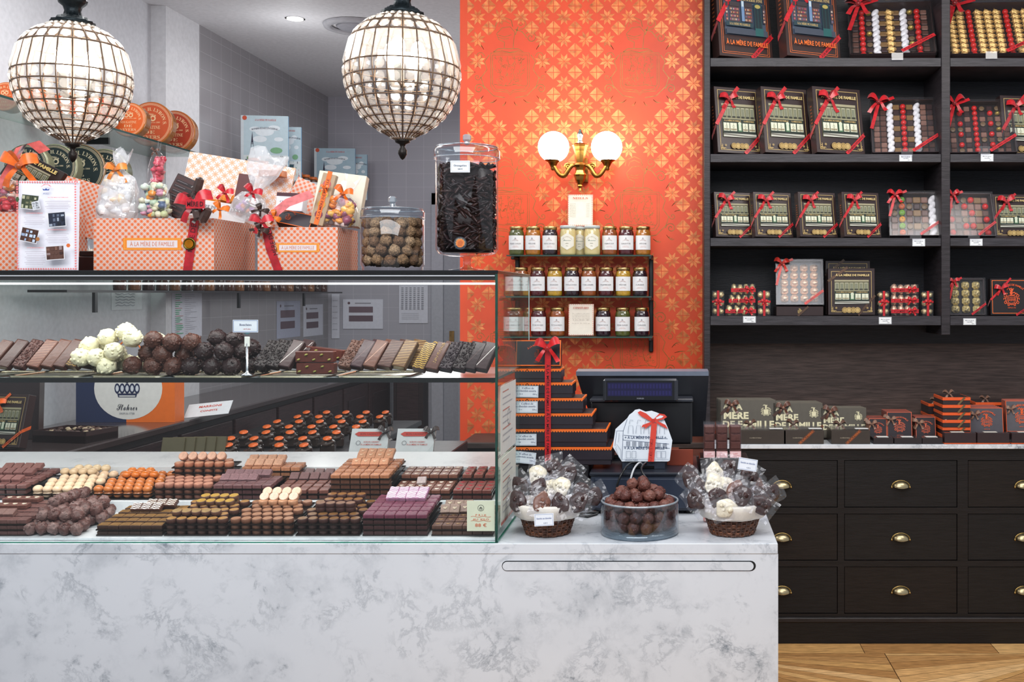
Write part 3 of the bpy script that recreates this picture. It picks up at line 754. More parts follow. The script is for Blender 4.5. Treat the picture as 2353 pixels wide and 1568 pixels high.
def arms_print(q,cx,cz,s,c):
    """little printed coat of arms: plumed helmet over a shield between leafy scrolls"""
    def st(p,ww=1,mir=True):
        q.stroke([(cx+a*s,cz+b*s) for a,b in p],s*.036*ww,c)
        if mir: q.stroke([(cx-a*s,cz+b*s) for a,b in p],s*.036*ww,c)
    def cur(x,z,r,t0,t1,ww=1.3): st([(x+r*(1-.06*i)*math.cos(t0+(t1-t0)*i/8),z+r*(1-.06*i)*math.sin(t0+(t1-t0)*i/8)) for i in range(9)],ww)
    st([(0,-.42),(.2,-.36),(.26,-.22),(.26,.1),(0,.1)],1.2)
    for k in range(6): st([(-.2+.08*k,-.28+.04*(k%2)),(-.17+.08*k,-.1),(-.21+.08*k,.04)],.8,False)
    st([(-.2,-.2),(.2,-.16)],.8,False); st([(0,-.5),(.2,-.46),(.36,-.34),(.4,-.1),(.34,.1)],1.5)
    cur(.44,.1,.1,PI,-PI*.6); cur(.48,-.12,.09,PI*1.2,-PI*.3); cur(.4,-.36,.12,PI*.7,-PI*.8); cur(.2,-.52,.08,PI*.5,-PI); cur(.34,.22,.07,PI,-PI*.5)
    q.disc(cx-.02*s,cz+.3*s,.1*s,c,10,.13*s); st([(-.14,.14),(.14,.14),(.2,.18)],1.6,False); st([(-.12,.3),(-.04,.27)],1,False)
    for x,t in ((-.2,2.4),(-.02,1.9),(.14,1.2)): st([(.02,.36),(x*.5,.48),(x,.58+.03*t),(x-.09,.56),(x-.1,.5)],1.8,False)
    st([(.08,.3),(.2,.34),(.27,.26),(.22,.2)],1.8,False)
BX=(52,38,38)
def book_box(kind,w,h,d):
    def f():
        q=MB(); q.cbox(-w/2,w/2,0,d,0,h,.0015,BX if kind!='blue' else (58,40,38)); return q
    def g():
        q=MB()
        if kind=='green':
            m=.07*w; q.frame(-w/2+m,m*.9,w/2-m,h-m*.9,w*.009,GOLD)
            facade_green(q,-w*.36,h*.24,w*.37,h*.75)
            q.text(NAME,.02*w,h*.85,h*.042,(214,190,130),'heavy',w=w*.72)
            corner(q,-w/2+m,m*.9,w*.11,GOLD,1); corner(q,w/2-m,m*.9,w*.11,GOLD,-1)
            for i,x in enumerate((-.15,-.06,.03,.12)): q.disc(x*w,h*.105,w*.062,(196,166,104) if i%2 else (176,146,86),14); q.circle(x*w,h*.105,w*.045,w*.007,(90,66,40),12)
        else:
            for m in (.055*w,.085*w): q.frame(-w/2+m,m,w/2-m,h-m,w*.007,(226,110,50))
            facade_blue(q,-w*.37,h*.27,w*.4,h*.97)
            q.text(NAME,.0,h*.165,h*.055,(236,112,40),'bold',w=w*.78)
        for i in range(9): q.add([(-w/2-.0008,d*.35,h*(.3+i*.05)),(-w/2-.0008,d*.65,h*(.3+i*.05)),(-w/2-.0008,d*.65,h*(.32+i*.05)),(-w/2-.0008,d*.35,h*(.32+i*.05))],[(0,1,2,3)],(150,80,50))
        return q
    return cached(('body',kind,w,h,d),f),cached(('cover_print',kind,w,h,d),g)
def ribbon_set(w,h,d,c=RED,bx=-.2,bz=.8,tx=NAME,key=0,lower=True):
    ww=.055*h
    def f():
        q=MB()
        band(q,(-w*.5,h*.42),(bx*w,bz*h),ww,c,-.004); band(q,(bx*w,bz*h),(bx*w+.24*w,h+.002),ww,c,-.004)
        q.add([(-w/2-.002,-.004,h*.45),(-w/2-.002,-.004,h*.45-ww*1.2),(-w/2-.002,d,h*.3-ww*1.2),(-w/2-.002,d,h*.3)],[(0,1,2,3)],c)
        return q
    def g():
        q=MB(); band(q,(.1*w,0),(.5*w,h*.3),ww,c,-.004,txt=tx)
        q.add([(w/2+.0,-.004,h*.3+ww*.6),(w/2+.0,-.004,h*.3-ww*.6),(w/2+.002,d,h*.4-ww*.6),(w/2+.002,d,h*.4+ww*.6)],[(0,1,2,3)],c)
        return q
    return [cached(('ribbon',w,h,c,bx,bz,key),f)]+([cached(('ribbon2',w,h,c,key),g)] if lower else [])
def ribbons(ms,t,loc=(0,0,0)):
    for me in ms: obj('ribbon',me,m_ribbon,t,loc)
ZS=[z1 for z1,z0 in shz]
def put(px,w,d,h,zb,Y,lean,yaw):
    """centre pixel of the foot, lifted so that the tilted box stands on zb"""
    return (X(px,Y),Y,zb+d*math.sin(lean)+.0008),(-lean,0,yaw)
def presentation(px,Y,zb,kind,w,h,d,lean,yaw,label,group=None,seed=0,lower=True,c=RED):
    loc,rot=put(px,w,d,h,zb,Y,lean,yaw)
    t=thing('chocolate_box',label,'gift box',loc,rot,group)
    a,b=book_box(kind,w,h,d); obj('box_body',a,m_satin,t); obj('cover_print',b,m_paper,t)
    ribbons(ribbon_set(w,h,d,c,lower=lower),t)
    obj('bow',bow(.30*w if h<.4 else .24*w,c,seed=seed),m_ribbon,t,(-.2*w,-.006,.8*h))
    return t
YB=4.955
presentation(1716,YB,ZS[0],'blue',.285,.40,.075,R(8),R(24),'tall brown box with blue shopfront picture, nearer the orange wall on the top shelf',seed=1)
presentation(1872,YB,ZS[0],'blue',.295,.40,.075,R(8),R(24),'tall brown box with blue shopfront picture, beside the wide open assortment',seed=2)
for i,(px,w,lb) in enumerate(((1702,.235,'nearest the orange wall'),(1812,.245,'standing in the middle of three'),(1934,.262,'beside the assortment with a line of red balls'))):
    presentation(px,YB,ZS[1],'green',w,.325,.055,R(9),R(22),'brown shopfront picture box, second shelf, '+lb,seed=i+3)
for i,(px,lb) in enumerate(((1690,'nearest the orange wall'),(1780,'second along from the orange wall'),(1883,'third along from the orange wall'),(1984,'beside the tilted clear-lidded assortment'))):
    presentation(px,YB,ZS[2],'green',.198,.218,.042,R(8),R(20),'small shopfront picture box, third shelf, '+lb,seed=i+6)
presentation(2362,YB+.07,ZS[1],'green',.24,.30,.05,R(9),R(10),'dark shopfront picture box cut by the picture edge on the second shelf',seed=3,lower=False)
presentation(2335,YB+.07,ZS[2],'green',.215,.215,.042,R(8),R(6),'dark shopfront picture box behind the red ball assortment on the third shelf',seed=9,lower=False)
def brown_tie(w,h):
    def f():
        q=MB(); band(q,(-w/2,h*.72),(-w*.08,h+.004),.012,(96,70,52),-.003); return q
    def g():
        q=MB(); band(q,(.14*w,0),(w/2,h*.42),.011,(80,56,40),-.003); return q
    return [cached(('tie',w,h),f),cached(('tie2',w,h),g)]
for (px,Y,w,h,lb) in ((1949,5.10,.22,.265,'dark shopfront box with brown tie behind its twin'),(1957,5.0,.225,.225,'dark shopfront box with brown tie before its taller twin')):
    loc,rot=put(px,w,.05,h,ZS[3],Y,R(3),0)
    t=thing('chocolate_box',lb+' on the lowest shelf','gift box',loc,rot)
    a,b=book_box('green',w,h,.045); obj('box_body',a,m_satin,t); obj('cover_print',b,m_paper,t); ribbons(brown_tie(w,h),t)
# ---------------------------------------------------------------- assortments: open trays seen through clear lids
def bonbon(kind,s):
    def f():
        q=MB()
        if kind=='square': q.cbox(-s,s,-s*.55,0,-s,s,s*.25,(92,62,52))
        elif kind=='milk': q.cbox(-s,s,-s*.55,0,-s,s,s*.25,(134,98,84))
        elif kind=='dark': q.cbox(-s,s,-s*.55,0,-s,s,s*.25,(60,42,42)); 
        elif kind=='layer': q.cbox(-s*1.15,s*1.15,-s*.55,0,-s,s,s*.2,(128,98,60))
        elif kind=='red': q.ball(s*1.0,0,-s*.6,0,12,8,(206,30,28))
        elif kind=='almond':
            q.M=Matrix.Rotation(R(32),4,'Y'); q.ball(s*1.0,0,-s*.5,0,12,8,(240,240,240),sz=1.75)
        elif kind=='foil': q.ball(s*1.35,0,-s*.3,0,12,8,(240,196,120),bump=.55,seed=3,sz=.8)
        elif kind=='pink': q.cbox(-s*1.05,s*1.05,-s*.9,0,-s*1.0,s*1.0,s*.42,(240,196,160)); q.ball(s*.8,0,-s*.8,0,8,6,(246,206,170),bump=.7,seed=4,sz=.7)
        elif kind=='pale': q.cbox(-s*1.05,s*1.05,-s*.9,0,-s*1.0,s*1.0,s*.42,(226,206,140)); q.ball(s*.8,0,-s*.8,0,8,6,(236,218,160),bump=.7,seed=5,sz=.7)
        elif kind=='round': 
            q.M=Matrix.Rotation(R(90),4,'X'); q.lathe([(s*.95,0),(s*.95,s*.5),(s*.8,s*.6),(0,s*.6)],14,(112,90,64))
        elif kind=='gold': q.ball(s*1.0,0,-s*.4,0,10,6,(176,150,70),sz=.75)
        elif kind in('apple','orange','lime'):
            q.ball(s*1.0,0,-s*.6,0,12,8,{'apple':(222,110,70),'orange':(232,160,60),'lime':(120,176,60)}[kind]); q.ball(s*.15,0,-s*1.6,0,6,4,(60,90,40))
        return q
    return cached(('bonbon',kind,s),f)
BM={'square':m_choc,'milk':m_choc,'dark':m_choc,'layer':m_choc,'red':m_gloss,'almond':m_sweet,'foil':m_foil,'pink':m_foil,'pale':m_foil,'round':m_choc,'gold':m_foil,'apple':m_sweet,'orange':m_sweet,'lime':m_sweet}
BN={'square':('square_praline','small square brown praline'),'milk':('milk_praline','small square milk chocolate praline'),'dark':('dark_praline','small square dark praline'),'layer':('layered_praline','layered brown praline'),'red':('red_ball','shiny red chocolate ball'),'almond':('white_almond','white sugared almond'),'foil':('foil_sweet','sweet wrapped in gold foil'),'round':('round_praline','round praline with golden top'),'pink':('pink_foil_sweet','square sweet in pink gold foil'),'pale':('gold_foil_sweet','square sweet in pale gold foil'),'gold':('gold_disc','small gold foil disc'),'apple':('marzipan_apple','red marzipan fruit'),'orange':('marzipan_orange','orange marzipan fruit'),'lime':('marzipan_lime','green marzipan fruit')}
def assortment(px,Y,zb,w,h,d,lean,yaw,cols,rowsn,label,where,lidmat=m_lid,seed=0,bowc=RED,base=None,fill=.92,lid=True,lipc=(50,36,36)):
    if base: zb=base
    loc,rot=put(px,w,d,h,zb,Y,lean,yaw)
    t=thing('chocolate_assortment',label,'chocolate box',loc,rot)
    q=MB(); q.box(-w/2,w/2,d-.003,d,0,h,(26,20,22))
    for x0,x1,z0,z1 in ((-w/2,w/2,0,.004),(-w/2,w/2,h-.004,h),(-w/2,-w/2+.004,0,h),(w/2-.004,w/2,0,h)): q.box(x0,x1,.0,d,z0,z1,lipc)
    q.make('tray',m_satin,t)
    if lid:
        q=MB(); e=.003; q.box(-w/2-e,w/2+e,-.012,-.0115,-e,h+e); 
        for x0,x1,z0,z1 in ((-w/2-e,w/2+e,-e,-e+.0004),(-w/2-e,w/2+e,h+e-.0004,h+e),(-w/2-e,-w/2-e+.0004,-e,h+e),(w/2+e-.0004,w/2+e,-e,h+e)): q.box(x0,x1,-.012,d*.3,z0,z1)
        q.make('clear_lid',lidmat,t)
    ribbons(ribbon_set(w,h,d,bowc,-.38,.9,key='a'+str(seed)),t,(0,-.0115,0))
    obj('bow',bow(.24*w,bowc,seed=seed+20),m_ribbon,t,(-.38*w,-.02,.9*h))
    n=len(cols); cwd=w*fill/n; rh=h*fill/rowsn; s=min(cwd,rh)*.46
    mw=Matrix.Translation(loc)@Euler(rot).to_matrix().to_4x4()
    for i,cseq in enumerate(cols):
        for j in range(rowsn):
            k=cseq[j%len(cseq)]
            if k in BN:
                p=Vector((-w*fill/2+cwd*(i+.5),d-.004,h*(1-fill)/2+rh*(rowsn-j-.5)))
                me=bonbon(k,round(s,5)); o=obj(BN[k][0],me,BM[k],None,mw=mw@Matrix.Translation(p))
                tag(o,BN[k][1]+' in '+where,'sweet' if k in('almond','apple','orange','lime','red') else 'chocolate',BN[k][0].replace('_',' ')+' pieces in '+where)
    return t
r_=random.Random(5)
def mixc(pool,n): return [r_.choice(pool) for _ in range(n)]
assortment(2052,YB-.02,ZS[0],.40,.36,.05,R(34),R(-6),[mixc(['square','dark'],8),['red'],['gold','dark','round','dark'],['almond'],['layer','dark'],['foil'],['layer','dark'],['almond'],['gold','dark','round'],['red'],mixc(['square','milk'],8)],9,'wide open assortment with white almonds and red balls on the top shelf','the wide top-shelf assortment',seed=1)
assortment(2290,YB-.02,ZS[0],.44,.36,.05,R(34),R(-4),[['foil'],['foil'],['red'],['foil'],['foil'],['foil'],['red'],['foil'],['foil']],10,'large gold foil assortment with two lines of red balls on the top shelf','the gold top-shelf assortment',seed=2)
assortment(2082,YB,ZS[1],.315,.30,.035,R(24),R(-5),[mixc(['milk','square'],9),mixc(['square','milk'],9),['almond'],['layer','dark'],['red'],['layer','dark'],['almond'],mixc(['milk','square'],9),mixc(['dark','square'],9)],9,'clear-lidded assortment with one central line of red balls on the second shelf','the assortment beside three picture boxes',seed=3)
assortment(2259,YB,ZS[1],.315,.29,.035,R(24),R(-5),[mixc(['milk','square','round'],9),['round','red','dark','red'],['milk','dark'],['red'],['round','dark','milk'],['dark','red','square','red'],['round','gold','milk'],mixc(['milk','square'],9)],9,'clear-lidded assortment with three scattered lines of red balls on the second shelf','the assortment past the shelf divider',seed=4)
assortment(2103,YB,ZS[2],.235,.225,.04,R(20),R(-6),[mixc(['square','round'],6),['lime','apple','lime','orange','lime','apple'],['square','round','square'],['layer','dark'],['milk','round','square'],['almond']],6,'clear-lidded assortment with marzipan fruit and white almonds on the third shelf','the marzipan fruit assortment',seed=5)
assortment(2236,YB,ZS[2],.225,.22,.04,R(18),R(4),[['milk','red','square','red'],['dark','square'],['round','red','milk'],['red','milk'],['layer','milk'],['milk','red','square','red']],6,'clear-lidded chequered assortment with red balls on the third shelf','the chequered third-shelf assortment',seed=6)
q=MB(); q.cbox(-.112,.112,0,.16,0,.044,.0015,BX); t=thing('flat_box','flat brown box lying below the pink foil assortment on the lowest shelf','gift box',(X(1838,4.97),4.97,ZS[3]+.0005)); q.make('box_body',m_satin,t)
q=MB(); arms_print(q,.0,.022,.02,GOLD); band(q,(-.01,.0),(.04,.044),.01,(80,56,40),-.003); q.make('ribbon',m_paper,t,(0,-.0005,0))
assortment(1838,4.985,0,.222,.218,.035,R(12),R(-2),[['pink']]*4,5,'clear-lidded box of twenty pink foil sweets propped on a flat box','the pink foil box',seed=7,bowc=(204,44,30),base=ZS[3]+.046,fill=.86)
assortment(2223,4.98,ZS[3],.172,.175,.03,R(8),R(0),[['pale']]*3,4,'small clear-lidded box of twelve gold foil sweets on the lowest shelf','the small gold foil box',seed=8,fill=.88)
loc,rot=put(2325,.2,.04,.175,ZS[3],4.98,R(4),0)
t=thing('chocolate_box','black box with orange coat of arms and red ribbon on the lowest shelf','gift box',loc,rot)
q=MB(); q.cbox(-.1,.1,0,.04,0,.175,.0015,(34,28,30)); q.make('box_body',m_satin,t)
q=MB(); q.frame(-.092,.008,.092,.167,.0025,ORB); arms_print(q,.0,.085,.07,(226,88,40)); q.arc(NAME,0,.06,.085,.009,(226,88,40),-42,42); q.text('DEPUIS 1761',0,.035,.005,(226,88,40)); q.make('cover_print',m_paper,t)
ribbons(ribbon_set(.2,.175,.04,RED,-.25,.7,key='o'),t); obj('bow',bow(.05,seed=31),m_ribbon,t,(-.05,-.006,.125))
# little foil parcels tied with red
def parcel(px,py,w,h,label,grp,turn=0,pink=False,Y=4.97,tall=False,seed=0,zoff=0):
    t=thing('sweet_packet',label,'sweet packet',(X(px,Y),Y,ZS[3]+.0006+zoff),(0,0,turn),grp)
    g=(236,214,160) if not pink else (240,196,166)
    q=MB(); nx=2 if tall else 4; nz=3 if tall else 1
    for i in range(nx):
        for j in range(nz):
            cx=-w/2+w*(i+.5)/nx; cz_=h*(j+.5)/nz
            q.ball(min(w/nx,h/nz)*.48,cx,.012,cz_,8,6,g,bump=.3,seed=i+j*5+seed,sz=1.0 if tall else (h/2)/(w/nx*.5))
            q.ball(min(w/nx,h/nz)*.48,cx,.035,cz_,8,6,g,bump=.3,seed=i+j*5+seed+9,sz=1.0 if tall else (h/2)/(w/nx*.5))
    q.make('foil_sweets',m_foil,t)
    q=MB(); q.box(-w/2,w/2,-.001,-.0005,0,h); q.box(-w/2-.0005,-w/2,-.001,.048,0,h); q.box(w/2,w/2+.0005,-.001,.048,0,h); q.make('clear_wrap',m_lid,t)
    q=MB(); 
    if tall: q.box(-.0055,.0055,-.004,-.003,0,h,RED); q.box(-w/2,w/2,-.004,-.003,h*.52,h*.6,RED)
    else: q.box(-w/2-.001,w/2+.001,-.004,-.003,h*.25,h*.62,RED); q.text('À LA MÈRE',-w*.2,h*.43,h*.2,(110,12,18),w=w*.4,y=-.0048)
    q.make('ribbon',m_ribbon,t)
    obj('bow',bow(.026 if tall else .032,(206,26,34),seed=40+seed),m_ribbon,t,(0 if tall else w*.25,-.008,h*(.55 if tall else .5)))
    return t
parcel(1650,0,.058,.12,'upright gold sweet packet with red bow nearest the orange wall',None,tall=True)
parcel(1756,0,.06,.12,'upright gold sweet packet with red bow beside the pink foil box',None,tall=True,seed=2)
for k in range(3): parcel((1702,1705,1708)[k],0,(.145,.125,.115)[k],.049,('lowest','middle','topmost')[k]+' gold packet of the three stacked near the orange wall',None,seed=k,zoff=k*.0505,Y=4.99)
parcel(2031,0,.05,.118,'upright gold sweet packet with red bow beside the shopfront boxes',None,tall=True,seed=4)
parcel(2132,0,.052,.118,'upright gold sweet packet with red bow beside the shelf divider',None,tall=True,seed=5)
for k in range(3): parcel(2079,0,.13,.049,('lowest','middle','topmost')[k]+' pink packet of the three stacked near the divider',None,pink=True,seed=k+3,zoff=k*.0505,Y=4.99)
# shelf price tags and clear clips
def price(px,py0,py1,Y,label,lines=('Marrons glacés','vanille')):
    z0,z1=Z(py1,Y),Z(py0,Y); w=S(29,Y)
    t=thing('price_tag',label,'price tag',(X(px,Y),Y,z0))
    q=MB(); q.box(-w/2,w/2,-.001,0,0,z1-z0,(232,236,238)); q.make('card',m_paper,t)
    q=MB(); q.frame(-w/2+.002,.002,w/2-.002,z1-z0-.002,.0008,(120,130,150)); q.text(lines[0],0,(z1-z0)*.68,.0038,(60,66,90),w=w*.7); q.text(lines[1],0,(z1-z0)*.45,.0036,(60,66,90),w=w*.45); q.text('5,50 €',w*.25,(z1-z0)*.2,.003,(90,90,100)); q.make('lettering',m_paper,t,(0,-.0012,0))
sh=('second','third','lowest')
for i,(px,a,c,w_) in enumerate(((2081,356,371,'second shelf under the central red line assortment'),(2268,354,371,'second shelf past the divider'),(2111,549,566,'third shelf under the marzipan assortment'),(2243,549,565,'third shelf past the divider'),(1722,727,742,'lowest shelf under the stacked gold packets'),(2034,729,745,'lowest shelf under the stacked pink packets'),(2228,732,747,'lowest shelf under the small gold foil box'))):
    price(px,a,c,4.8985,'small white price tag on the '+w_)
for px,py,lb in ((2062,127,'first bay of the top shelf'),(2278,124,'second bay of the top shelf'),(2084,348,'second shelf under the central red line assortment'),(2262,342,'second shelf past the divider'),(2104,538,'third shelf under the marzipan assortment'),(2238,536,'third shelf past the divider')):
    q=MB(); Yc=4.882; q.box(-.027,.027,-.002,0,-.022,.012,(225,230,236)); q.box(-.027,.027,0,.02,-.022,-.02,(225,230,236))
    tag(q.make('clear_clip',m_film,None,(X(px,Yc),Yc,Z(py,Yc))),'empty clear plastic label clip on the '+lb,'label holder')

# ================================================================ boxes along the marble ledge
ZL=Z(1022,DY-.02)+.0008
KH=(88,82,72); KH2=(62,55,50)
def khaki(w,h,d):
    def f(): q=MB(); q.cbox(-w/2,w/2,0,d,0,h,.0012,KH); q.box(-w/2+.001,w/2-.001,.001,d-.001,h-.0005,h+.0003,(150,142,128)); return q
    def g():
        q=MB(); c=(226,218,180)
        q.text('LA',-w*.2,h*.82,h*.15,c,'heavy',w=w*.2); q.text('MÈRE',-w*.22,h*.59,h*.17,c,'heavy',w=w*.46); q.text('DE FAMILLE',.0,h*.36,h*.17,c,'heavy',w=w*.94)
        q.text('À',-w*.40,h*.84,h*.12,c,'heavy'); arms_print(q,w*.32,h*.72,h*.24,c); q.rect(w*.28,h*.62,w*.36,h*.74,c)
        return q
    return cached(('khaki',w,h,d),f),cached(('khaki_p',w,h,d),g)
for gi,(px0,px1,ptop,n,w,nm) in enumerate(((1662,1778,918,5,.262,'nearest the till'),(1785,1884,925,5,.235,'in the middle'),(1892,1988,936,4,.215,'beside the little boxes'))):
    Yf=4.93
    h=Z(ptop+3,Yf)-ZL
    for k in range(n):
        yy_=Yf+k*.026
        a,b=khaki(w,round(h,3),.021)
        t=thing('khaki_box',('front' if k==0 else 'one')+' khaki box lettered in cream '+('leading' if k==0 else 'behind the first in')+' the row '+nm,'gift box',(X((px0+px1)/2,4.93)-k*.004,yy_,ZL+.021*math.sin(R(8))),(-R(8),0,0),'khaki boxes standing in the row '+nm if k else None)
        obj('box_body',a,m_satin,t); 
        if k==0:
            obj('lettering',b,m_paper,t)
            q=MB(); band(q,(-w*.5,h*.62),(-w*.2,h),.013,BRN,-.003); q.make('ribbon',m_ribbon,t); q=MB(); band(q,(w*.2,0),(w*.5,h*.35),.012,(120,66,40),-.003,txt='À LA MÈRE',tc=(40,24,18)); q.make('ribbon',m_ribbon,t)
            obj('bow',bow(.05,(98,58,42),(150,110,90),seed=50+gi),m_ribbon,t,(-w*.3,-.006,h*.86))
    wl=S((px1-px0)*.93,4.75); hz=.062
    t=thing('khaki_box','khaki box with clear lid lying in front of the row '+nm,'gift box',(X((1752,1847,1955)[gi],4.75),4.75,ZL))
    q=MB(); q.cbox(-wl/2,wl/2,0,.15,0,hz,.0015,KH2); q.box(-wl/2+.004,wl/2-.004,.004,.146,hz,hz+.0004,(40,32,30)); q.make('box_body',m_satin,t)
    q=MB(); q.text('À LA MÈRE DE FAMILLE',-wl*.15,hz*.45,.004,(170,160,140),w=wl*.25)
    if gi: band(q,(-wl*.12,0),(wl*.25,hz),.015,(112,62,40),-.001,txt='À LA MÈRE',tc=(190,100,40))
    q.make('ribbon',m_paper,t)
    q=MB(); q.box(-wl/2,wl/2,0,.15,hz+.004,hz+.0045); q.make('clear_lid',m_lid,t)
    q=MB(); q.box(-.03,.03,.01,.045,hz+.005,hz+.006,(236,236,234)); q.make('card',m_paper,t,(wl*.3,0,0))
    obj('bow',bow(.045,(84,56,42),seed=55+gi),m_ribbon,t,(-wl*.25,.04,hz+.02),(R(-40),0,0))
def smallbox(px,Y,zb,w,h,d,label,grp=None,lean=8,edge=(214,80,40),arms=True,bw=True,sd=0,face=(50,42,46)):
    t=thing('small_chocolate_box',label,'gift box',(X(px,Y),Y,zb+d*math.sin(R(lean))+.0005),(-R(lean),0,0),grp)
    def f():
        q=MB(); q.cbox(-w/2,w/2,0,d,0,h,.001,face); q.box(-w/2-.0004,w/2+.0004,.0005,.004,h-.0005,h+.0006,edge); q.box(-w/2-.0006,-w/2,.0,.004,0,h,edge); q.box(w/2,w/2+.0006,.0,.004,0,h,edge); return q
    obj('box_body',cached(('sb',w,h,d,edge,face),f),m_satin,t)
    if arms:
        def g():
            q=MB(); q.frame(-w/2,0,w/2,h,.0022,edge); arms_print(q,0,h*.5,min(w,h)*.42,edge); q.arc(NAME,0,h*.42,min(w,h)*.44,min(w,h)*.06,edge,-50,50); q.text('DEPUIS 1761',0,h*.16,h*.03,edge); return q
        obj('lettering',cached(('sbp',w,h,edge),g),m_paper,t)
    if bw: obj('bow',bow(.036,(140,104,84),(98,64,50),seed=60+sd),m_ribbon,t,(-w*.36,-.006,h*.72))
    return t
for gi,(px,w,h,n,nm) in enumerate(((2018,.082,.098,5,'beside the khaki boxes'),(2068,.115,.128,5,'in the middle of the ledge'),(2128,.092,.105,4,'before the orange-edged boxes'))):
    for k in range(n):
        smallbox(px-k*3,4.87+k*.028,ZL,w,h,.02,('foremost' if k==0 else 'one')+' slim box with orange arms '+('leading' if k==0 else 'within')+' the row '+nm,'slim boxes in the row '+nm if k else None,edge=(206,96,66),arms=k==0,bw=k<3,sd=k+gi)
    t=thing('small_chocolate_box','flat little box lying before the slim row '+nm,'gift box',(X((2030,2087,2143)[gi],4.75),4.75,ZL))
    w2=(.09,.125,.092)[gi]; q=MB(); q.cbox(-w2/2,w2/2,0,.09,0,.026,.001,(44,38,40)); q.make('box_body',m_satin,t)
    q=MB(); q.box(-w2/2,w2/2,0,.09,.028,.0284); q.make('clear_lid',m_lid,t)
    q=MB(); q.box(-.026,.026,.012,.05,.029,.030,(236,234,228)); q.make('card',m_paper,t)
OE=(226,92,42)
def flatorange(px,Y,zb,w,d,h,label,grp=None,seed=0,bowon=True):
    t=thing('orange_edged_box',label,'gift box',(X(px,Y),Y,zb),(0,0,0),grp)
    def f():
        q=MB(); q.cbox(-w/2,w/2,0,d,0,h-.012,.001,(48,38,40)); q.cbox(-w/2-.002,w/2+.002,-.002,d+.002,h-.014,h,.001,OE); q.box(-w/2+.004,w/2-.004,.004,d-.004,h,h+.0005,(52,42,44)); return q
    obj('box_body',cached(('fo',w,d,h),f),m_satin,t)
    q=MB(); band(q,(w*.05,0),(w*.3,h),.009,(110,92,60),-.003); q.make('ribbon',m_ribbon,t)
    if bowon: obj('bow',bow(.04,(110,78,62),seed=70+seed),m_ribbon,t,(-w*.25,.02,h+.012),(R(-45),0,0))
    return t
c0=0
for k in range(6):
    flatorange(2198,4.80+(k%2)*.004,ZL+.0005+k*.0345,.125,.17,.034,('lowest','second','third','fourth','fifth','topmost')[k]+' box of the orange-edged stack nearest the slim boxes',None,k,bowon=k in(2,4,5))
for k in range(3): flatorange(2170,5.02,ZL+.0005+k*.052,.15,.16,.051,('lowest','middle','topmost')[k]+' box of the orange-edged stack at the back of the ledge',None,k)
for k in range(4): flatorange(2290,5.04,ZL+.0005+k*.04,.2,.16,.039,('lowest','second','third','topmost')[k]+' box of the wide orange-edged stack at the back of the ledge',None,k+3,bowon=k==3)
for k in range(4): flatorange(2392,5.04,ZL+.0005+k*.04,.17,.16,.039,('lowest','second','third','topmost')[k]+' box of the orange-edged stack at the picture edge',None,k+2,bowon=k==3)
for k in range(6):
    smallbox(2268-k*4,4.87+k*.027,ZL+.03,.155,.118,.019,('foremost' if k==0 else 'one')+' grey orange-edged box '+('leading' if k==0 else 'within')+' the leaning row',None if k==0 else 'grey orange-edged boxes in the leaning row',edge=OE,arms=k==0,bw=k%2==0,sd=k,face=(84,80,86))
for k in range(4):
    smallbox(2350-k*3,4.93+k*.027,ZL+.03,.15,.145,.019,('foremost' if k==0 else 'one')+' tall grey orange-edged box '+('leading' if k==0 else 'within')+' the row at the picture edge',None if k==0 else 'tall grey boxes at the picture edge',edge=OE,arms=k==0,bw=k==0,sd=k,face=(92,88,92))
for px,w,lb in ((2207,.148,'below the orange-edged stack'),(2283,.15,'before the leaning grey row'),(2362,.15,'of mendiants at the picture edge')):
    t=thing('flat_box','flat dark box with clear lid '+lb,'gift box',(X(px,4.748),4.748,ZL+.0005))
    q=MB(); q.cbox(-w/2,w/2,0,.045,0,.004,.001,OE); q.cbox(-w/2+.002,w/2-.002,.001,.045,.004,.05,.0015,(50,36,38)); q.make('box_body',m_satin,t)
    q=MB(); q.box(-.04,.02,.008,.035,.0515,.0525,(238,232,220)); q.make('card',m_paper,t)
    q=MB(); q.box(-w/2+.002,w/2-.002,.001,.045,.0505,.051); q.make('clear_lid',m_lid,t)
# ================================================================ jam shelves on the orange wall
JY=5.16
t=thing('glass_wall_shelf','three-tier glass wall shelf with black brackets holding jam jars','wall shelf',(0,0,0))
JZ=[Z(587,JY),Z(681,JY),Z(773,JY)]
for (a,c,z) in ((1168,1497,JZ[0]),(1166,1497,JZ[1]),(1162,1500,JZ[2])):
    q=MB(); q.box(X(a,JY),X(c,JY),JY-.055,OY-.004,z-.006,z,(96,116,110)); q.box(X(a,JY),X(c,JY),JY-.0565,JY-.055,z-.0065,z,(60,84,78)); q.make('glass_shelf',m_gloss,t)
for px in (1182,1495):
    q=MB(); q.cbox(X(px,JY)-.011,X(px,JY)+.011,OY-.02,OY-.002,Z(812,JY),JZ[0]+.004,.004,(20,20,22))
    q.make('upright',m_satin,t)
    for z in JZ: q=MB(); q.cbox(X(px,JY)-.008,X(px,JY)+.008,JY-.06,OY-.019,z-.022,z-.0075,.003,(20,20,22)); q.make('bracket_arm',m_satin,t)
JC={'g':((92,96,44),'green'),'o':((190,120,40),'amber'),'d':((48,24,34),'dark'),'y':((206,160,50),'golden'),'r':((84,22,30),'dark red'),'b':((160,84,36),'orange brown')}
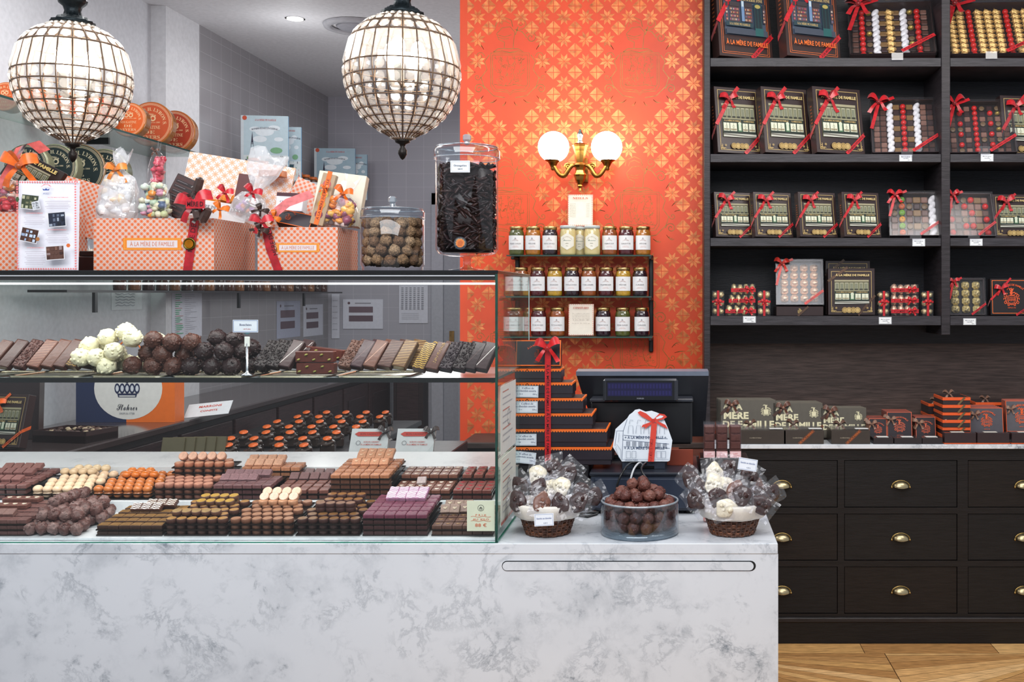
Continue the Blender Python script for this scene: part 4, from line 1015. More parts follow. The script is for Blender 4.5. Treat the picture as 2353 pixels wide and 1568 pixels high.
def jam_jar(px,py,code,word,label,Y=JY,seed=0):
    t=thing('jam_jar',label,'jar',(X(px,Y),Y,JZ[py]+.0004))
    r=.037; h=.142
    q=MB(); prof=[(r*.8,0),(r*.96,.004),(r,.012),(r,.104),(r*.96,.114),(r*.86,.121),(r*.84,.128)]
    q.lathe(prof,24,JC[code][0]); q.make('jam',m_jam,t) if False else obj('jam',cached(('jam',code),lambda:q),m_jam,t)
    def gl():
        q=MB(); q.lathe([(a+.0016,b) for a,b in prof]+[(r*.86,.133)],28,(255,255,255),closed=True); return q
    obj('glass',cached('jarglass',gl),m_jar,t)
    def ld():
        q=MB(); q.lathe([(r*.84,.124),(r*.93,.126),(r*.94,.138),(r*.9,.1415),(0,.1415)],28,(206,176,120)); return q
    obj('lid',cached('jarlid',ld),m_brass,t)
    def lb():
        q=MB(); n=10; a0,a1=R(-90-66),R(-90+66); rr_=r+.0024; vs=[];fs=[]
        for i in range(n+1):
            a=a0+(a1-a0)*i/n; vs+=[(rr_*math.cos(a),rr_*math.sin(a),.026),(rr_*math.cos(a),rr_*math.sin(a),.096)]
        for i in range(n): fs.append((2*i,2*i+2,2*i+3,2*i+1))
        q.add(vs,fs,(238,238,240),True)
        k=len(q.v); q.lay=2
        arms_print(q,0,.081,.007,(120,110,120)); q.arc(NAME,0,.052,.0225,.0026,(190,150,140),-38,38); q.text(word,0,.056,.0062,(70,66,76),'sans',w=min(.052,.0065*len(word))); q.text('CONFITURE EXTRA',0,.044,.0022,(205,150,140),w=.022); q.text('PRÉPARÉE À LA MAIN',0,.039,.0022,(205,150,140),w=.03)
        for i in range(k,len(q.v)):
            x,y,z=q.v[i]; a=-PI/2+x/rr_; q.v[i]=((rr_-y*1.0)*math.cos(a),(rr_-y)*math.sin(a),z)
        return q
    obj('paper_label',cached(('jarlabel',word),lb),m_paper,t)
row1=[(1187,'g','REINE CLAUDE'),(1225,'o','PÊCHE'),(1264,'d','MYRTILLE SAUVAGE'),(1401,'b','ABRICOT'),(1439,'r','GRIOTTE'),(1478,'o','PÊCHE')]
row2=[(1197,'b','CERISE'),(1236,'r','GRIOTTE'),(1275,'y','ANANAS'),(1314,'d','MYRTILLE SAUVAGE'),(1353,'b','POIRE CARAMEL'),(1393,'r','FRAMBOISE'),(1432,'y','PÊCHE'),(1471,'d','CASSIS')]
row3=[(1188,'b','ABRICOT'),(1238,'r','PÊCHE DE VIGNE'),(1281,'b','FRUIT DE LA PASSION'),(1386,'d','MÛRE FRUIT ROUGE'),(1431,'g','REINE CLAUDE'),(1475,'d','CASSIS')]
side={1187:'outermost on the glass case side',1225:'beside the green jar',1478:'outermost by the black shelving',1188:'behind the case glass'}
for ri,row in enumerate((row1,row2,row3)):
    for px,code,word in row:
        jam_jar(px,ri,code,word,'%s jam jar labelled %s on the %s glass shelf%s'%(JC[code][1],word.title(),('top','middle','bottom')[ri],' '+side[px] if (px in side and word in('PÊCHE',)) else ''))
for px,Y,lb in ((1305,JY-.01,'pale honey jar with hexagonal label beside the blueberry jam'),(1333,JY+.06,'pale honey jar tucked behind two others on the top glass shelf'),(1361,JY-.01,'pale honey jar with hexagonal label beside the apricot jam')):
    t=thing('honey_jar',lb,'jar',(X(px,Y),Y,JZ[0]+.0004))
    def hm():
        q=MB(); q.lathe([(.034,0),(.038,.005),(.039,.012),(.039,.11),(.037,.122),(.034,.13)],24,(232,214,150)); return q
    obj('honey',cached('honey',hm),m_honey,t)
    obj('glass',cached('honeyglass',lambda:MB().lathe([(.0355,0),(.0395,.005),(.0407,.012),(.0407,.112),(.038,.125),(.036,.135)],28,(255,255,255),closed=True)),m_jar,t)
    obj('lid',cached('honeylid',lambda:MB().lathe([(.036,.13),(.039,.131),(.039,.143),(.037,.1455),(0,.1455)],28,(196,206,206))),m_satin,t)
    def hl():
        q=MB(); y_=q.L()
        for i in range(12):
            a0,a1=-.0364+.00607*i,-.0364+.00607*(i+1); f_=lambda a:.042-abs(a)*.577
            q.add([(a0,y_,.066-f_(a0)),(a1,y_,.066-f_(a1)),(a1,y_,.066+f_(a1)),(a0,y_,.066+f_(a0))],[(0,1,2,3)],(240,238,226))
        q.L()
        q.text('Provence',0,.072,.0075,(60,110,90),'script',w=.04); q.text('MIEL',0,.056,.0045,(120,120,90),'serif'); q.text('250 g',0,.044,.0035,(120,120,90)); q.arc('LES ABEILLES',0,.062,.027,.004,(150,120,60),-60,60)
        for i,(x,y,z) in enumerate(q.v):
            a=-PI/2+x/.0415; rr_=.0412-y; q.v[i]=(rr_*math.cos(a),rr_*math.sin(a),z)
        return q
    obj('paper_label',cached('honeylabel',hl),m_paper,t)
def sign(px0,px1,py0,py1,Y,title,label,lines,tc=(214,80,50),tilt=0,curl=0):
    w=S(px1-px0,Y); h=S(py1-py0,Y)
    t=thing('paper_sign',label,'sign',(X((px0+px1)/2,Y),Y,Z(py1,Y)),(R(-3),0,tilt))
    q=MB(); q.box(-w/2,w/2,0,.0008,0,h,(238,230,216)); q.make('sheet',m_paper,t)
    q=MB(); n=int(w/.009)
    for i in range(n):
        x=-w/2+w*(i+.5)/n
        for z in (.003,h-.003): q.disc(x,z,.0022,(226,120,90),6)
    n=int(h/.009)
    for i in range(n):
        z=h*(i+.5)/n
        for x in (-w/2+.003,w/2-.003): q.disc(x,z,.0022,(226,120,90),6)
    q.text(title,0,h*.88,h*.065,tc,'serif',w=w*.62); q.rect(-w*.25,h*.78,w*.25,h*.782,(200,160,140))
    for i,(a,b) in enumerate(lines):
        z=h*(.7-i*.052)
        if b: q.text(a,-w*.42,z,h*.022,(130,110,100),'sans',al='l',w=w*.24); q.text(b,w*.3,z,h*.022,(130,110,100),'sans',w=w*.14)
        else: q.text(a,0,z,h*.022,(130,110,100),'sans',w=w*.7)
    q.make('lettering',m_paper,t,(0,-.0003,0)); return t
sign(1305,1362,447,519,JY+.02,'MIELS','white paper sign headed Miels standing behind the honey jars',[(a,'12,50 €') for a in ('Lavande','Fleur','Châtaigne','Acacia','Tilleul','Sapin','Montagne','Romarin','Thym')])
sign(1306,1364,699,771,JY-.03,'CONFITURES','cream paper sign headed Confitures between jars on the bottom glass shelf',[(a,None) for a in ('Nos confitures sont cuites','au chaudron en petites quantités','avec des fruits mûrs choisis','et du sucre de canne','10,50 €','','le pot de 250 g')],(190,60,40),R(-4))

# ================================================================ things on the open end of the marble counter
CZ=.9006
TX=X(1183,3.32)
def wp_(px,Y): return X(px,Y)
t=thing('black_riser','low black stand under the tower of boxes','display stand',(TX+.15,3.32,CZ)); q=MB(); q.cbox(-.14,.085,0,.2,0,Z(1069,3.32)-CZ-.001,.003,(26,24,28)); q.make('block',m_satin,t)
tw=[(1406,1021,1068),(1395,986,1033),(1362,950,991),(1340,911,951),(1316,873,914),(1290,838,874)]
NMS=('lowest','second','third','fourth','fifth','sixth')
zc=Z(1069,3.32)
for i,(px1,a,c) in enumerate(tw):
    w=S(px1-1183,3.32); h=S(c-a,3.32)*.86; d=w*.62
    t=thing('stacked_box',NMS[i]+' black box of the ribboned tower counting up from the counter','gift box',(TX+w/2,3.32,zc))
    q=MB(); q.cbox(-w/2+.003,w/2-.003,.003,d-.003,0,h*.86,.001,(40,34,42)); q.box(-w/2+.006,w/2-.006,.006,d-.006,h*.86,h,(40,34,42)); q.make('box_body',m_satin,t)
    q=MB(); q.cbox(-w/2,w/2,0,d,h*.28,h,.001,(42,36,44)); q.make('box_lid',m_satin,t)
    q=MB(); e=.0045
    q.box(-w/2-.0005,w/2+.0005,-.0006,d,h-.005,h+.0004,ORB); q.box(-w/2+e,w/2-e,e,d-e,h+.0005,h+.0008,(38,30,36))
    n=int(w/.0085)
    for k in range(n): q.disc(-w/2+w*(k+.5)/n,h-.0055,.0036,ORB,6)
    q.make('orange_rim',m_paper,t)
    if i in(0,1,3,4):
        q=MB(); a0=[R(-6),0,0,R(0),R(-1),0][i]; W_,H_=.066,.037
        q.M=Matrix.Translation((-w/2+.034+.002*i,-.002,h*.42))@Matrix.Rotation(-a0,4,'Y')
        q.box(-W_/2,W_/2,0,.0006,-H_/2,H_/2,(226,230,238)); q.frame(-W_/2+.002,-H_/2+.002,W_/2-.002,H_/2-.002,.0007,(90,110,150))
        q.text('Coffret de',0,.011,.0062,(60,70,110),'serif'); q.text('chocolats assortis',0,.0025,.0062,(60,70,110),'serif',w=.052); q.text('35 €',-.022,-.008,.004,(90,100,130),'serif'); q.text('220 g',.022,-.008,.004,(90,100,130),'serif')
        q.make('price_card',m_paper,t)
    zc+=h+.0012
w=S(104,3.32); h=S(60,3.32)
t=thing('stacked_box','topmost black box of the tower, tilted up to show its orange bordered lid','gift box',(TX+w/2,3.335,zc+.007),(R(-10),0,0))
q=MB(); q.cbox(-w/2,w/2,0,.035,0,h,.0015,(36,31,38)); q.make('box_body',m_satin,t)
q=MB(); q.frame(-w/2,0,w/2,h,.0035,ORB); q.arc('À LA MÈRE DE FAMILLE',0,h*.2,h*.62,.0055,(226,84,40),-42,42); arms_print(q,0,h*.46,h*.28,(150,66,44)); q.text('DEPUIS 1761',0,h*.14,.0035,(150,66,44)); q.make('lid_print',m_paper,t)
rib=thing('red_ribbon','long red lettered ribbon with a bow tying the whole box tower','ribbon',(X(1259,3.315),3.315,Z(1068,3.315)))
hr=Z(838,3.315)-Z(1068,3.315)+.015
q=MB(); q.box(-.0095,.0095,-.0012,-.0006,-.001,hr+.05,(206,26,34)); 
for zz in (hr*.27,hr*.73): q.text(NAME,0,zz,.0085,(80,8,14),'bold',w=.15,rot=-PI/2,y=-.0018)
for s_ in(-1,1): 
    for k in range(60): q.rect(s_*.0082-.0003,k*hr/60,s_*.0082+.0003,k*hr/60+.0015,(120,10,16),-.0016)
q.make('band',m_ribbon,rib)
obj('bow',bow_(.062,(222,30,36),(170,16,24),True,5),m_ribbon,rib,(.0,-.012,Z(800,3.315)-Z(1068,3.315)))
# printed lists stuck on the outside of the case end
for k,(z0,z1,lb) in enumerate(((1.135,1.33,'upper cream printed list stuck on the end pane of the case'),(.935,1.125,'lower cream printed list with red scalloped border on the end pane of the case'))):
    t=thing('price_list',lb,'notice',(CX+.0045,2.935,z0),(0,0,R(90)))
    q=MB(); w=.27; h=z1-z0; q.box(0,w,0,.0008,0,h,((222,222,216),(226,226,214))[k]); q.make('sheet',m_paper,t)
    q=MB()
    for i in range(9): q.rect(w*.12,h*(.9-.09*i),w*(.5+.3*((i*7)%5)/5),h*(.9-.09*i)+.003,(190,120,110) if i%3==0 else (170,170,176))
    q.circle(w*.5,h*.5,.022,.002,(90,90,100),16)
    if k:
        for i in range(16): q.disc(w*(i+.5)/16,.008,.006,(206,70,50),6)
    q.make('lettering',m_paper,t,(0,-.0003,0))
# cash box, till, display and gift shaped card
t=thing('cash_box','dark blue-grey cash box on the marble counter behind the chocolate bowl','cash box',(X(1480,3.27),3.27,CZ))
dw=.335; dh=.124
q=MB(); q.cbox(-dw/2,dw/2,0,.33,.012,dh,.004,(40,47,62)); q.cbox(-dw/2-.004,dw/2+.004,-.006,.335,dh-.003,dh+.008,.003,(30,34,44)); q.make('housing',m_satin,t)
q=MB(); q.cbox(-dw/2+.012,dw/2-.012,-.008,0,.02,dh-.01,.003,(38,46,62)); q.make('drawer_front',m_satin,t)
for sx in(-1,1):
    for y in (.03,.29): q=MB(); q.lathe([(.012,0),(.012,.013)],12,(14,14,16),cx=sx*.14,cy=y); q.make('foot',m_matte,t)
TZ=CZ+dh+.0088
bx_=X(1479,3.33)
t=thing('card_stand','dark blue plastic stand with a cable opening on the cash box','display stand',(bx_,3.33,TZ))
bw=S(98,3.33)/2; bh=Z(1062,3.33)-TZ
q=MB(); q.cbox(-bw,bw,0.02,.09,0,bh,.002,(38,45,58)); q.box(-bw,-bw*.5,.0,.02,0,bh*1.0,(38,45,58)); q.box(bw*.5,bw,.0,.02,0,bh,(38,45,58)); q.box(-bw*.5,bw*.5,.0,.02,bh*.45,bh,(38,45,58)); q.box(-bw*.5,bw*.5,.018,.02,0,bh*.5,(8,8,10)); q.make('shell',m_satin,t)
for k,(dx,c,lb) in enumerate(((-.02,(14,14,16),'black cable curving down in front of the cash box'),(-.005,(190,192,196),'pale grey cable hanging before the cash box'),(.008,(14,14,16),'black cable slanting right from the display base opening'))):
    q=MB(); x0=bx_+dx*.6; P=[(x0,3.335,TZ+.012),(x0-.006+dx,3.312,TZ+.022),(x0-.02+dx*1.4,3.25,TZ+.008),(x0-.028+dx*2+.02*(k==2)*2,3.235,TZ-.04),(x0-.024+dx*2+.06*(k==2),3.235,CZ+.04),(x0-.03+dx*1.5+.05*(k==2),3.225,CZ+.004)]
    PP=[]
    for i in range(len(P)-1):
        p0=Vector(P[max(i-1,0)]);p1=Vector(P[i]);p2=Vector(P[i+1]);p3=Vector(P[min(i+2,len(P)-1)])
        for s_ in range(5):
            tt=s_/5; PP.append(.5*((2*p1)+(-p0+p2)*tt+(2*p0-5*p1+4*p2-p3)*tt*tt+(-p0+3*p1-3*p2+p3)*tt**3))
    q.tube(PP,.0032,7,c); tag(q.make('cable',m_satin),lb,'cable')
q=MB(); q.tube([(X(1330,3.24),3.24,CZ+.004),(X(1350,3.22),3.22,CZ+.004),(X(1372,3.26),3.26,CZ+.004)],.004,6,(12,12,14)); q.tube([(X(1326,3.26),3.26,CZ+.0045),(X(1352,3.25),3.245,CZ+.011),(X(1374,3.28),3.28,CZ+.0045)],.004,6,(12,12,14)); tag(q.make('power_cord',m_satin),'black power cord lying on the marble between the basket and the bowl','cable')
t=thing('shop_front_card','cut-out white card shaped like a corner shop tied with a red bow','display card',(bx_,3.325,Z(1061,3.325)),(R(-4),0,0))
k=S(1,3.325)
O=[(-50,0),(-71,33),(-66,74),(-59,84),(-40,100),(-34,112),(-22,117),(-18,116),(-12,120),(10,116),(20,122),(-2,128),(-12,128)]
OUT=[(-50,0),(-71,33),(-65,74),(-38,99),(-33,107),(-26,112),(-20,118),(-10,120),(4,114),(18,116),(30,112),(44,106),(46,98),(56,76),(66,48),(60,2),(56,0)]
q=MB(); n=len(OUT); q.add([(x*k,0,z*k) for x,z in OUT]+[(x*k,.004,z*k) for x,z in OUT],[tuple(range(n))]+[tuple(reversed(range(n,2*n)))]+[(i,i+n,(i+1)%n+n,(i+1)%n) for i in range(n)],(226,232,240)); q.make('card',m_paper,t)
q=MB(); BL=(84,98,124); u_=k
def sk(p,w=.9,c=BL,cl=False): q.stroke([(x*u_,z*u_) for x,z in p],w*u_,c,closed=cl)
sk([(-50,3),(-47,70),(-38,97)],1); sk([(-66,36),(-62,70),(-46,70)]); sk([(-47,49),(58,40)]); sk([(-46,34),(60,30)]); sk([(-46,60),(55,52)])
sk([(-47,49),(-48,60)]); q.text('+ À LA MÈRE DE FAMILLE +',4*u_,55*u_,6*u_,BL,'bold',w=96*u_); q.text('+ À LA MÈRE DE FAMILLE +',5*u_,31*u_,6*u_,BL,'bold',w=100*u_)
for i in range(7):
    x=-40+i*14; z=44-i*.7; q.frame(x*u_,(z-8)*u_,(x+9)*u_,(z+2)*u_,.6*u_,BL); 
    for m in range(3): sk([(x+2+m*2.4,z-7),(x+2+m*2.4,z+1)],.9,(60,70,96))
for i in range(5): x=-36+i*18; sk([(x,64),(x+2,82),(x+11,82),(x+12,63)],.7); sk([(x+3,86),(x+5,95),(x+12,94)],.7)
for i in range(4): x=-40+i*13 if i<2 else 8+i*11; q.frame(x*u_,8*u_,(x+10)*u_,24*u_,.6*u_,BL)
sk([(-64,10+20),(-56,8),(-52,8),(-52,26),(-62,40),(-64,30)],.6); sk([(-58,44),(-56,66)],.6); sk([(-48,5),(58,5)],.6); q.text('GRANDS PARIS',-28*u_,3.4*u_,3*u_,BL,w=30*u_)
RR=(214,62,44)
q.poly([(10*u_,0),(24*u_,0),(31*u_,88*u_),(18*u_,88*u_)],RR); q.text(NAME,17*u_,26*u_,7*u_,(150,30,24),w=52*u_,rot=PI/2-.06)
q.poly([(x*u_,z*u_) for x,z in ((20,90),(-6,104),(-14,112),(-8,116),(6,110),(20,98))],RR); q.poly([(x*u_,z*u_) for x,z in ((20,92),(-2,84),(-5,78),(4,80),(2,74),(24,90))],RR)
q.poly([(x*u_,z*u_) for x,z in ((22,96),(36,110),(48,108),(54,102),(46,97),(26,92))],RR); q.poly([(x*u_,z*u_) for x,z in ((24,92),(40,82),(56,74),(50,84),(30,94))],RR); q.disc(22*u_,93*u_,5*u_,(190,40,30),10)
q.poly([(x*u_,z*u_) for x,z in ((28,100),(38,106),(46,104),(42,100),(30,97))],(226,232,240))
q.make('print',m_paper,t,(0,-.0006,0))
# till: screen seen from behind, customer display, stand
t=thing('cash_register','black touchscreen till seen from behind with a small customer display','cash register',(X(1477,3.62),3.62,.0))
Yt=3.62
def tz(py): return Z(py,Yt)
def tx(px): return X(px,Yt)-X(1477,Yt)
q=MB()
q.add([(tx(1325),-.02,tz(853)),(tx(1628),-.02,tz(853)),(tx(1628),-.02,tz(863)),(tx(1325),-.02,tz(863)),(tx(1327),.02,tz(849)),(tx(1626),.02,tz(849))],[(0,1,2,3),(0,4,5,1)],(104,112,128))
q.add([(tx(1326),-.018,tz(863)),(tx(1628),-.018,tz(863)),(tx(1620),.05,tz(1008)),(tx(1372),.05,tz(1008)),(tx(1336),.0,tz(900))],[(0,1,2,3,4)],(34,36,42))
q.add([(tx(1326),-.02,tz(855)),(tx(1372),.05,tz(1008)),(tx(1372),.08,tz(1008)),(tx(1330),.03,tz(852)),(tx(1628),-.02,tz(855)),(tx(1620),.05,tz(1008)),(tx(1620),.08,tz(1008)),(tx(1628),.03,tz(852))],[(0,1,2,3),(4,7,6,5)],(58,62,70)); q.make('screen_back',m_satin,t)
q=MB(); q.cbox(tx(1363),tx(1590),-.10,.0,tz(1012),tz(916),.006,(14,14,18)); q.cbox(tx(1361),tx(1592),-.104,.0,tz(918),tz(910),.003,(48,50,58)); q.make('rear_cover',m_satin,t)
q=MB(); q.cbox(tx(1430),tx(1540),-.06,.06,TZ+.0,tz(1008),.004,(20,20,24)); q.box(tx(1390),tx(1560),-.08,.1,TZ-.0,TZ+.012,(20,20,24)); q.make('stand',m_satin,t)
q=MB(); q.cbox(tx(1392),tx(1558),-.135,-.112,tz(915),tz(864),.006,(42,44,52)); d_=q.make('customer_display',m_gloss,t)
q=MB(); q.box(tx(1399),tx(1550),-.1362,-.136,tz(911),tz(868),(12,12,18)); q.make('bezel',m_gloss,d_)
q=MB(); q.box(tx(1402),tx(1545),-.1372,-.137,tz(902),tz(872),(22,20,62))
for k_ in range(2):
    for m in range(20): q.rect(tx(1404+m*7),tz(885+k_*15),tx(1409+m*7),tz(875+k_*15),(34,30,84),-.1378)
q.make('screen',m_gloss,d_)
q=MB(); q.text('POSIFLEX',tx(1475),tz(907),.004,(150,152,160),y=-.1375); q.make('brand_lettering',m_paper,d_)
# brown clutter behind the display
q=MB(); q.cbox(0,S(250,3.5),0,.16,.0,.13,.003,(64,34,30)); tag(q.make('wooden_block',m_woodh,None,(X(1372,3.5),3.62,CZ)),'reddish brown wooden box behind the cash box','box')
q=MB(); q.cbox(0,.085,0,.004,0,.052,.001,(130,52,30)); tag(q.make('rust_card',m_paper,None,(X(1532,3.34),3.40,TZ)),'rust coloured card standing beside the display base','card')

# ================================================================ wrapped chocolates in baskets, truffle bowl
def truffle(r,seed,c,bump=.22,spik=6):
    q=MB(); q.ball(r,0,0,0,16,11,c,bump=bump,seed=seed,fr=26)
    g=random.Random(seed)
    for k in range(spik):
        a,b_=g.uniform(0,2*PI),g.uniform(-.3,1.2); d=Vector((math.cos(a)*math.cos(b_),math.sin(a)*math.cos(b_),math.sin(b_)))*r*.97
        q.ball(r*g.uniform(.12,.24),d.x,d.y,d.z,6,4,c,bump=.4,seed=k)
    return q
def drop(radius_list_key,n,cx,cy,rbase,z0,r,zmax,seed,taper=0,hmap=None,minf=.97):
    """pack balls of radius r into a round bowl, layer by layer up to a heap"""
    g=random.Random(seed); pts=[]; z=z0+r
    while len(pts)<n and z<zmax:
        lay=[]
        R_=(hmap(z) if hmap else rbase)-r
        if R_<0: break
        rings=max(1,int(R_/(2*r)+.9))
        for k in range(rings):
            rad=R_-k*2*r*1.0
            if rad<r*.6: rad=0; m=1
            else: m=int(2*PI*rad/(2*r*1.03))
            off=g.uniform(0,6)
            for i in range(m):
                a=off+2*PI*i/m; lay.append((cx+rad*math.cos(a)+g.uniform(-.05,.05)*r,cy+rad*math.sin(a)+g.uniform(-.05,.05)*r,z+g.uniform(-.15,.15)*r))
        pts+=lay; z+=1.62*r
    return pts
BXc=X(1470,3.02); BYc=3.02
bowl=thing('glass_bowl','round straight-sided glass bowl heaped with milk chocolate truffles','bowl',(BXc,BYc,CZ))
Rb=S(90,3.0); Hb=.095
q=MB(); q.lathe([(Rb-.003,0),(Rb,.004),(Rb,Hb)],48,(255,255,255),closed=True); q.lathe([(Rb-.006,.016),(Rb-.005,Hb)],48,(255,255,255),closed=True); q.make('wall',m_bowl,bowl)
q=MB(); q.tube([((Rb-.0025)*math.cos(2*PI*i/48),(Rb-.0025)*math.sin(2*PI*i/48),Hb) for i in range(48)],.0028,8,(206,222,232),closed=True); q.make('rim',glass_mat('glass_rim',(214,228,238),.05,.35,.9,haze=.25,hazec=(225,235,242)),bowl)
q=MB(); q.lathe([(0,.001),(Rb-.004,.001),(Rb-.001,.004),(Rb-.006,.015),(0,.015)],48,(190,210,222),closed=True); q.make('base',glass_mat('glass_base',(190,208,220),.05,.2,.8,haze=.18,hazec=(170,195,212)),bowl)
rt=.0168
pts=drop('b',200,BXc,BYc,0,CZ+.016,rt,CZ+.175,4,hmap=lambda z:(Rb-.007) if z<CZ+Hb-.01 else (Rb-.008)*max(0,1-((z-CZ-Hb+.01)/.07))**.6)
TV=[cached(('truffle',i),lambda i=i:truffle(rt*1.03,i,((106,62,54),(94,54,48),(118,74,64))[i%3],.12)) for i in range(6)]
for i,p in enumerate(pts):
    tag(obj('bowl_truffle',TV[i%6],m_rough,None,p,(i*1.3,i*.7,i*2.1)),'rough milk chocolate truffle heaped in the round glass bowl','chocolate','truffles in the glass bowl')
def basket(cx,cy,label,sc=1):
    t=thing('wicker_basket',label,'basket',(cx,cy,CZ),(0,0,.3))
    q=MB(); H=.064*sc; n=9; r0,r1=.062*sc,.083*sc
    for k in range(n):
        z=.004+H*k/(n-1); r=r0+(r1-r0)*k/(n-1)
        for ph in (0,1):
            P=[]
            for i in range(64):
                a=2*PI*i/64; P.append(((r+.0022*math.sin(16*a+PI*(k+ph)))*math.cos(a),(r+.0022*math.sin(16*a+PI*(k+ph)))*math.sin(a),z+ph*.003+.0008*math.sin(5*a+k)))
            q.tube(P,.0028,5,[(92,54,34),(112,66,40),(78,44,28)][(k+ph)%3],closed=True)
    for i in range(32):
        a=2*PI*i/32; q.tube([(r0*math.cos(a),r0*math.sin(a),.002),(r1*math.cos(a),r1*math.sin(a),H)],.0026,5,(84,48,30))
    for k in range(7): q.tube([((r0*k/7+.004)*math.cos(2*PI*i/24),(r0*k/7+.004)*math.sin(2*PI*i/24),.004) for i in range(24)],.004,4,(84,48,30),closed=True)
    q.make('weave',m_wicker,t)
    q=MB(); w_=lambda a,z:1+.022*math.sin(7*a)+.014*math.sin(17*a+z*90)
    q.lathe([(r1*.98,H*.98),(r1*1.07,H*.80),(r1*1.14,H*.9),(r1*1.2,H*1.2),(r1*1.24,H*1.4),(r1*1.16,H*1.48),(r1*1.04,H*1.3),(r1*.92,H*1.0),(r1*.8,H*.4)],56,(226,220,210),closed=True,wob=w_); q.make('linen_liner',m_cloth,t)
    return t
def wrapped(p,rot,s,kind,seed,label,group):
    mw=Matrix.Translation(p)@Euler(rot).to_matrix().to_4x4()
    t=thing('wrapped_chocolate',label,'chocolate',group=group,mw=mw)
    c={'d':(58,34,32),'m':(120,76,58),'w':(236,226,200)}[kind]
    def f():
        q=MB(); g=random.Random(seed); n=20; q.lay=0
        vs=[];rings=[(1.0,0,),(1.02,.25),(.86,.42),(.5,.5),(.2,.46)]
        m=len(rings)
        for (rr_,hh) in rings:
            for i in range(n):
                a=2*PI*i/n; lob=1+.09*math.sin(a*3+seed)+.06*math.sin(a*5+seed*2); rr2=rr_*lob
                vs.append((rr2*s*.62*math.cos(a),-hh*s*.42-.0015*math.sin(6*a+seed+rr_*9),rr2*s*.74*math.sin(a)))
        vs.append((0,-.48*s*.42,0)); fs=[]
        for j in range(m-1):
            for i in range(n): fs.append((j*n+i,j*n+(i+1)%n,(j+1)*n+(i+1)%n,(j+1)*n+i))
        for i in range(n): fs.append(((m-1)*n+i,(m-1)*n+(i+1)%n,m*n))
        fs.append(tuple(range(n))); q.add(vs,fs,c,True)
        for k in range(5): q.ball(s*g.uniform(.1,.2),s*g.uniform(-.35,.35),-s*.2,s*g.uniform(-.42,.42),8,6,c,bump=.3,seed=k)
        return q
    obj('chocolate',cached(('wc',kind,seed,round(s,4)),f),m_choc,t)
    def g_():
        q=MB(); vs=[];fs=[]; nx,nz=9,11
        for side in(0,1):
            b0=len(vs)
            for j in range(nz+1):
                for i in range(nx+1):
                    u,v=i/nx*2-1,j/nz*2-1; wv=1-.06*math.sin(v*4+seed)
                    bul=max(0,1-abs(u)**2)*max(0,1-abs(v*.8)**2)
                    x=u*s*.84*wv; z=v*s*1.12+.0 ; y=(-.36 if side==0 else .06)*s*bul+.05*s*math.sin(u*6+v*4+seed+side)+.03*s*math.sin(v*11+u*3)
                    vs.append((x,y,z))
            for j in range(nz):
                for i in range(nx):
                    a=b0+j*(nx+1)+i; fs.append((a,a+1,a+nx+2,a+nx+1))
        q.add(vs,fs,(255,255,255),False); return q
    obj('clear_bag',cached(('bag',seed,round(s,4)),g_),m_film,t)
def PX(px,py,Y): return W(px,py,Y)
b1=basket(X(1259,3.02),3.02,'wicker basket with linen liner beside the display case end',1.0)
b2=basket(X(1683,3.02),3.02,'wicker basket with linen liner at the outer end of the counter',1.0)
items1=[(1235,1092,3.06,'w',.2,'at the upper rear'),(1272,1078,3.08,'d',-.2,'half hidden at the top'),(1305,1088,3.04,'d',.7,'standing tallest at the top'),(1196,1118,3.04,'d',-.7,'poking out beside the case'),(1238,1124,2.99,'d',.2,'low in the middle row'),(1262,1126,3.0,'w',-.1,'in the centre'),(1290,1120,2.985,'w',.1,'pressed flower shaped in the centre'),(1335,1132,3.0,'d',.8,'leaning toward the bowl'),(1362,1142,3.01,'d',1.1,'sticking out toward the bowl'),(1190,1152,2.965,'d',-.25,'large one beside the case glass'),(1245,1156,2.94,'m',.3,'pale brown in front'),(1288,1158,2.94,'d',-.6,'in front above the price card'),(1330,1155,2.96,'d',.35,'square at the bowl side'),(1258,1140,3.04,'w',.6,'tucked behind the pale brown one')]
for i,(px,py,Y,k_,an,wh) in enumerate(items1):
    wrapped(PX(px,py,Y),(R(-22+5*math.sin(i)),an,.25*math.sin(i*2)),.040,k_,i%7,('white','milk','dark')['wmd'.index(k_)]+' bagged chocolate '+wh+', basket by the case',None)
items2=[(1590,1105,3.06,'d',-.9,'poking out leftmost'),(1642,1088,3.05,'w',-.2,'large round at the top'),(1672,1080,3.08,'d',.2,'small heart at the rear top'),(1720,1098,3.05,'d',.5,'behind the price card'),(1735,1118,3.06,'m',.9,'upper outer side'),(1640,1112,3.0,'w',.3,'spread in the middle'),(1670,1120,2.99,'w',-.4,'broad in the centre'),(1615,1128,3.0,'d',-.3,'dark with a cut edge'),(1690,1130,2.97,'m',.1,'round milk one in the centre'),(1600,1150,2.97,'d',-.8,'front row nearest the bowl'),(1648,1145,2.95,'d',.2,'front row middle'),(1705,1140,2.945,'d',.15,'large heart in front'),(1738,1142,3.0,'d',.9,'outer middle'),(1770,1135,3.02,'d',1.1,'sticking out at the counter end'),(1748,1160,2.95,'d',-.9,'low oval at the counter end'),(1668,1168,2.93,'w',1.2,'low oval in front')]
for i,(px,py,Y,k_,an,wh) in enumerate(items2):
    wrapped(PX(px,py,Y),(R(-22+5*math.sin(i)),an,.25*math.sin(i*2)),.041,k_,(i+3)%7,('white','milk','dark')['wmd'.index(k_)]+' bagged chocolate, '+wh+', in the end basket',None)
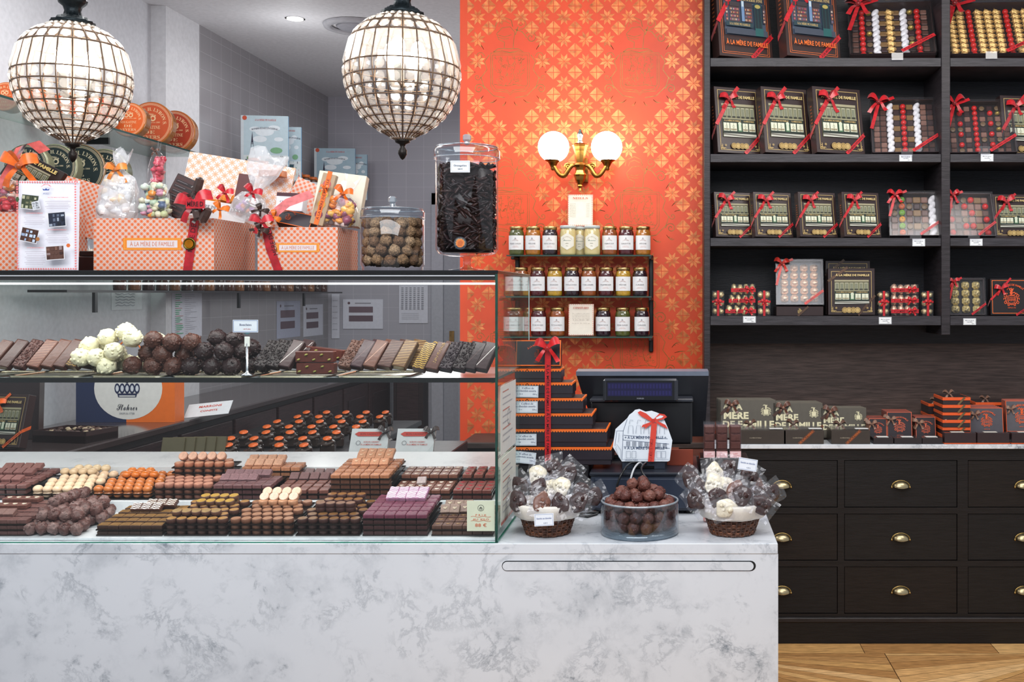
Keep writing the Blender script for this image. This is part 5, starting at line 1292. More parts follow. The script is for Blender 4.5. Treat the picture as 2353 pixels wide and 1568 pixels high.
# cards on the baskets
for (px,py,Y,an,lb) in ((1250,1195,2.905,R(3),'white card hanging on the basket beside the case'),(1718,1068,2.97,R(-9),'white card standing among the bags of the end basket')):
    t=thing('price_card',lb,'price card',PX(px,py,Y),(R(-8),-an if an<0 else -an,0)); 
    q=MB(); q.box(-.027,.027,0,.0008,-.017,.017,(232,236,242)); q.make('card',m_paper,t)
    q=MB(); q.frame(-.025,-.015,.025,.015,.0007,(130,150,190)); q.text('Sucette au chocolat',0,.004,.0048,(90,110,160),'serif',w=.042); q.text('4,50 €',.004,-.009,.003,(120,130,160),'serif'); q.make('lettering',m_paper,t,(0,-.0004,0))
# block of wrapped chocolate bars
rs=thing('bar_stand','dark stand holding wrapped chocolate bars behind the end basket','display stand',(X(1660,3.4),3.4,CZ)); q=MB(); zb=Z(1052,3.4); q.cbox(-.075,.085,-.005,.12,0,zb-CZ-.001,.003,(30,26,28)); q.make('block',m_satin,rs)
for i,px in enumerate((1630,1659,1690)):
    for k in range(3):
        Yb=3.4+k*.022
        t=thing('chocolate_bar',('front','middle','rear')[k]+' wrapped chocolate bar in the '+('till side','central','outer')[i]+' file behind the end basket','chocolate bar',(X(px,3.4),Yb,zb))
        w,h=S(27,3.4),S(74,3.4)
        q=MB(); q.cbox(-w/2+.002,w/2-.002,.002,.014,.002,h-.004,.001,(84,50,46))
        for r__ in range(4): 
            for c__ in range(1): q.cbox(-w/2+.004,w/2-.004,-.001,.004,h*(.02+.245*r__),h*(.235+.245*r__),.002,(92,56,50))
        for r__ in range(2): q.disc(0,h*(.4+.3*r__),.008,(76,44,42),8)
        q.make('bar',m_choc,t)
        q=MB(); q.box(-w/2,w/2,-.003,.016,0,h+.008); q.make('wrapper',m_lid,t)
        q=MB(); q.rect(-w/2+.0012,.0,w/2-.0012,h*.2,(236,200,200)); q.frame(-w/2+.003,.002,w/2-.003,h*.19,.0006,(200,90,90)); q.text('LAIT',0,h*.12,.004,(200,90,90),w=w*.4); q.text('À LA MÈRE DE FAMILLE',0,h*.06,.0022,(200,90,90),w=w*.7); q.make('band_label',m_paper,t,(0,-.0032,0))
t=thing('pink_packet','pink speckled paper packet behind the end basket','packet',PX(1638,1100,3.2))
q=MB(); g=random.Random(8)
q.cbox(-.03,.03,0,.02,-.06,.05,.004,(240,170,160))
for k in range(90): q.disc(g.uniform(-.027,.027),g.uniform(-.055,.046),.0028,g.choice([(252,225,222),(236,120,104),(250,240,238)]),6)
q.make('packet_body',m_paper,t); t.location.z=CZ+.0605+.0; t.location.y=3.16; q=MB(); q.box(-.031,.031,-.004,.022,-.06,.056); q.make('clear_wrap',m_film,t)
t=thing('glass_bottle','small glass bottle neck rising behind the card of the end basket','bottle',(X(1716,3.2),3.2,CZ))
q=MB(); q.lathe([(.022,0),(.024,.004),(.024,.10),(.01,.125),(.009,.155),(.011,.157),(.011,.168),(.0,.168)],18,(50,60,64)); q.make('bottle_body',m_gloss,t)
# ================================================================ on top of the display case
TP=zt+.0036
PK=(232,212,208)
def hamper(px0,px1,pyt,Y,d,label,plate):
    x0,x1=X(px0,Y),X(px1,Y); w=x1-x0; h=Z(pyt,Y)-TP
    t=thing('gift_hamper',label,'gift box',((x0+x1)/2,Y,TP))
    q=MB(); e=.003
    q.box(-w/2,w/2,0,e,0,h); q.box(-w/2,w/2,d-e,d,0,h); q.box(-w/2,-w/2+e,e,d-e,0,h); q.box(w/2-e,w/2,e,d-e,0,h); q.box(-w/2+e,w/2-e,e,d-e,0,e)
    q.make('patterned_box',m_star,t)
    if plate:
        a,c,zz,hh=[S(v,Y) for v in plate]; cx=(X(plate[0],Y)+X(plate[1],Y))/2-(x0+x1)/2; pw=S(plate[1]-plate[0],Y); z0=Z(plate[3],Y)-TP; z1=Z(plate[2],Y)-TP
        q=MB(); q.rect(cx-pw/2,z0,cx+pw/2,z1,(236,140,40)); m_=(z1-z0)*.2
        q.frame(cx-pw/2+m_*.4,z0+m_*.4,cx+pw/2-m_*.4,z1-m_*.4,.0007,(250,190,90)); q.rect(cx-pw/2+m_*1.6,z0+m_,cx+pw/2-m_*1.6,z1-m_,(226,214,214)); q.text(NAME,cx,(z0+z1)/2,(z1-z0)*.36,(204,110,70),'sans',w=pw*.76)
        q.make('name_plate',m_paper,t,(0,-.0006,0))
    return t,w,h
h1,w1,hh1=hamper(215,492,502,3.0,.29,'largest star patterned hamper box with white marshmallow bag and brown bow',(283,417,547,575))
h2,w2,hh2=hamper(592,776,522,3.05,.19,'star patterned hamper box beside the truffle jar with red ribbon',(635,734,559,580))
h0,w0,hh0=hamper(-190,78,487,2.99,.27,'star patterned hamper box behind the picture sign, cut by the picture edge',None)
def lidpanel(t,cx,cy,cz,w,h,rx,ry,mat=None):
    q=MB(); q.cbox(-w/2,w/2,0,.012,0,h,.001,PK); q.make('open_lid',mat or m_starL,t,(cx,cy,cz),(rx,ry,0))
lidpanel(h1,.085,.292,hh1-.01,.34,.225,R(-8),R(9))
lidpanel(h2,-.075,.16,hh2-.03,.16,.19,R(-14),R(24),m_star)
lidpanel(h0,.03,.26,hh0-.02,.34,.17,R(-8),R(16),m_star)
q=MB(); q.cbox(-.02,.018,.0,.01,0,.24,.001,PK); q.make('side_flap',m_star,h0,(w0/2+.045,.03,0),(0,R(6),0))
q=MB(); q.box(-.07,.13,0,.001,-.055,.0,(240,238,236)); q.text('À LA MÈRE DE FAMILLE',.02,-.02,.011,(120,120,130),'serif',w=.15,y=-.001); q.make('tissue_sheet',m_paper,h1,(.04,.25,hh1+.075),(R(-10),R(9),0))
q=MB(); q.ribbon([(-.10,-.004,.05),(0,-.006,.03),(.12,-.004,.02)],(0,0,.009),(240,140,30)); q.make('orange_band',m_ribbon,h1,(.05,.27,hh1+.045))
obj('bow',bow(.05,(240,140,40),seed=81),m_ribbon,h1,(.11,.26,hh1+.07))
# long ribbons hanging down the fronts
def hang(t,pts,w,c,txt=True):
    q=MB(); q.ribbon([(x,-.0035,z) for x,z in pts],[Vector((w,0,0))]*len(pts),c)
    if txt: q.text('MÈRE DE',(pts[0][0]+pts[-1][0])/2+.002,pts[0][1]*.62+pts[-1][1]*.38,w*.55,(70,6,14),'sans',w=abs(pts[0][1]-pts[-1][1])*.55,rot=PI/2-math.atan2(pts[0][0]-pts[-1][0],pts[0][1]-pts[-1][1]),y=-.0042)
    q.make('hanging_ribbon',m_ribbon,t)
def lx(px,Y,t): return X(px,Y)-t.location.x
hang(h1,[(lx(449,3.0,h1),hh1-.0),(lx(441,3.0,h1),hh1*.55),(lx(432,3.0,h1),0.001)],.026,(186,22,36))
hang(h2,[(lx(612,3.05,h2),hh2),(lx(622,3.05,h2),hh2*.5),(lx(641,3.05,h2),0.001)],.026,(176,20,34))
q=MB(); q.M=Matrix.Translation((lx(438,3.0,h1),-.006,Z(561,3.0)-TP))@Matrix.Rotation(R(90),4,'X'); q.lathe([(.0,.0),(.0175,.0),(.0175,.003),(.014,.0035),(.0138,.0028),(0,.003)],24,(120,110,50)); q.M=None
q.lay=1; q.disc(lx(438,3.0,h1),Z(561,3.0)-TP,.0125,(222,140,40),18)
for v in range(len(q.v)-18,len(q.v)): q.v[v]=(q.v[v][0],-.0105,q.v[v][2])
q.make('medallion',m_brass,h1)
def bowpack(t,x,z,c,s,seed,twist=True):
    obj('bow',bow(s,c,seed=seed),m_ribbon,t,(x,-.02,z))
CH=(58,34,26)
for (dx,dz,s,c,sd) in ((0,0,.078,(200,22,38),3),(.005,.03,.036,CH,11),(.004,-.022,.042,CH,12),(.085,.035,.036,(206,30,42),6),(.07,-.012,.036,(240,120,30),9)):
    o_=obj('bow',bow(s,c,seed=sd),m_ribbon,h1,(lx(460,3.0,h1)+dx,-.03,hh1+.035+dz),(0,R(-20+sd*6),0))
q=MB(); 
for (x,z,a) in ((0,.055,.3),(-.004,-.02,-.2),(.02,-.03,.5)):
    q.M=Matrix.Translation((x,-.045,z))@Matrix.Rotation(a,4,'Y'); q.lathe([(.004,-.024),(.012,-.018),(.013,0),(.012,.018),(.004,.024)],8,CH,smooth=False); 
q.M=None; q.box(-.026,.026,-.064,-.058,-.012,.014,(190,24,40)); q.text('MÈRE D',.0,.001,.013,(60,8,14),w=.046,y=-.065); q.make('wrapped_roll',m_ribbon,h1,(lx(472,3.0,h1),0,hh1+.035))
for (dx,dz,s,c,sd) in ((0,0,.052,(206,40,52),4),(-.004,.034,.032,CH,13),(-.006,-.022,.036,CH,14),(.035,.016,.03,(240,120,30),16)):
    obj('bow',bow(s,c,seed=sd),m_ribbon,h2,(lx(610,3.05,h2)+dx,-.025,hh2+.012+dz),(0,R(-20+sd*5),0))
q=MB(); q.ribbon([(0,0,0),(.05,.0,.04),(.12,0,.066)],[Vector((-.012,0,.022))]*3,(238,130,130)); q.make('pink_ribbon',m_ribbon,h2,(lx(625,3.05,h2),-.012,hh2+.03))
q=MB(); q.ribbon([(-.09,0,-.10),(-.03,-.01,-.01),(.0,-.012,.045),(.035,-.01,.055),(.06,0,.03)],[Vector((.032,0,.012))]*5,(236,110,104)); q.make('coral_ribbon',m_ribbon,h0,(lx(45,2.99,h0),.02,hh0+.145))
obj('bow',bow(.08,(244,110,24),seed=33),m_ribbon,h0,(lx(48,2.99,h0),.0,hh0+.13))
# sweets
def cellobag(name,px,pyb,w,h,Y,label,cat,cols,bowc=None,film=m_film,neck=.62,tilt=0,rb=.012,n=40,grp=None,seed=0,kind='balls',flare=.6,zb=None):
    p=W(px,pyb,Y); 
    t=thing(name,label,cat,(p.x,Y,zb if zb is not None else p.z),(0,tilt,0))
    g=random.Random(seed); q=MB(); top=h*neck
    for i in range(n):
        z=g.uniform(rb,top-rb*1.2); wz=w/2*(.92-.35*(z/top)**3)-rb*.8; x=g.uniform(-wz,wz); y=g.uniform(-.012,.02)
        c=g.choice(cols); q.ball(rb*g.uniform(.75,1.1),x,y,z,8,6,c,sz=g.uniform(.6,1.1),bump=.25,seed=i)
    o_=q.make('sweets',m_sweet,t); o_['kind']='stuff'
    q=MB(); m=18; prof=[(1.0,0),(1.03,.2),(1.0,.6),(.75,.88),(.25,1.0),(.2,1.04),(flare,1.04+.5*(1-neck)/neck),(flare*1.2,1/neck)]
    vs=[];fs=[]
    for (r,zf) in prof:
        for i in range(m):
            a=2*PI*i/m; k=1+.07*math.sin(5*a+zf*7+seed)+(.18*math.sin(3*a+seed) if zf>1.02 else 0)
            vs.append((r*w/2*k*math.cos(a),r*min(.030,w/2)*k*math.sin(a),top*zf+(.012*math.sin(4*a+seed) if zf>1.1 else 0)))
    for j in range(len(prof)-1):
        for i in range(m): fs.append((j*m+i,j*m+(i+1)%m,(j+1)*m+(i+1)%m,(j+1)*m+i))
    q.add(vs,fs,(255,255,255)); q.make('clear_bag',film,t)
    if bowc: obj('bow',bow(w*.42,bowc,seed=seed+90),m_ribbon,t,(0,-.02,top*1.0))
    return t
cellobag('marshmallow_bag',268,508,.115,.205,3.06,'cloudy bag of white marshmallows tied with an orange bow in the largest hamper','sweet bag',[(246,244,246),(250,250,250),(244,236,232),(250,226,196)],(244,140,50),m_filmw,.72,R(4),.021,70,seed=1,flare=.42)
cellobag('sweet_bag',357,505,.092,.13,3.03,'clear sachet of mixed coloured boiled sweets in the largest hamper','sweet bag',[(240,150,40),(190,210,180),(90,110,140),(216,150,170),(232,226,190),(200,206,150),(236,232,200),(220,230,215)],None,m_film,.86,R(-3),.012,90,seed=2,flare=.12)
cellobag('pink_sweet_bag',356,430,.045,.13,3.1,'slim clear packet of pink pralines with brown tie behind the coloured sachet','sweet bag',[(214,70,90),(232,110,120),(200,50,70)],(96,60,46),m_film,.8,R(6),.011,26,seed=3,flare=.2)
cellobag('sweet_bag',560,506,.10,.215,3.10,'open topped clear cone bag with red bow in the largest hamper','sweet bag',[(110,60,50),(190,120,200),(240,130,60),(90,46,36),(230,230,235)],(200,26,40),m_filmw,.40,R(24),.012,30,seed=4,flare=.9)
cellobag('sweet_bag',772,524,.10,.155,3.09,'clear bag of orange and plum sweets with orange bow in the hamper beside the jar','sweet bag',[(240,160,70),(246,190,90),(120,50,80),(150,80,100),(244,140,60),(226,200,190)],(244,110,20),m_film,.66,R(16),.013,80,seed=5,flare=.55)
cellobag('sweet_bag',16,470,.075,.10,3.02,'clear bag of mixed fruit sweets at the picture edge above the hamper','sweet bag',[(232,150,60),(190,90,110),(120,60,50),(226,190,170)],None,m_film,.8,R(6),.012,26,seed=6,flare=.3)
cellobag('sweet_bag',10,492,.11,.06,3.0,'red clear packet at the picture edge in the hamper','sweet bag',[(190,20,40),(150,16,30),(214,50,60)],None,m_film,.9,R(0),.012,26,seed=7,flare=.2)
def slab(name,px,py,w,h,d,Y,rot,c,label,cat='gift box',prt=None,mat=m_satin,bowc=None):
    p=W(px,py,Y); t=thing(name,label,cat,p,rot)
    q=MB(); q.cbox(-w/2,w/2,0,d,-h/2,h/2,.0012,c); q.make('box_body',mat,t)
    if prt: q=MB(); prt(q,w,h); q.make('cover_print',m_paper,t,(0,-.0005,0))
    if bowc: obj('bow',bow(min(w*.5,.022),bowc,seed=5),m_ribbon,t,(0,-.012,h*.2))
    return t
def bars(q,w,h):
    q.rect(-w*.46,-h*.46,w*.46,h*.46,(70,42,40))
    for i in range(7): q.rect(-w*.4,-h*.42+i*h*.12,w*.4,-h*.42+i*h*.12+h*.07,(36,22,24)); q.rect(-w*.36,-h*.38+i*h*.12,w*.1,-h*.375+i*h*.12,(170,160,164))
slab('chocolate_box',411,452,.07,.125,.02,3.08,(R(-8),R(24),0),(52,34,34),'dark tray of chocolate bars under film tilted in the largest hamper',prt=bars)
slab('chocolate_box',72,402,.16,.10,.02,3.06,(R(-12),R(27),0),(40,30,26),'tilted brown shopfront box with gold letters above the picture sign',prt=lambda q,w,h:(facade_green(q,-w*.45,-h*.45,w*.3,h*.25),q.text('MÈRE DE FAMILLE',0,h*.37,h*.1,(226,200,120),'heavy',w=w*.8)))
slab('chocolate_box',556,440,.04,.11,.03,3.2,(R(-8),R(8),0),(96,40,40),'dark red box edge standing behind the clear cone bag')
slab('cardboard_box',778,456,.145,.16,.03,3.17,(R(-10),R(7),0),(226,214,190),'textured cream box standing behind the sweets of the right hamper')
slab('white_box',665,464,.08,.055,.04,3.12,(R(-10),R(3),0),(232,230,240),'small white box with dark red top in the right hamper',prt=lambda q,w,h:(q.rect(-w*.5,h*.3,w*.5,h*.5,(70,20,34)),q.text('COLLECTION',0,0,.006,(120,90,110),'serif')))
slab('chocolate_box',678,503,.10,.045,.05,3.08,(R(-25),R(12),0),(44,38,44),'black box edged in orange lying at the front of the right hamper',prt=lambda q,w,h:(q.frame(-w/2,-h/2,w/2,h/2,.002,ORB),arms_print(q,-w*.2,0,h*.35,(196,90,50)),q.arc(NAME,-w*.2,-h*.1,h*.55,.004,(196,90,50),-50,50)))
t=slab('sweet_packet',742,458,.04,.155,.02,3.07,(R(-4),R(14),0),(178,150,120),'slim clear packet crossed by a lettered orange ribbon in the right hamper',prt=lambda q,w,h:(q.disc(0,h*.3,.012,(190,90,90),10),q.disc(0,h*.1,.012,(220,190,80),10),q.disc(0,-h*.1,.012,(200,150,60),10),q.disc(0,-h*.3,.012,(120,50,70),10),q.rect(-.007,-h*.5,.007,h*.55,(240,110,30)),q.text('À LA MÈRE DE FAMILLE',0,0,.007,(110,30,10),w=h*.8,rot=PI/2)),bowc=(242,108,24))
t=slab('wrapped_tablet',620,398,.07,.02,.05,3.25,(0,0,0),(200,100,30),'orange topped packet seen behind the hampers'); 
# the picture sign
Y=2.93; w=S(140,Y); h=Z(415,Y)-TP
t=thing('picture_sign','white card sign with four small photos and pink scalloped edge on the case','sign',(X(110,Y),Y,TP),(R(-1.5),0,0))
q=MB(); q.box(-w/2,w/2,0,.001,0,h,(236,236,244)); q.make('card',m_paper,t)
q=MB()
n=24
for i in range(n):
    for z in (.004,h-.004): q.disc(-w/2+w*(i+.5)/n,z,.0026,(236,130,130),6)
for i in range(34):
    for x in (-w/2+.004,w/2-.004): q.disc(x,h*(i+.5)/34,.0028,(236,130,130),6)
TX_=(190,180,190)
q.arc('À LA MÈRE DE FAMILLE',0,h*.88,.018,.003,(236,120,120),-50,50); q.poly([(-.008,h*.885),(.008,h*.885),(.01,h*.905),(.004,h*.895),(0,h*.91),(-.004,h*.895),(-.01,h*.905)],(50,80,160)); q.text('Stohrer',0,h*.85,.004,(80,110,170),'script')
def para(cx,cz,n,wd):
    q.text('NOTRE MAISON FAMILIALE',cx,cz+.012,.0027,(236,140,140),w=wd*.8)
    for i in range(n): q.rect(cx-wd*(.5-.06*((i*7)%3)),cz-i*.005,cx+wd*(.5-.05*((i*5)%3)),cz-i*.005+.0012,TX_)
para(w*.2,h*.76,5,w*.42); para(-w*.18,h*.585,5,w*.34); para(w*.2,h*.40,6,w*.38); para(-w*.15,h*.2,8,w*.34)
def photo(cx,cz,pw,ph,a,cols):
    M0=q.M; q.M=Matrix.Translation((cx,0,cz))@Matrix.Rotation(a,4,'Y'); q.rect(-pw/2-.002,-ph/2-.002,pw/2+.002,ph/2+.002,(222,222,226)); g=random.Random(int(cx*1e4)); q.rect(-pw/2,-ph/2,pw/2,ph/2,cols[0])
    for i in range(4):
        for j in range(3): x=-pw/2+pw*i/4; z=-ph/2+ph*j/3; q.rect(x+.001,z+.001,x+pw/4*g.uniform(.5,.95),z+ph/3*g.uniform(.5,.95),g.choice(cols))
    q.M=M0
photo(-w*.25,h*.755,.046,.038,R(6),[(60,70,50),(120,120,90),(190,190,160),(30,34,28)]); photo(-w*.14,h*.715,.018,.02,R(-12),[(200,204,210),(120,120,126)]); photo(w*.21,h*.56,.046,.038,R(-5),[(30,36,56),(90,100,120),(20,24,38),(150,160,176)])
photo(-w*.23,h*.385,.046,.036,R(12),[(74,44,34),(150,170,200),(110,70,50),(190,206,226)]); photo(w*.2,h*.19,.048,.036,R(-4),[(90,58,48),(60,36,32),(150,130,130),(120,84,70)]); q.disc(-w*.42,h*.78,.005,(60,90,50),6,.008); q.disc(w*.42,h*.27,.006,(220,110,50),6); q.disc(-w*.08,h*.34,.006,(170,110,60),6)
q.make('print',m_paper,t,(0,-.0004,0))
q=MB(); q.cbox(-.035,.02,0,.1,0,.045,.002,(52,32,32)); q.cbox(-.03,.022,.01,.08,.046,.062,.002,(46,30,30)); tag(q.make('dark_box',m_satin,None,(X(200,3.1),3.1,TP)),'low dark brown box between picture sign and largest hamper','box')
# glass jars
YJ=3.1; rj=S(71,YJ)
m_knob=glass_mat('glass_knob',(225,232,240),.05,.35,.9,haze=.22,hazec=(225,235,242))
def glassjar(px,prof,lidp,knobz,label,foot=None):
    t=thing('glass_jar',label,'jar',(X(px,YJ),YJ,TP))
    if foot: q=MB(); q.lathe(foot,40,(255,255,255),closed=True); q.make('foot',m_bowl,t)
    q=MB(); q.lathe(prof,48,(255,255,255),closed=True); q.make('body',m_jar,t)
    l=MB(); l.lathe(lidp,48,(255,255,255),closed=True); l=l.make('lid',m_bowl,t)
    q=MB(); q.lathe([(0,knobz-.004),(.009,knobz),(.008,knobz+.006),(.0125,knobz+.012),(.0125,knobz+.024),(.008,knobz+.028),(0,knobz+.029)],16,(255,255,255),smooth=False); q.make('knob',m_knob,l)
    for z,r in ((lidp[0][1],lidp[0][0]),(lidp[2][1],lidp[2][0])):
        q=MB(); q.tube([(r*math.cos(2*PI*i/48),r*math.sin(2*PI*i/48),z) for i in range(48)],.0016,6,(220,226,232),closed=True); q.make('rim',glass_mat('glass_rim2',(225,232,240),.05,.3,.9,haze=.2,hazec=(225,235,242)),l)
    return t
hj=Z(500,YJ)-TP
glassjar(902,[(rj-.006,.0),(rj-.004,.002),(rj-.004,.014),(rj,.02),(rj,hj),(rj-.005,hj+.004)],[(rj+.001,hj-.003),(rj+.001,hj+.016),(rj-.004,hj+.024),(.012,hj+.034)],hj+.034,'lidded glass jar of cocoa coated truffles beside the hampers')
pts=drop('j',80,X(902,YJ),YJ,rj-.004,TP+.016,.0168,TP+hj-.012,9)
def ctruf(i):
    q=MB(); q.ball(.0172,0,0,0,14,10,((150,118,84),(122,90,62),(168,138,104))[i%3],bump=.22,seed=i+30,fr=34); return q
CV=[cached(('cocoa',i),lambda i=i:ctruf(i)) for i in range(5)]
for i,p in enumerate(pts): tag(obj('cocoa_truffle',CV[i%5],m_cocoa,None,p,(i,i*2,0)),'crumb coated cocoa truffle inside the smaller lidded glass jar','chocolate','cocoa truffles in the glass jar')
hf=Z(590,YJ)-TP; hb=Z(362,YJ)-TP
glassjar(1073,[(.012,hf),(rj*.6,hf+.002),(rj*.9,hf+.008),(rj,hf+.022),(rj,hb),(rj*1.04,hb+.008)],[(rj*1.05,hb-.004),(rj*1.05,hb+.018),(rj*.98,hb+.03),(.012,hb+.04)],hb+.04,'tall footed glass jar full of chocolate dipped orange peel',foot=[(.0,.001),(rj*.62,.001),(rj*.6,.005),(.02,.01),(.011,.016),(.011,hf-.006),(.02,hf)])
q=MB(); g=random.Random(4); cx_,cy_=0,0; z0=hf+.012; z1=Z(385,YJ)-TP
q.lathe([(rj*.78,z0),(rj*.84,z0+.02),(rj*.84,z1-.01),(rj*.6,z1)],24,(26,16,16))
for i in range(520):
    a=g.uniform(0,2*PI); r=(rj-.009)*g.uniform(.93,1.0); z=g.uniform(z0+.012,z1-.012); l=g.uniform(.012,.022); t_=g.uniform(-.9,.9)
    ta=Vector((-math.sin(a),math.cos(a),0))*math.cos(t_)+Vector((0,0,1))*math.sin(t_); p=Vector((r*math.cos(a),r*math.sin(a),z)); q.tube([p-ta*l,p,p+ta*l],[.0035,.0052,.0035],5,g.choice([(40,24,24),(52,32,30),(30,18,20)]))
for i in range(40):
    a=g.uniform(0,2*PI); r=(rj-.02)*math.sqrt(g.random()); p=Vector((r*math.cos(a),r*math.sin(a),z1)); d=Vector((math.cos(a*3),math.sin(a*3),.3))*.018; q.tube([p-d,p+d],.005,5,(44,26,26))
tag(q.make('candied_peel',m_choc,None,(X(1073,YJ),YJ,TP)),'dark chocolate dipped orange peel filling the tall footed jar','chocolate',kind='stuff')
t=thing('jar_label','small white printed label on the upper front of the tall footed jar','label',(X(1058,YJ-rj),YJ-rj-.004,Z(384,YJ-rj)))
q=MB(); q.box(-.028,.028,0,.0006,-.016,.018,(224,228,232)); q.make('card',m_paper,t); q=MB(); q.frame(-.025,-.013,.025,.015,.0006,(150,160,170)); q.text('Orangettes',0,.004,.0055,(70,80,100),'serif'); q.text('8,80 €',0,-.006,.0035,(100,110,120)); q.make('lettering',m_paper,t,(0,-.0004,0))
t=thing('round_sticker','round orange sticker low on the tall footed jar','sticker',(X(1058,YJ-rj),YJ-rj-.003,Z(559,YJ-rj)))
q=MB(); q.disc(0,0,.0185,(40,48,60),24); q.disc(0,0,.0125,(216,120,50),18); q.arc('À LA MÈRE DE FAMILLE',0,0,.0135,.0032,(190,180,150),-120,120); q.poly([(-.008,-.008),(.004,-.009),(.008,.003),(.002,.008),(-.006,.004)],(190,96,40)); q.make('print',m_paper,t)
# ================================================================ chocolates in the lower case
TL=math.tan(R(7))
def tierz(low,Y): return .9082+(Y-2.925)*TL if low else .9678+(Y-3.143)*TL
LAY=.0158
def piece(kind,c,dc=None):
    """one filled chocolate; local x right, y back, z up, stands on z=0"""
    def f():
        q=MB()
        if kind=='sq':
            q.cbox(-.0138,.0138,-.0138,.0138,0,.0125,.0013,c)
            if dc:
                for k in (-1,0,1): q.add([(-.012,.004*k*2-.006,.0128),(.012,.004*k*2+.004,.0128),(.012,.004*k*2+.0052,.0128),(-.012,.004*k*2-.0048,.0128)],[(0,1,2,3)],dc)
        elif kind=='dot':
            q.cbox(-.0138,.0138,-.0138,.0138,0,.012,.0013,c); 
            for (x,y,r) in ((0,0,.005),(.004,.003,.003),(-.004,.002,.003)): q.ball(r,x,y,.0122,6,4,dc,sz=.35)
        elif kind=='rd': 
            q.lathe([(.0126,0),(.0142,.001),(.0142,.012),(.0132,.0132),(0,.0132)],18,c)
            if dc: q.add([(.0128*math.cos(2*PI*i/14),.0128*math.sin(2*PI*i/14),.0135) for i in range(14)],[tuple(range(14))],dc)
        elif kind=='ball': q.ball(.0145,0,0,.0115,14,9,c,sz=.82)
        elif kind=='bar':
            q.cbox(-.0150,.0150,-.0135,.0135,0,.011,.0012,c)
            g=random.Random(3)
            for k in range(7): q.ribbon([(-.014,-.011+k*.0036,.0114),(0,-.0095+k*.0036,.0118),(.014,-.011+k*.0036,.0114)],(0,.0018,0),dc)
        elif kind=='wave':
            q.cbox(-.0145,.0145,-.0145,.0145,0,.012,.0015,c)
            for k in range(4): q.ribbon([(-.013+.0043*i,-.011+k*.007+.0015*math.sin(i*1.6),.0126+.0005) for i in range(7)],(0,.0036,0),dc)
        return q
    return cached(('piece',kind,c,dc),f)
MT={'sq':m_choc,'dot':m_choc,'rd':m_choc,'ball':m_gloss,'bar':m_choc,'wave':m_choc}
TRAY=(30,24,22)
STK=[0]
def stack(px0,px1,low,Yf,n,kind,c,dc,nm,word,rowsn=5,top=(),mat=None,depth=.19,layc=None,extra=None):
    Y0=Yf; x0,x1=X(px0,Y0),X(px1,Y0); w=x1-x0; cols=max(2,round(w/.0305)); pit=w/cols
    base=Matrix.Translation((x0,Y0,tierz(low,Y0)))@Matrix.Rotation(R(7),4,'X')
    STK[0]+=1; key=round(w,4)
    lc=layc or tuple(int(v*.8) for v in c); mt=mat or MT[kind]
    for k in range(n+1):
        def tr():
            q=MB(); q.box(0,w,0,depth,0,.0012,TRAY); q.box(-.001,w+.001,-.001,.0,0,.0035,TRAY); q.box(-.001,0,0,depth,0,.0035,TRAY); q.box(w,w+.001,0,depth,0,.0035,TRAY); q.box(0,w,depth,depth+.001,0,.0035,TRAY); return q
        o=obj('black_tray',cached(('tray',key,depth),tr),m_gloss,None,mw=base@Matrix.Translation((0,0,k*LAY)))
        tag(o,('top black tray' if k==n else 'black tray beneath the top one' if k==n-1 else 'lowest black tray' if k==0 else 'buried black tray')+' of the '+nm,'tray','trays under the '+nm if (0<k<n-1) else None)
        if k<n:
            for i in range(cols):
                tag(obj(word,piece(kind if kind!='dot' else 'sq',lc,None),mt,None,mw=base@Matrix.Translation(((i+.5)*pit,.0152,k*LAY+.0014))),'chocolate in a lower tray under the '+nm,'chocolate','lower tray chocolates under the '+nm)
    zt_=n*LAY+.0014; g=random.Random(STK[0])
    for j in range(rowsn):
        for i in range(cols):
            off=(pit*.5 if (j%2 and kind in('rd','ball')) else 0)
            if off and i==cols-1: continue
            p=Matrix.Translation(((i+.5)*pit+off,.0165+j*.0375*(1 if depth>.15 else .88),zt_+g.uniform(0,.0006)))@Matrix.Rotation(g.uniform(-.05,.05),4,'Z')
            tag(obj(word,piece(kind,c,dc),mt,None,mw=base@p),'chocolate in the top tray of the '+nm,'chocolate','top tray chocolates of the '+nm)
    for (i0,i1,j,tk,tc,td,ti,tz) in top:      # extra ones propped up on the tray
        for i in range(i0,i1):
            p=Matrix.Translation(((i+.5)*pit*.96+.004,.0155+j*.030,zt_+.0135+tz))@Matrix.Rotation(R(ti),4,'X')@Matrix.Rotation(g.uniform(-.08,.08),4,'Z')
            tag(obj('propped_'+word,piece(tk,tc,td),MT[tk],None,mw=base@p),'chocolate propped on top of the '+nm,'chocolate','chocolates propped on the '+nm)
MILK=(170,112,84); MILK2=(196,142,112); DK=(84,54,50); DK2=(70,44,42); PLUM=(104,62,62)
YL,YU=2.94,3.155
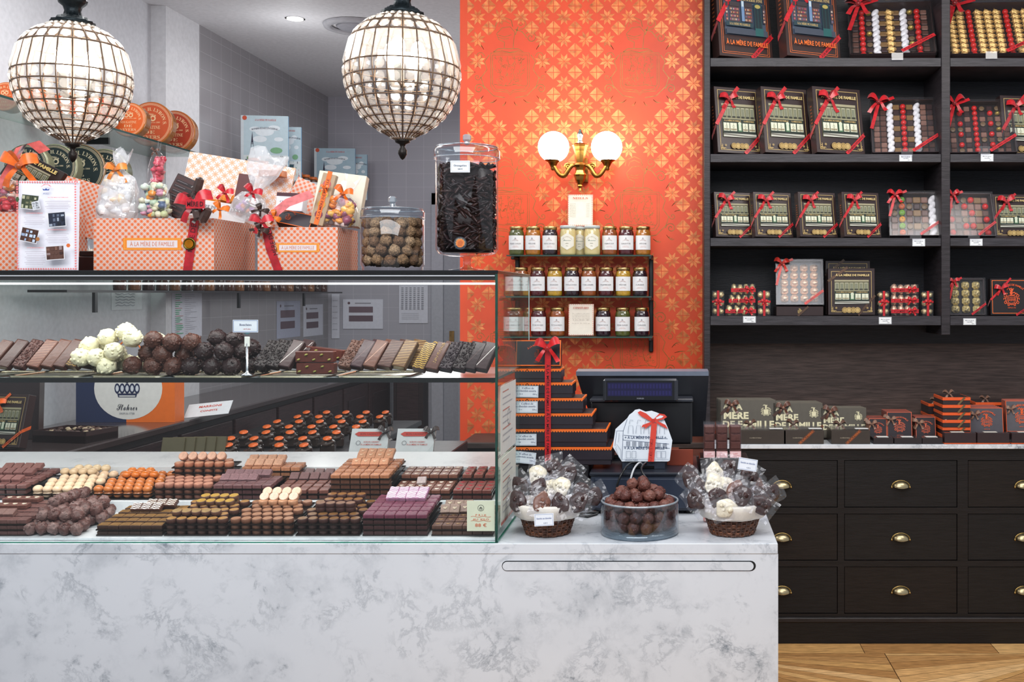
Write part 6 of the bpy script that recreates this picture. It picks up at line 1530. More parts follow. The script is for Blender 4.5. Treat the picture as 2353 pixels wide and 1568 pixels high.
# lower row, from the picture edge to the case end
stack(-75,62,True,YL,2,'sq',(110,76,72),None,'dark square stack at the picture edge','dark_square',top=((0,4,1,'sq',(122,90,84),None,20,.0),(0,4,3,'dot',(110,70,62),(236,222,200),0,.0),(0,4,5,'dot',(110,70,62),(236,222,200),0,.0)))
stack(222,372,True,YL,1,'bar',(66,44,36),(176,132,76),'gold textured bar stack','gold_flecked_bar',top=((1,4,4,'wave',(90,60,50),(236,226,220),24,.002),(2,5,5,'wave',(90,60,50),(226,210,200),24,.004)))
stack(378,520,True,YL,2,'rd',(84,54,46),(164,122,72),'gold rimmed round stack','gold_rimmed_round',top=((0,5,1,'rd',(96,64,52),(150,122,84),8,.0),(1,5,4,'rd',(96,66,54),(170,132,52),6,.0),(1,5,5,'rd',(96,66,54),(170,132,52),6,.006)))
stack(526,672,True,YL,2,'rd',(122,80,62),(158,112,84),'milk round stack','milk_round',top=((1,5,4,'rd',(180,130,100),(200,150,116),0,.0),(1,5,4.5,'rd',(196,150,124),(220,186,166),42,.014),(1,5,5.3,'rd',(196,150,124),(216,180,156),42,.022)))
stack(680,826,True,YL,2,'rd',(70,44,40),(120,84,50),'dark round stack','dark_round',top=((1,5,2,'rd',(74,46,42),(124,84,56),0,.0),(1,5,2,'rd',(74,46,42),(120,80,54),0,.0125),(1,5,4.4,'rd',(74,46,42),(134,92,56),0,.0),(1,5,5.4,'rd',(74,46,42),(140,96,58),0,.006)))
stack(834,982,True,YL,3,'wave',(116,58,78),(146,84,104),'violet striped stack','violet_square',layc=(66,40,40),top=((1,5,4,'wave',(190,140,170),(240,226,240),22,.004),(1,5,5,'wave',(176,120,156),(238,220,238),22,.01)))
stack(992,1132,True,YL,1,'dot',(96,66,56),(150,116,84),'brown square stack behind the price notice','brown_square',top=((0,2,3,'dot',(140,116,106),(190,170,150),40,.008),(2,4,3.4,'dot',(130,106,98),(190,170,150),40,.006),(0,3,5,'dot',(140,116,106),(190,170,150),30,.002)))
# upper row
stack(-85,62,True and False,YU,2,'sq',(122,82,78),None,'rough plum square stack at the picture edge','plum_square',top=((0,5,1,'sq',(132,90,86),None,14,.0),(1,5,3,'sq',(128,86,82),None,16,.004),(1,5,4.4,'sq',(136,92,86),None,20,.008)))
stack(70,206,False,YU,1,'ball',(228,196,164),None,'beige ball tray','beige_ball',top=((0,4,4.6,'ball',(214,184,148),None,0,.0),(1,5,5.5,'ball',(226,200,164),None,0,.003)))
stack(210,346,False,YU,1,'ball',(190,108,52),None,'glossy caramel ball tray','caramel_ball',top=((1,5,3.5,'ball',(206,110,40),None,0,.0),(1,4,4.6,'ball',(212,120,50),None,0,.002)))
stack(352,486,False,YU,2,'rd',(150,98,82),(190,134,112),'pink brown round tray','pink_brown_round',rowsn=3,depth=.127)
stack(398,536,False,YU+.115,4,'rd',(166,104,80),(206,150,120),'raised round tray behind','raised_round',rowsn=2,depth=.07,top=((0,5,1,'rd',(200,150,128),(218,172,150),46,.008),))
stack(490,624,False,YU,2,'sq',(110,74,76),(70,44,48),'line marked dark square stack','line_marked_square',rowsn=3,depth=.127,top=((0,4,1.3,'sq',(136,104,108),(84,56,60),24,.0),(0,5,2.5,'sq',(130,98,102),(84,56,60),24,.004)))
stack(556,690,False,YU+.13,3,'sq',(178,120,90),(220,180,150),'pale milk square tray behind','pale_milk_square',rowsn=2,depth=.062,top=((0,4,.6,'sq',(200,150,124),(224,188,164),30,.0),(0,4,1.5,'sq',(196,144,116),(224,188,164),30,.006)))
stack(630,756,False,YU,1,'sq',(116,74,66),None,'flat brown square tray','flat_brown_square',top=((0,4,3.6,'sq',(120,92,92),None,32,.0),(0,4,5,'sq',(116,86,86),None,24,.0)))
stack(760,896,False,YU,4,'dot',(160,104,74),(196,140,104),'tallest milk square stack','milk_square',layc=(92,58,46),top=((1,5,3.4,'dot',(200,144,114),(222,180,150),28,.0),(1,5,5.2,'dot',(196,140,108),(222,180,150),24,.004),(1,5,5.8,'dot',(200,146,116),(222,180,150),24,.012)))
stack(902,1034,False,YU,1,'dot',(112,70,58),(240,226,214),'white dotted square tray','white_dotted_square',rowsn=3,depth=.102,top=((2,3,1.8,'sq',(176,160,160),None,28,.002),))
stack(922,1052,False,YU+.105,2,'dot',(116,74,60),(236,218,204),'white dotted tray behind','white_dotted_square',rowsn=3,depth=.09)
stack(1040,1130,False,YU,1,'dot',(112,62,56),(176,50,60),'red dotted square tray','red_dotted_square',rowsn=3,depth=.102)
stack(1060,1138,False,YU+.105,2,'dot',(120,70,60),(176,50,60),'red dotted tray behind','red_dotted_square',rowsn=3,depth=.09)
# pile of shiny truffles
g=random.Random(12); vv=[cached(('ctr',i),lambda i=i:truffle(.0172,i+60,((112,84,80),(98,66,62),(126,98,94),(90,58,54))[i],.16,5)) for i in range(4)]
n_=0
for j in range(7):
    Yj=2.945+j*.0265; xs_=(78,112) if j==0 else (70,206-0*j)
    a=X(70,Yj)+j*.012; cnt=6 if j>2 else 5
    for lay in range(2 if j>0 else 1):
        for i in range(cnt-lay):
            x=a+(i+.5*lay)*.0325+.008*(j%2); z=tierz(True,Yj)+.0175+lay*.026+ (0.0)
            
            tag(obj('coated_truffle',vv[n_%4],m_rough,None,(x,Yj,z+.004*g.random()),(n_,n_*.7,n_*1.9)),'uneven coated truffle piled between the picture-edge squares and the gold bars','chocolate','coated truffles piled in the lower case'); n_+=1
for i in range(8):
    Yj=3.03+.012*i; tag(obj('coated_truffle',vv[i%4],m_rough,None,(X(70,Yj)+.07+i*.013,Yj,tierz(True,Yj)+.066+.002*(i%3)),(i,i*.7,0)),'uneven coated truffle piled between the picture-edge squares and the gold bars','chocolate','coated truffles piled in the lower case')
# price notice stuck inside the glass
t=thing('price_notice','cream price notice in orange handwriting stuck inside the case corner','sign',(X(1105,2.906),2.906,Z(1221,2.906)))
w=S(64,2.9); h=S(70,2.9)
q=MB(); q.box(-w/2,w/2,0,.0008,0,h,(226,228,206)); q.make('card',m_paper,t)
q=MB(); q.circle(0,h*.76,.0085,.001,(40,40,44),20); q.text('A',0,h*.76,.008,(40,40,44),'sans'); q.circle(0,h*.74,.004,.0008,(40,40,44),12)
OR_=(226,104,60); q.text('P R I X',0,h*.53,.0052,OR_,'sans',w=w*.4); q.text('AU  KILO',0,h*.39,.0052,OR_,'sans',w=w*.58); q.text('88 €',0,h*.2,.009,OR_,'sans',w=w*.42)
for zz in (.48,.34): q.stroke([(-w*.36+w*.72*i/14,h*zz+.0012*math.sin(i*.9)) for i in range(15)],.0008,OR_)
q.make('lettering',m_paper,t,(0,-.0004,0))
# ================================================================ glass shelf of the case
SZ=1.3536; YS=2.985
for i,(a,c) in enumerate(((-100,8),(14,196),(204,384),(390,578),(586,760),(768,942))):
    w=S(c-a,YS); x=X((a+c)/2,YS)
    q=MB(); n=28
    def rr2(w_,d_,r,z):
        o=[]
        for cx,cy,a0 in ((w_/2-r,d_-r,0),(-w_/2+r,d_-r,90),(-w_/2+r,r,180),(w_/2-r,r,270)):
            for k in range(7): o.append((cx+r*math.cos(R(a0+15*k)),cy+r*math.sin(R(a0+15*k)),z))
        return o
    A=rr2(w-.02,.20,.02,.0); B=rr2(w-.012,.204,.024,.004); D=rr2(w,.21,.028,.0055); m=len(A); D=[(p[0],p[1]-.003,p[2]) for p in D]
    q.add(A+B+D,[tuple(range(m))]+[(j*m+k,j*m+(k+1)%m,(j+1)*m+(k+1)%m,(j+1)*m+k) for j in (0,1) for k in range(m)],(196,186,160),True)
    tag(q.make('gilt_tray',m_metal,None,(x,YS-.012,SZ+.0003)),('shallow gilt tray cut by the picture edge','shallow gilt tray under the left slanted bars','shallow gilt tray under the white rochers','shallow gilt tray under the dark rochers and the card stand','shallow gilt tray under the pistachio bars','shallow gilt tray under the five smooth bars')[i],'tray')
def rocher(r,seed,c):
    q=MB(); q.ball(r,0,0,0,22,15,c,bump=.10,seed=seed,fr=55)
    g=random.Random(seed)
    for k in range(26):
        a,b_=g.uniform(0,2*PI),g.uniform(-1.2,1.4); d=Vector((math.cos(a)*math.cos(b_),math.sin(a)*math.cos(b_),math.sin(b_)))*r*.96
        q.ball(r*g.uniform(.12,.2),d.x,d.y,d.z,6,4,c,bump=.3,seed=k)
    return q
RC={'w':((240,232,196),'white','rocher'),'m':((84,50,40),'milk','rocher'),'d':((46,30,30),'dark','rocher')}
rk={(k,i):cached(('rocher',k,i),lambda k=k,i=i:rocher(.0258,i+{'w':0,'m':10,'d':20}[k],RC[k][0])) for k in 'wmd' for i in range(3)}
m_white=attr_mat('white_chocolate',.4,nscale=80,nmix=.05,bump=.5,bscale=110)
RL=[('w',186,822,0),('w',222,822,0),('w',262,808,0),('w',248,776,1),('w',206,795,1),('w',290,763,1),('w',268,812,2),('w',304,778,0),('w',225,800,2),('w',245,843,0),('w',362,785,2),
    ('m',353,782,0),('m',396,787,0),('m',440,787,0),('m',374,815,0),('m',340,812,1),('m',425,815,1),('m',305,840,0),('m',352,842,0),('m',398,842,0),
    ('d',500,778,1),('d',540,782,1),('d',470,808,0),('d',515,808,0),('d',556,808,1),('d',440,843,0),('d',488,844,0),('d',532,844,0),('d',572,840,2),('d',578,800,2)]
for i,(k,px,py,bk) in enumerate(RL):
    Y=3.0+bk*.032; p=W(px,py,Y); p.z=max(p.z,SZ+.0295)
    tag(obj('chocolate_rocher',rk[k,i%3],m_white if k=='w' else m_rough,None,p,(i,i*1.7,i*.4)),'%s chocolate nut rocher in the heap on the case shelf'%RC[k][1],'chocolate','%s rochers heaped on the case shelf'%RC[k][1])
for k,n in (('w',4),('m',4),('d',5)):   # the ones carrying the heap from behind
    for i in range(n):
        px={'w':230,'m':350,'d':480}[k]+i*32; Y=3.10
        tag(obj('chocolate_rocher',rk[k,i%3],m_white if k=='w' else m_rough,None,(X(px,Y),Y,SZ+.031),(i,i,i)),'%s chocolate nut rocher at the back of the heap on the case shelf'%RC[k][1],'chocolate','%s rochers at the back of the heap'%RC[k][1])
def choco_bar(c,tex,c2=None,w=.036,l=.098,th=.021):
    def f():
        q=MB(); q.cbox(-w/2,w/2,0,l,0,th,.0022,c)
        g=random.Random(5)
        if tex=='nut':
            for k in range(90): q.ball(g.uniform(.0018,.0034),g.uniform(-w*.44,w*.44),g.uniform(.003,l-.003),th,5,4,c,bump=.4,seed=k,sz=.9)
        if tex=='gold':
            for k in range(13): q.ribbon([(-w*.46+w*.92*i/6,.005+k*.0072+.0022*math.sin(i*2.1+k),th+.0004) for i in range(7)],(0,.0034,0),c2)
        if tex=='line': q.add([(-w*.4,.01,th+.0003),(-w*.36,.008,th+.0003),(w*.42,l-.01,th+.0003),(w*.38,l-.008,th+.0003)],[(0,1,2,3)],c2)
        if tex=='stripe':
            for k in range(9): q.add([(-w*.46,.004+k*.01,th+.0003),(w*.46,.02+k*.01-.004,th+.0003),(w*.46,.022+k*.01-.004,th+.0003),(-w*.46,.006+k*.01,th+.0003)],[(0,1,2,3)],c2)
        if tex=='grain':
            for k in range(60): q.ball(.0016,g.uniform(-w*.1,w*.1)+w*.05,g.uniform(.02,l-.003),th,5,4,c2,sz=.7)
        return q
    return cached(('cb',c,tex,c2,w),f)
MB_=(84,52,42); MB2=(96,60,48); DB=(52,34,36)
BL_=[(-24,'smooth',MB_,None,'smooth'),(12,'smooth',(66,38,32),None,'smooth brown'),(46,'nut',(88,54,48),None,'nutty'),(80,'stripe',(104,62,48),(150,110,90),'marked milk'),(112,'smooth',(90,54,42),None,'plain milk'),(140,'smooth',(80,48,40),None,'plain brown'),(168,'gold',(66,44,30),(140,108,44),'gold streaked'),
     (598,'nut',(36,25,25),None,'dark knobbly'),(628,'nut',(36,25,25),None,'black knobbly'),(655,'line',(58,38,38),(190,180,176),'dark glossy'),
     (792,'nut',(92,58,46),None,'milk nutty'),(820,'line',(60,38,42),(100,76,76),'slim dark'),(850,'line',MB2,(170,130,112),'milk'),(885,'stripe',(70,44,38),(110,84,74),'ridged'),(918,'stripe',(98,70,46),(160,130,84),'gold lined'),
     (963,'gold',(70,46,36),(166,134,60),'gold crackled'),(993,'grain',(84,56,50),(160,130,90),'grain dusted'),(1024,'nut',(44,30,36),None,'purple-black knobbly'),(1055,'nut',(40,27,29),None,'dark knobbly'),(1079,'line',(42,29,32),(80,60,60),'dark angular'),(1106,'line',(56,40,42),(200,190,186),'shiny dark end')]
for i,(px,tex,c,c2,nm) in enumerate(BL_):
    big=px>950; Y=3.0 if not big else 2.975
    me=choco_bar(c,tex,c2,.037 if tex!='stripe' else .04)
    for b_ in ((0,1) if px<1090 else (0,)):
        loc=(X(px,Y)+b_*.014,Y+b_*.045,SZ+(.006 if not big else .001)+.012)
        near='beside the white rochers' if px<200 else 'beside the dark rochers' if px<700 else 'in the smooth bar tray' if px<940 else 'at the case end of the shelf'
        o=tag(obj('chocolate_bar',me,m_rough if tex=='nut' else m_choc,None,loc,(R(48),R(9),R(-12))),('%s chocolate bar leaning %s'%(nm,near)) if b_==0 else '%s bar half hidden behind its twin %s'%(nm,near),'chocolate')
for i,(x0,py,Y,a,lb) in enumerate(((724,832,3.0,0,'lower front pistachio studded slab beside the smooth bars'),(722,802,3.0,0,'upper front pistachio studded slab beside the smooth bars'),(742,790,3.07,R(7),'pistachio studded slab resting behind the front pair'))):
    t=thing('pistachio_slab',lb,'chocolate',W(x0,py+(24 if i==0 else 26),Y),(0,a,0)); t.location.z=SZ+.007+(.0 if i==0 else .034 if i==1 else .04)
    q=MB(); q.cbox(-.055,.055,0,.03,0,.032,.002,(88,44,36)); q.make('slab',m_choc,t)
    for k in range(5):
        q=MB(); q.M=Matrix.Translation((-.045+.022*k,-.001,.008+.014*(k%2)))@Matrix.Rotation(-.4,4,'Y'); q.ball(.0055,0,0,0,8,6,(136,130,60),sz=.55); q.make('pistachio',m_sweet,t)
t=thing('card_stand','small price card clipped on a steel stand among the dark rochers','price card',(X(568,2.975),2.975,SZ+.006))
zz=Z(765,2.975)-SZ-.006
q=MB(); q.lathe([(.0,0),(.018,.0),(.017,.003),(.006,.008),(.004,.014),(.0035,Z(790,2.975)-SZ-.006)],20,(190,194,200)); q.make('base',m_metal,t)
q=MB(); q.cbox(-.007,.007,-.003,.003,Z(797,2.975)-SZ-.006,Z(774,2.975)-SZ-.006,.001,(236,238,232)); q.make('holder',m_satin,t)
q=MB(); q.ball(.009,0,0,zz+.004,10,8,(130,190,214)); q.make('clip',m_satin,t)
q=MB(); cw=S(58,2.975); c0=Z(764,2.975)-SZ-.006; c1=Z(735,2.975)-SZ-.006; q.box(-cw/2,cw/2,-.012,-.0113,c0,c1,(226,230,240)); k_=q.make('card',m_paper,t)
q=MB(); q.lay=0; q.frame(-cw/2+.0015,c0+.0015,cw/2-.0015,c1-.0015,.0012,(110,130,180)); q.text('Bouchées',0,(c0+c1)/2+.004,.006,(60,70,110),'serif'); q.text('1,60 € pièce',.004,(c0+c1)/2-.008,.003,(200,110,110)); q.make('lettering',m_paper,t,(0,-.0123,0))
# ================================================================ the room behind the case
t=thing('back_counter','long dark panelled counter running along the tiled wall','counter',(0,0,0))
q=MB(); q.box(-3.085,-2.53,3.95,9.1,0,.915,(40,30,32)); q.make('cabinet',m_woodh,t)
q=MB(); q.cbox(-3.088,-2.49,3.93,9.11,.916,.95,.006,(66,56,56)); q.make('counter_top',m_gloss,t)
for k in range(8):
    y0=4.0+k*.64; q=MB(); q.cbox(-2.53,-2.512,y0,y0+.6,.08,.88,.003,(58,38,40)); q.cbox(-2.512,-2.505,y0+.09,y0+.51,.18,.78,.003,(48,32,34)); q.make('cabinet_panel',m_woodh,t)
t=thing('base_cabinet','dark panelled cabinet end against the back tiled wall','cabinet',(0,0,0)); q=MB(); q.box(X(904,9.0),X(972,9.0),9.0,9.19,0,.94,(46,32,34)); q.make('body',m_woodh,t)
q=MB(); q.cbox(X(912,9.0),X(962,9.0),8.985,9.0,.12,.86,.004,(56,38,40)); q.make('panel',m_woodh,t)
# paper carrier bag
YG=5.22; bz=.9505; w=S(227,YG); h=.32
t=thing('carrier_bag','navy and orange paper carrier bag with white oval, crown and script','bag',(X(288,YG),YG,bz))
q=MB(); q.box(-w/2,w*.01,0,.1,0,h,(36,48,84)); q.box(w*.01,w/2,0,.1,0,h,(240,116,36)); q.make('bag_body',m_paper,t)
q=MB(); q.disc(.03*w,h*.53,w*.345,(236,234,230),40,h*.485); NV=(34,44,80)
cx=.02*w; cz=h*.39
q.poly([(cx-.045,cz),(cx+.045,cz),(cx+.05,cz+.02),(cx-.05,cz+.02)],NV); q.rect(cx-.04,cz+.004,cx+.04,cz+.01,(236,234,230))
for dx,sx in ((-.05,-1),(-.025,-1),(0,0),(.025,1),(.05,1)): q.disc(cx+dx,cz+.045,.014,NV,12,.026); q.disc(cx+dx,cz+.045,.008,(220,224,232),10,.016); q.disc(cx+dx,cz+.024,.006,NV,8)
q.disc(cx,cz+.08,.009,NV,8)
q.text('Stohrer',cx,h*.245,.034,(40,44,60),'script',w=.105); q.text('DEPUIS 1730',cx,h*.14,.009,(120,124,136),'serif',w=.075); q.make('print',m_paper,t,(0,-.0008,0))
q=MB(); q.tube([(.02+.07*math.cos(PI*i/12),-.003,h+.09*math.sin(PI*i/12)) for i in range(13)],.004,6,(240,120,40)); q.make('handle',m_satin,t)
# dark boxes on the near end of that counter
t=thing('chocolate_box','tall dark box standing at the picture edge behind the case','gift box',(X(30,4.6),4.6,.9505),(R(-4),0,R(12)))
q=MB(); q.cbox(-.09,.10,0,.06,0,.30,.002,(40,30,32)); q.make('box_body',m_satin,t); q=MB(); arms_print(q,0,.16,.05,(80,60,60)); q.make('cover_print',m_paper,t)
presentation(-2,4.3,.9505,'green',.19,.22,.04,R(14),R(-12),'tilted shopfront picture box with orange ribbon at the picture edge behind the case',seed=4,c=(240,100,24))
t=thing('open_chocolate_box','open low dark box of nut chocolates on the back counter','chocolate box',(X(135,4.5),4.5,.9505),(0,0,R(-10)))
q=MB(); e=.004; W2,D2,H2=.26,.2,.05
for b_ in ((-W2/2,W2/2,0,e),(-W2/2,W2/2,D2-e,D2),(-W2/2,-W2/2+e,0,D2),(W2/2-e,W2/2,0,D2)): q.box(b_[0],b_[1],b_[2],b_[3],0,H2,(56,38,38))
q.box(-W2/2,W2/2,0,D2,0,.03,(40,28,28)); q.make('tray',m_satin,t)
q=MB(); g=random.Random(2)
for i in range(50): q.ball(.012,g.uniform(-.115,.115),g.uniform(.015,.185),.042,7,5,g.choice([(70,46,40),(90,60,50),(190,170,140)]),sz=.6,bump=.3,seed=i)
o_=q.make('nut_chocolates',m_rough,t); o_['kind']='stuff'
# display table with sealed brown sweet bags
t=thing('display_table','low dark display table behind the glass case','table',(0,0,0))
q=MB(); q.cbox(-2.42,-1.55,4.55,6.3,.80,.83,.004,(34,30,32)); q.make('table_top',m_woodh,t)
for x in(-2.38,-1.6):
    for y in(4.6,6.25): q=MB(); q.box(x-.03,x+.03,y-.03,y+.03,0,.80,(30,26,28)); q.make('leg',m_woodh,t)
def bb():
    q=MB(); q.cbox(-.034,.034,-.024,.024,0,.05,.008,(50,38,32)); q.ball(.034,0,0,.05,12,8,(60,44,36),sz=.62,bump=.5,seed=4,fr=40); return q
def seal():
    q=MB(); q.M=Matrix.Translation((0,-.012,.076))@Matrix.Rotation(R(22),4,'X'); q.lathe([(.021,0),(.021,.0015),(0,.0015)],16,(232,104,30)); return q
for j in range(7):
    for i in range(5):
        Y=4.75+j*.22; px0=610-0*j; x=-2.16+i*.115+.03*(j%2)+ .0*j
        t=thing('brown_sweet_bag','brown sweet bag closed with an orange seal on the display table','sweet bag',(x,Y,.8305),(0,0,.2*math.sin(i*3+j)),'brown sweet bags with orange seals')
        obj('bag_body',cached('bb',bb),m_satin,t); obj('orange_seal',cached('seal',seal),m_satin,t)
for k in range(5):
    smallbox(392+k*24,4.66+k*.01,.8305,.10,.115,.018,('outermost','second','third','fourth','innermost')[k]+' olive box leaning in the row on the display table',None,edge=(110,100,70),arms=False,bw=False,face=(96,90,66),lean=16)
for (px,py,Y,a) in ((480,948,5.0,8),(398,1000,4.6,3)):
    pass
t=thing('price_sign','white price sign with red lettering lying on the back counter edge','sign',W(480,962,5.35),(R(-50),R(-6),0)); t.location=(X(480,5.35)-.0,5.35,.97)
q=MB(); q.box(-.13,.10,0,.002,0,.095,(222,226,232)); q.make('card',m_paper,t); q=MB(); q.text('MARRONS',-.01,.068,.014,(206,70,50),w=.12); q.text('CONFITS',-.01,.036,.012,(206,70,50),w=.09); q.make('lettering',m_paper,t,(0,-.001,0))
t=thing('side_cabinet','low dark cabinet carrying two white ribbon cards behind the case','cabinet',(0,0,0)); q=MB(); q.cbox(X(770,4.35),X(1030,4.35),4.35,4.75,0,.925,.004,(44,38,42)); q.make('body',m_woodh,t)
q=MB(); q.cbox(X(780,4.35),X(1020,4.35),4.34,4.35,.1,.85,.003,(36,30,34)); q.make('door',m_woodh,t)
for px,lb in ((842,'white gift card box with red ribbon motif, beside the dark cabinet panels'),(948,'white gift card box with red ribbon motif, nearer the orange wall')):
    t=thing('gift_card_box',lb,'gift box',(X(px,4.40),4.40,.9255),(R(-28),0,0))
    q=MB(); q.poly([(-.075,.002),(.06,.002),(.085,.04),(.085,.105),(-.075,.105)],(208,214,216)); q.add([(-.075,.0,.0),(.085,.0,.0),(.085,.02,.0),(-.075,.02,.0),(-.075,0,.105),(.085,0,.105),(.085,.02,.105),(-.075,.02,.105)],[(0,1,5,4),(3,2,6,7),(0,3,7,4),(1,2,6,5),(4,5,6,7),(0,1,2,3)],(196,204,206)); q.make('box_body',m_paper,t)
    q=MB(); q.poly([(-.045,.07),(.05,.07),(.06,.08),(.05,.09),(-.045,.09),(-.06,.08)],(190,66,56)); q.text('BON CADEAU',0,.08,.008,(120,40,40)); q.text('LE BON CADEAU',.015,.045,.006,(196,90,80)); q.text('À LA MÈRE DE FAMILLE',.015,.033,.006,(196,90,80)); q.circle(-.04,.04,.009,.0016,(80,80,90),14); q.make('print',m_paper,t,(0,-.002,0))
    obj('bow',bow(.05,(60,50,50),seed=px),m_ribbon,t,(.07,-.004,.085))
# glass shelves with round tins along the plaster wall
for z,nm in ((2.426,'upper'),(2.08,'lower'),(1.72,'lowest')):
    t=thing('glass_shelf',nm+' green edged glass shelf on the plaster wall','shelf',(0,0,0))
    q=MB(); q.box(-3.179,-2.84,3.6,6.27,z-.01,z,(214,222,222)); q.make('glass_pane',glass_mat('shelf_glass_'+nm,(230,240,236),.02,.05,.6,haze=.1),t)
    q=MB(); q.box(-2.84,-2.834,3.6,6.27,z-.01,z,(24,60,52)); q.box(-3.179,-2.84,3.594,3.6,z-.01,z,(24,60,52)); q.make('glass_edge',m_edge,t)
    for y in (4.2,5.5): q=MB(); q.box(-3.179,-3.0,y-.008,y+.008,z-.045,z-.0105,(26,30,34)); q.make('bracket',m_satin,t)
def tin(px,py,r_px,Y,col,edge,txt,label,yaw=0):
    zs_=2.426 if py<330 else 2.08; Y=(zs_+.002-HC)*F/(VY-py-r_px); r=S(r_px,Y); t=thing('round_tin',label,'tin',W(px,py,Y),(R(-5),0,yaw))
    q=MB(); q.M=Matrix.Rotation(R(90),4,'X'); q.lathe([(r*.96,-.06),(r*.97,-.012),(r,-.01),(r,.0),(r*.97,.004),(0,.0035)],40,edge); q.make('tin_body',m_metal if False else m_gloss,t)
    q=MB(); pt=(240,196,150) if col[1]<110 and col[0]>100 else (206,190,160)
    q.disc(0,0,r*.955,col,40); q.circle(0,0,r*.9,r*.05,pt,40); q.circle(0,0,r*.9,r*.02,col,40); q.circle(0,0,r*.85,r*.012,pt,40)
    q.arc('ATELIER H. LYRON S.',0,0,r*.66,r*.15,pt,-95,95,'serif'); q.arc('CONFISEUR',0,0,r*.42,r*.08,pt,-38,38)
    for dx in(-.13,.13): q.circle(dx*r,.24*r,r*.1,r*.06,pt,14)
    q.text("Médaille d'Or Nevers 1900",0,.06*r,r*.06,pt,'serif',w=r*.9)
    for k,s_ in enumerate(txt): q.text(s_,0,-r*(.16+.22*k),r*.15,pt,'script' if s_=='Négus' else 'serif',w=r*(.95 if len(s_)>5 else .5))
    q.make('lid_print',m_paper,t,(0,-.0045,0)); return t
NT=['NOUGATINE','DE','NEVERS']; OG=(214,92,34); BR=(180,110,50)
for a in ((296,275,40,4.9,(222,98,40),BR,NT,'orange nougatine tin partly behind the left crystal pendant, nearer it'),(345,285,52,5.35,(204,84,40),BR,NT,'large orange nougatine tin between two others on the upper glass shelf'),(398,303,50,5.75,(176,58,30),BR,NT,'dark red-orange nougatine tin nearest the tiled wall'),(12,222,34,4.4,OG,BR,NT,'orange nougatine tin at the picture edge on the upper glass shelf'),(80,240,40,4.5,(220,110,60),BR,NT,'orange tin behind the pendant toward the picture edge'),(150,252,42,4.7,(206,80,40),BR,NT,'orange tin straight behind the left pendant'),(222,262,42,4.85,(200,70,36),BR,NT,'orange tin behind the pendant toward the other tins')): tin(*a)
DG=(26,40,42)
for a in ((122,385,55,4.9,DG,(150,150,120),['Négus','NEVERS'],'dark green tin half hidden by the front dark tin on the lower shelf'),(180,392,62,4.75,DG,(150,120,90),['Négus','NEVERS'],'large dark green tin below the left pendant finial'),(236,398,57,5.1,DG,(150,150,120),['Négus','NEVERS'],'dark green tin behind the white marshmallow bag'),(60,380,50,4.8,DG,(150,150,120),['Négus','NEVERS'],'dark green tin behind the hamper at the picture edge')): tin(*a)
for k,(px,lb) in enumerate(((196,'clear glass sweet jar on the lowest shelf beside the picture sign'),(228,'clear glass sweet jar on the lowest shelf behind the largest hamper'))):
    t=thing('sweet_jar',lb,'jar',(X(px,5.1),5.1,1.7205)); q=MB(); q.lathe([(.05,0),(.055,.02),(.055,.12),(.04,.15)],24,(255,255,255),closed=True); q.lathe([(.045,.15),(.045,.17),(.012,.18),(.016,.2),(.0,.21)],20,(255,255,255)); q.make('glass',m_jar,t)
    q=MB(); g=random.Random(k)
    for i in range(26): q.ball(.014,g.uniform(-.034,.034),g.uniform(-.034,.034),g.uniform(.015,.085),7,5,g.choice([(226,214,190),(210,190,170),(240,170,80)]))
    o_=q.make('sweets',m_sweet,t); o_['kind']='stuff'
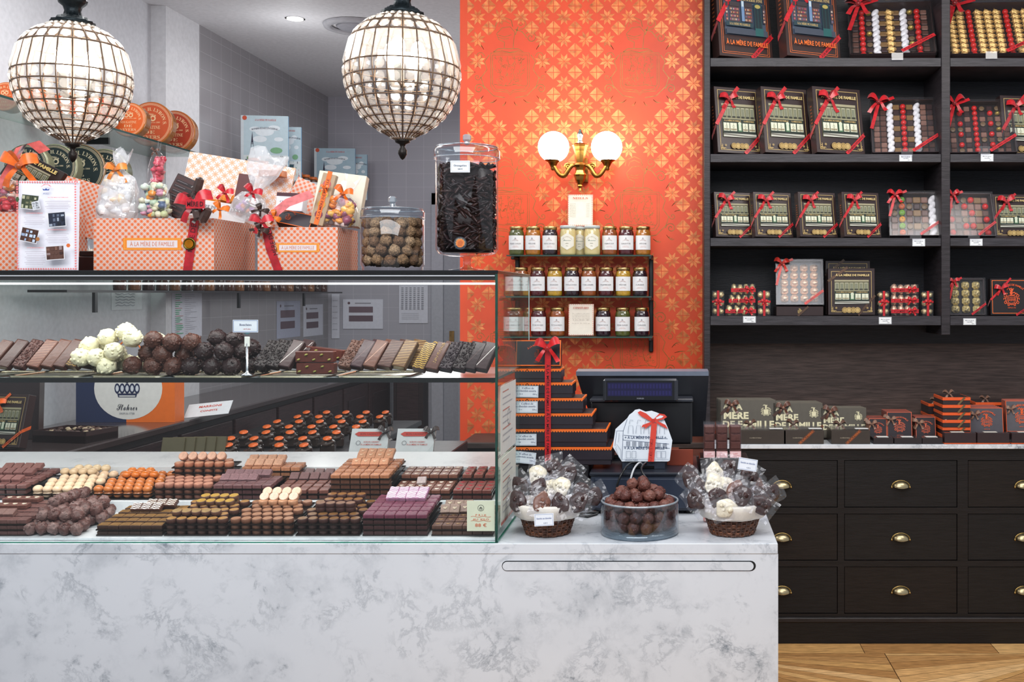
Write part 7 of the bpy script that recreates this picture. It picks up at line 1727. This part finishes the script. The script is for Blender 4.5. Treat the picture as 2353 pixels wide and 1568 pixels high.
# shelf on the tiles with picture books and lidded jars
t=thing('wall_shelf','dark shelf on the tiled wall holding pale blue picture books','shelf',(0,0,0)); q=MB(); q.box(-3.088,-2.78,6.85,9.15,2.37,2.39,(40,38,42)); q.make('board',m_woodh,t)
for y in (7.0,8.6): q=MB(); q.box(-3.088,-3.06,y-.01,y+.01,2.2,2.3695,(20,20,22)); q.make('bracket',m_satin,t)
def book(px0,px1,pyt,Y,label,yaw=0,dark=False):
    w=S(px1-px0,Y); z0=2.391; h=Z(pyt,Y)-z0
    t=thing('picture_book',label,'book',(X((px0+px1)/2,Y),Y,z0),(0,0,yaw)); sky=(186,207,216) if not dark else (160,186,200)
    q=MB(); q.cbox(-w/2,w/2,0,.02,0,h,.002,(120,160,190)); q.box(-w/2+.002,w/2-.002,.004,.016,h-.001,h+.0005,(236,232,222)); q.make('cover',m_paper,t)
    q=MB(); q.rect(-w/2,0,w/2,h,sky); q.rect(-w/2,0,-w*.44,h,(206,216,222)); 
    for cx,cz,r in ((.0,.74,.2),(.2,.8,.13),(-.2,.78,.12),(.3,.62,.1),(-.1,.62,.15)): q.disc(cx*w,cz*h,r*w,(222,232,238),18,r*h*.35)
    q.text('À LA MÈRE DE FAMILLE',.02*w,h*.93,h*.03,(196,70,60),'serif',w=w*.45); q.arc("SI PARIS ÉTAIT UN GÂTEAU...",.02*w,-h*.1,h*.9,h*.028,(60,60,80),-14,14,'serif')
    cx=-.26*w; c=(70,66,90); q.poly([(cx-.06*w,h*.38),(cx-.045*w,h*.38),(cx-.008*w,h*.6),(cx,h*.74),(cx+.008*w,h*.6),(cx+.045*w,h*.38),(cx+.06*w,h*.38),(cx+.012*w,h*.56),(cx,h*.7),(cx-.012*w,h*.56)],c); q.rect(cx-.04*w,h*.45,cx+.04*w,h*.46,c); q.rect(cx-.022*w,h*.54,cx+.022*w,h*.55,c)
    q.disc(-.42*w,h*.96,.05*w,(200,80,50),10); q.disc(.25*w,h*.44,.13*w,(120,170,130),12,h*.05); q.rect(-.44*w,0,w/2,h*.36,(214,224,226))
    g=random.Random(px0)
    for i in range(70): x=g.uniform(-.42,.46)*w; z=g.uniform(.02,.34)*h; q.rect(x,z,x+g.uniform(.008,.03)*w,z+g.uniform(.01,.04)*h,g.choice([(170,120,110),(90,110,130),(224,190,140),(110,160,120),(190,80,70),(60,70,90),(240,240,240)]))
    q.rect(.02*w,.22*h,.2*w,.3*h,(60,90,100)); q.make('cover_print',m_paper,t,(0,-.0006,0))
book(556,660,266,7.15,'pale blue Paris picture book in front of another on the tiled wall',R(8)); book(640,691,292,7.35,'pale blue picture book peeping out behind its larger looking twin',R(4)); book(723,815,341,8.7,'farther pale blue Paris picture book near the room corner',R(4),True); book(800,843,355,8.85,'farther blue picture book peeping out behind another',R(4),True)
def lidjar():
    q=MB(); q.lathe([(.034,0),(.036,.01),(.036,.075),(.03,.085)],14,(90,60,44)); return q
def lidtop():
    q=MB(); q.lathe([(.034,.085),(.035,.088),(.035,.105),(0,.105)],14,(190,96,34)); return q
def lidlab():
    q=MB(); q.lathe([(.0365,.02),(.0365,.065)],14,(216,218,224),closed=True); return q
for i in range(14):
    Y=6.95+i*.16; t=thing('lidded_jar','small jar with orange lid and white label along the shelf of picture books','jar',(-2.83,Y,2.3905),(0,0,0),'orange lidded jars on the tiled wall')
    obj('jar_body',cached('lidjar',lidjar),m_jam,t); obj('lid',cached('lidtop',lidtop),m_satin,t); obj('paper_label',cached('lidlab',lidlab),m_paper,t)
t=thing('utensil_rail','thin black wall shelf at eye height on the tiled wall','shelf',(0,0,0)); q=MB(); q.box(-3.088,-2.9,4.95,9.0,1.60,1.612,(30,26,28)); q.make('board',m_satin,t)
for y in (5.2,6.9,8.1): q=MB(); q.box(-2.915,-2.9,y-.012,y+.012,1.50,1.5995,(16,16,18)); q.make('bracket',m_satin,t)
for i in range(22):
    Y=5.5+i*.15; q=MB(); 
    def sj(c=((70,40,30),(110,70,40),(50,30,26))[i%3]):
        q=MB(); q.lathe([(.03,0),(.032,.005),(.032,.05),(.028,.055),(.028,.07),(0,.07)],10,c); return q
    tag(obj('spice_jar',cached(('sj',i%3),sj),m_jam,None,(-2.945,Y,1.6125)),'small brown jar in the row on the thin black wall shelf','jar','small brown jars on the thin shelf')
def sheet(x,Y,z,w,h,side,label,kind='form',tone=(214,216,228)):
    t=thing('wall_paper_sheet',label,'paper',(x,Y,z),(0,0,R(90) if side else 0))
    q=MB(); q.box(0,w,0,.001,0,h,tone); q.make('sheet',m_paper,t)
    q=MB(); g=random.Random(int(w*1000+h*77))
    if kind=='form':
        q.rect(w*.15,h*.55,w*.75,h*.75,(110,90,100)); q.rect(w*.15,h*.25,w*.75,h*.45,(100,80,90)); q.rect(w*.3,h*.85,w*.7,h*.88,(130,130,140)); q.disc(w*.15,h*.87,.012,(90,60,70),8)
    elif kind=='list':
        for i in range(26): z=h*(.95-i*.035); q.rect(w*.1,z,w*(.2+.15*g.random()),z+h*.012,(60,170,110) if i%4 else (190,150,150)); q.rect(w*.4,z,w*(.5+.3*g.random()),z+h*.005,(160,160,170))
    elif kind=='table':
        for i in range(12):
            for k in range(6): q.rect(w*(.08+.14*k),h*(.92-i*.05),w*(.16+.14*k),h*(.94-i*.05),(120,122,134))
        for i in range(4): q.rect(w*.1,h*(.26-.05*i),w*.7,h*(.265-.05*i),(130,130,140))
    else:
        for i in range(6): q.stroke([(w*(.12+.07*k),h*(.85-.13*i)+.004*math.sin(k*2.3+i)) for k in range(10)],.0025,(110,114,130))
    q.make('writing',m_paper,t,(0,-.0012,0))
def lw_(px0,px1,py0,py1,lab,kind,tone=(214,216,228),xw=-3.088):
    Y0=F*(-xw)/(VX-px0); Y1=F*(-xw)/(VX-px1)   # on the side wall
    ym=(Y0+Y1)/2; sheet(xw,Y0,Z(py1,ym),Y1-Y0,Z(py0,ym)-Z(py1,ym),True,lab,kind,tone)
lw_(395,464,650,775,'tall white sheet with a green ticked list on the pillar','list')
lw_(256,326,662,712,'handwritten note on the plaster wall behind the case','note',(222,224,228),-3.178)
lw_(636,690,692,776,'bluish form sheet first on the tiled side wall','form',(176,180,200)); lw_(697,742,700,772,'form sheet with two dark bars nearest the room corner','form')
for (a,b_,c,d,lab,k) in ((762,780,676,778,'narrow handwritten sheet beside the corner on the back tiled wall','note'),(788,880,688,756,'landscape form sheet with two dark bars on the back tiled wall','form'),(917,983,656,743,'white printed table sheet nearest the door','table')):
    sheet(X(a,9.19),9.19,Z(d,9.19),S(b_-a,9.19),S(d-c,9.19),False,lab,k)
# ================================================================ light and camera
w=bpy.data.worlds.new('shop_air'); bpy.context.scene.world=w; w.use_nodes=True
bg=w.node_tree.nodes['Background']; bg.inputs[0].default_value=(.86,.92,1,1); bg.inputs[1].default_value=.55
def area(name,loc,rot,sx,sy,pw,c=(1,1,1)):
    l=bpy.data.lights.new(name,'AREA'); l.shape='RECTANGLE'; l.size=sx; l.size_y=sy; l.energy=pw; l.color=c
    o=bpy.data.objects.new(name,l); C.objects.link(o); o.location=loc; o.rotation_euler=rot; return o
def point(name,loc,pw,r=.05,c=(1,1,1)):
    l=bpy.data.lights.new(name,'POINT'); l.energy=pw; l.shadow_soft_size=r; l.color=c
    o=bpy.data.objects.new(name,l); C.objects.link(o); o.location=loc; return o
area('front_ceiling_light',(-.6,.9,3.2),(R(38),0,0),3.2,1.2,95,(.97,.98,1))
area('shelf_ceiling_light',(1.1,3.4,3.1),(R(32),0,0),2.2,.5,34,(1,.95,.9))
area('kitchen_ceiling_light',(-2.0,6.9,3.2),(0,0,0),1.2,2.2,12,(.97,.98,1))
area('left_ceiling_light',(-2.3,4.3,3.2),(0,0,0),.8,1.5,24,(1,.99,.97))
area('case_light_upper',(-1.45,3.0,Z(656,2.95)),(R(12),0,0),1.85,.03,3.6,(1,.98,.96))
area('case_light_lower',(-1.45,3.02,1.338),(R(10),0,0),1.85,.03,5,(1,.96,.92))
point('spot_glow',(X(678,6.58),6.58,3.0),3,.05)
point('kitchen_fill',(-1.6,7.2,2.0),24,.3)  # fill light added to brighten the ceiling from below; no fitting there
point('left_lamp',(-2.2,4.6,2.75),6,.25)
for px,Y in ((925,3.68),(167,3.6)): point('pendant_light',(X(px,Y),Y,Z(140,Y)),1.6,.06,(1,.93,.84))
for px in (1272,1395): point('globe_light',(X(px,5.14),5.06,Z(330,5.14)),4.2,.09,(1,.88,.7))
cam=bpy.data.cameras.new('camera'); co=bpy.data.objects.new('camera',cam); C.objects.link(co)
co.location=(0,0,HC); co.rotation_euler=(R(90),0,0)
cam.sensor_width=36; cam.lens=36*F/2353; cam.shift_x=-(VX-1176.5)/2353; cam.shift_y=(VY-784)/2353
cam.clip_start=.05; cam.clip_end=60
sc=bpy.context.scene; sc.camera=co
sc.view_settings.view_transform='Standard'; sc.view_settings.look='None'; sc.view_settings.exposure=0
cy=sc.cycles
cy.max_bounces=6; cy.diffuse_bounces=2; cy.glossy_bounces=3; cy.transmission_bounces=4; cy.transparent_max_bounces=20
cy.sample_clamp_indirect=4; cy.caustics_reflective=False; cy.caustics_refractive=False; cy.blur_glossy=.5
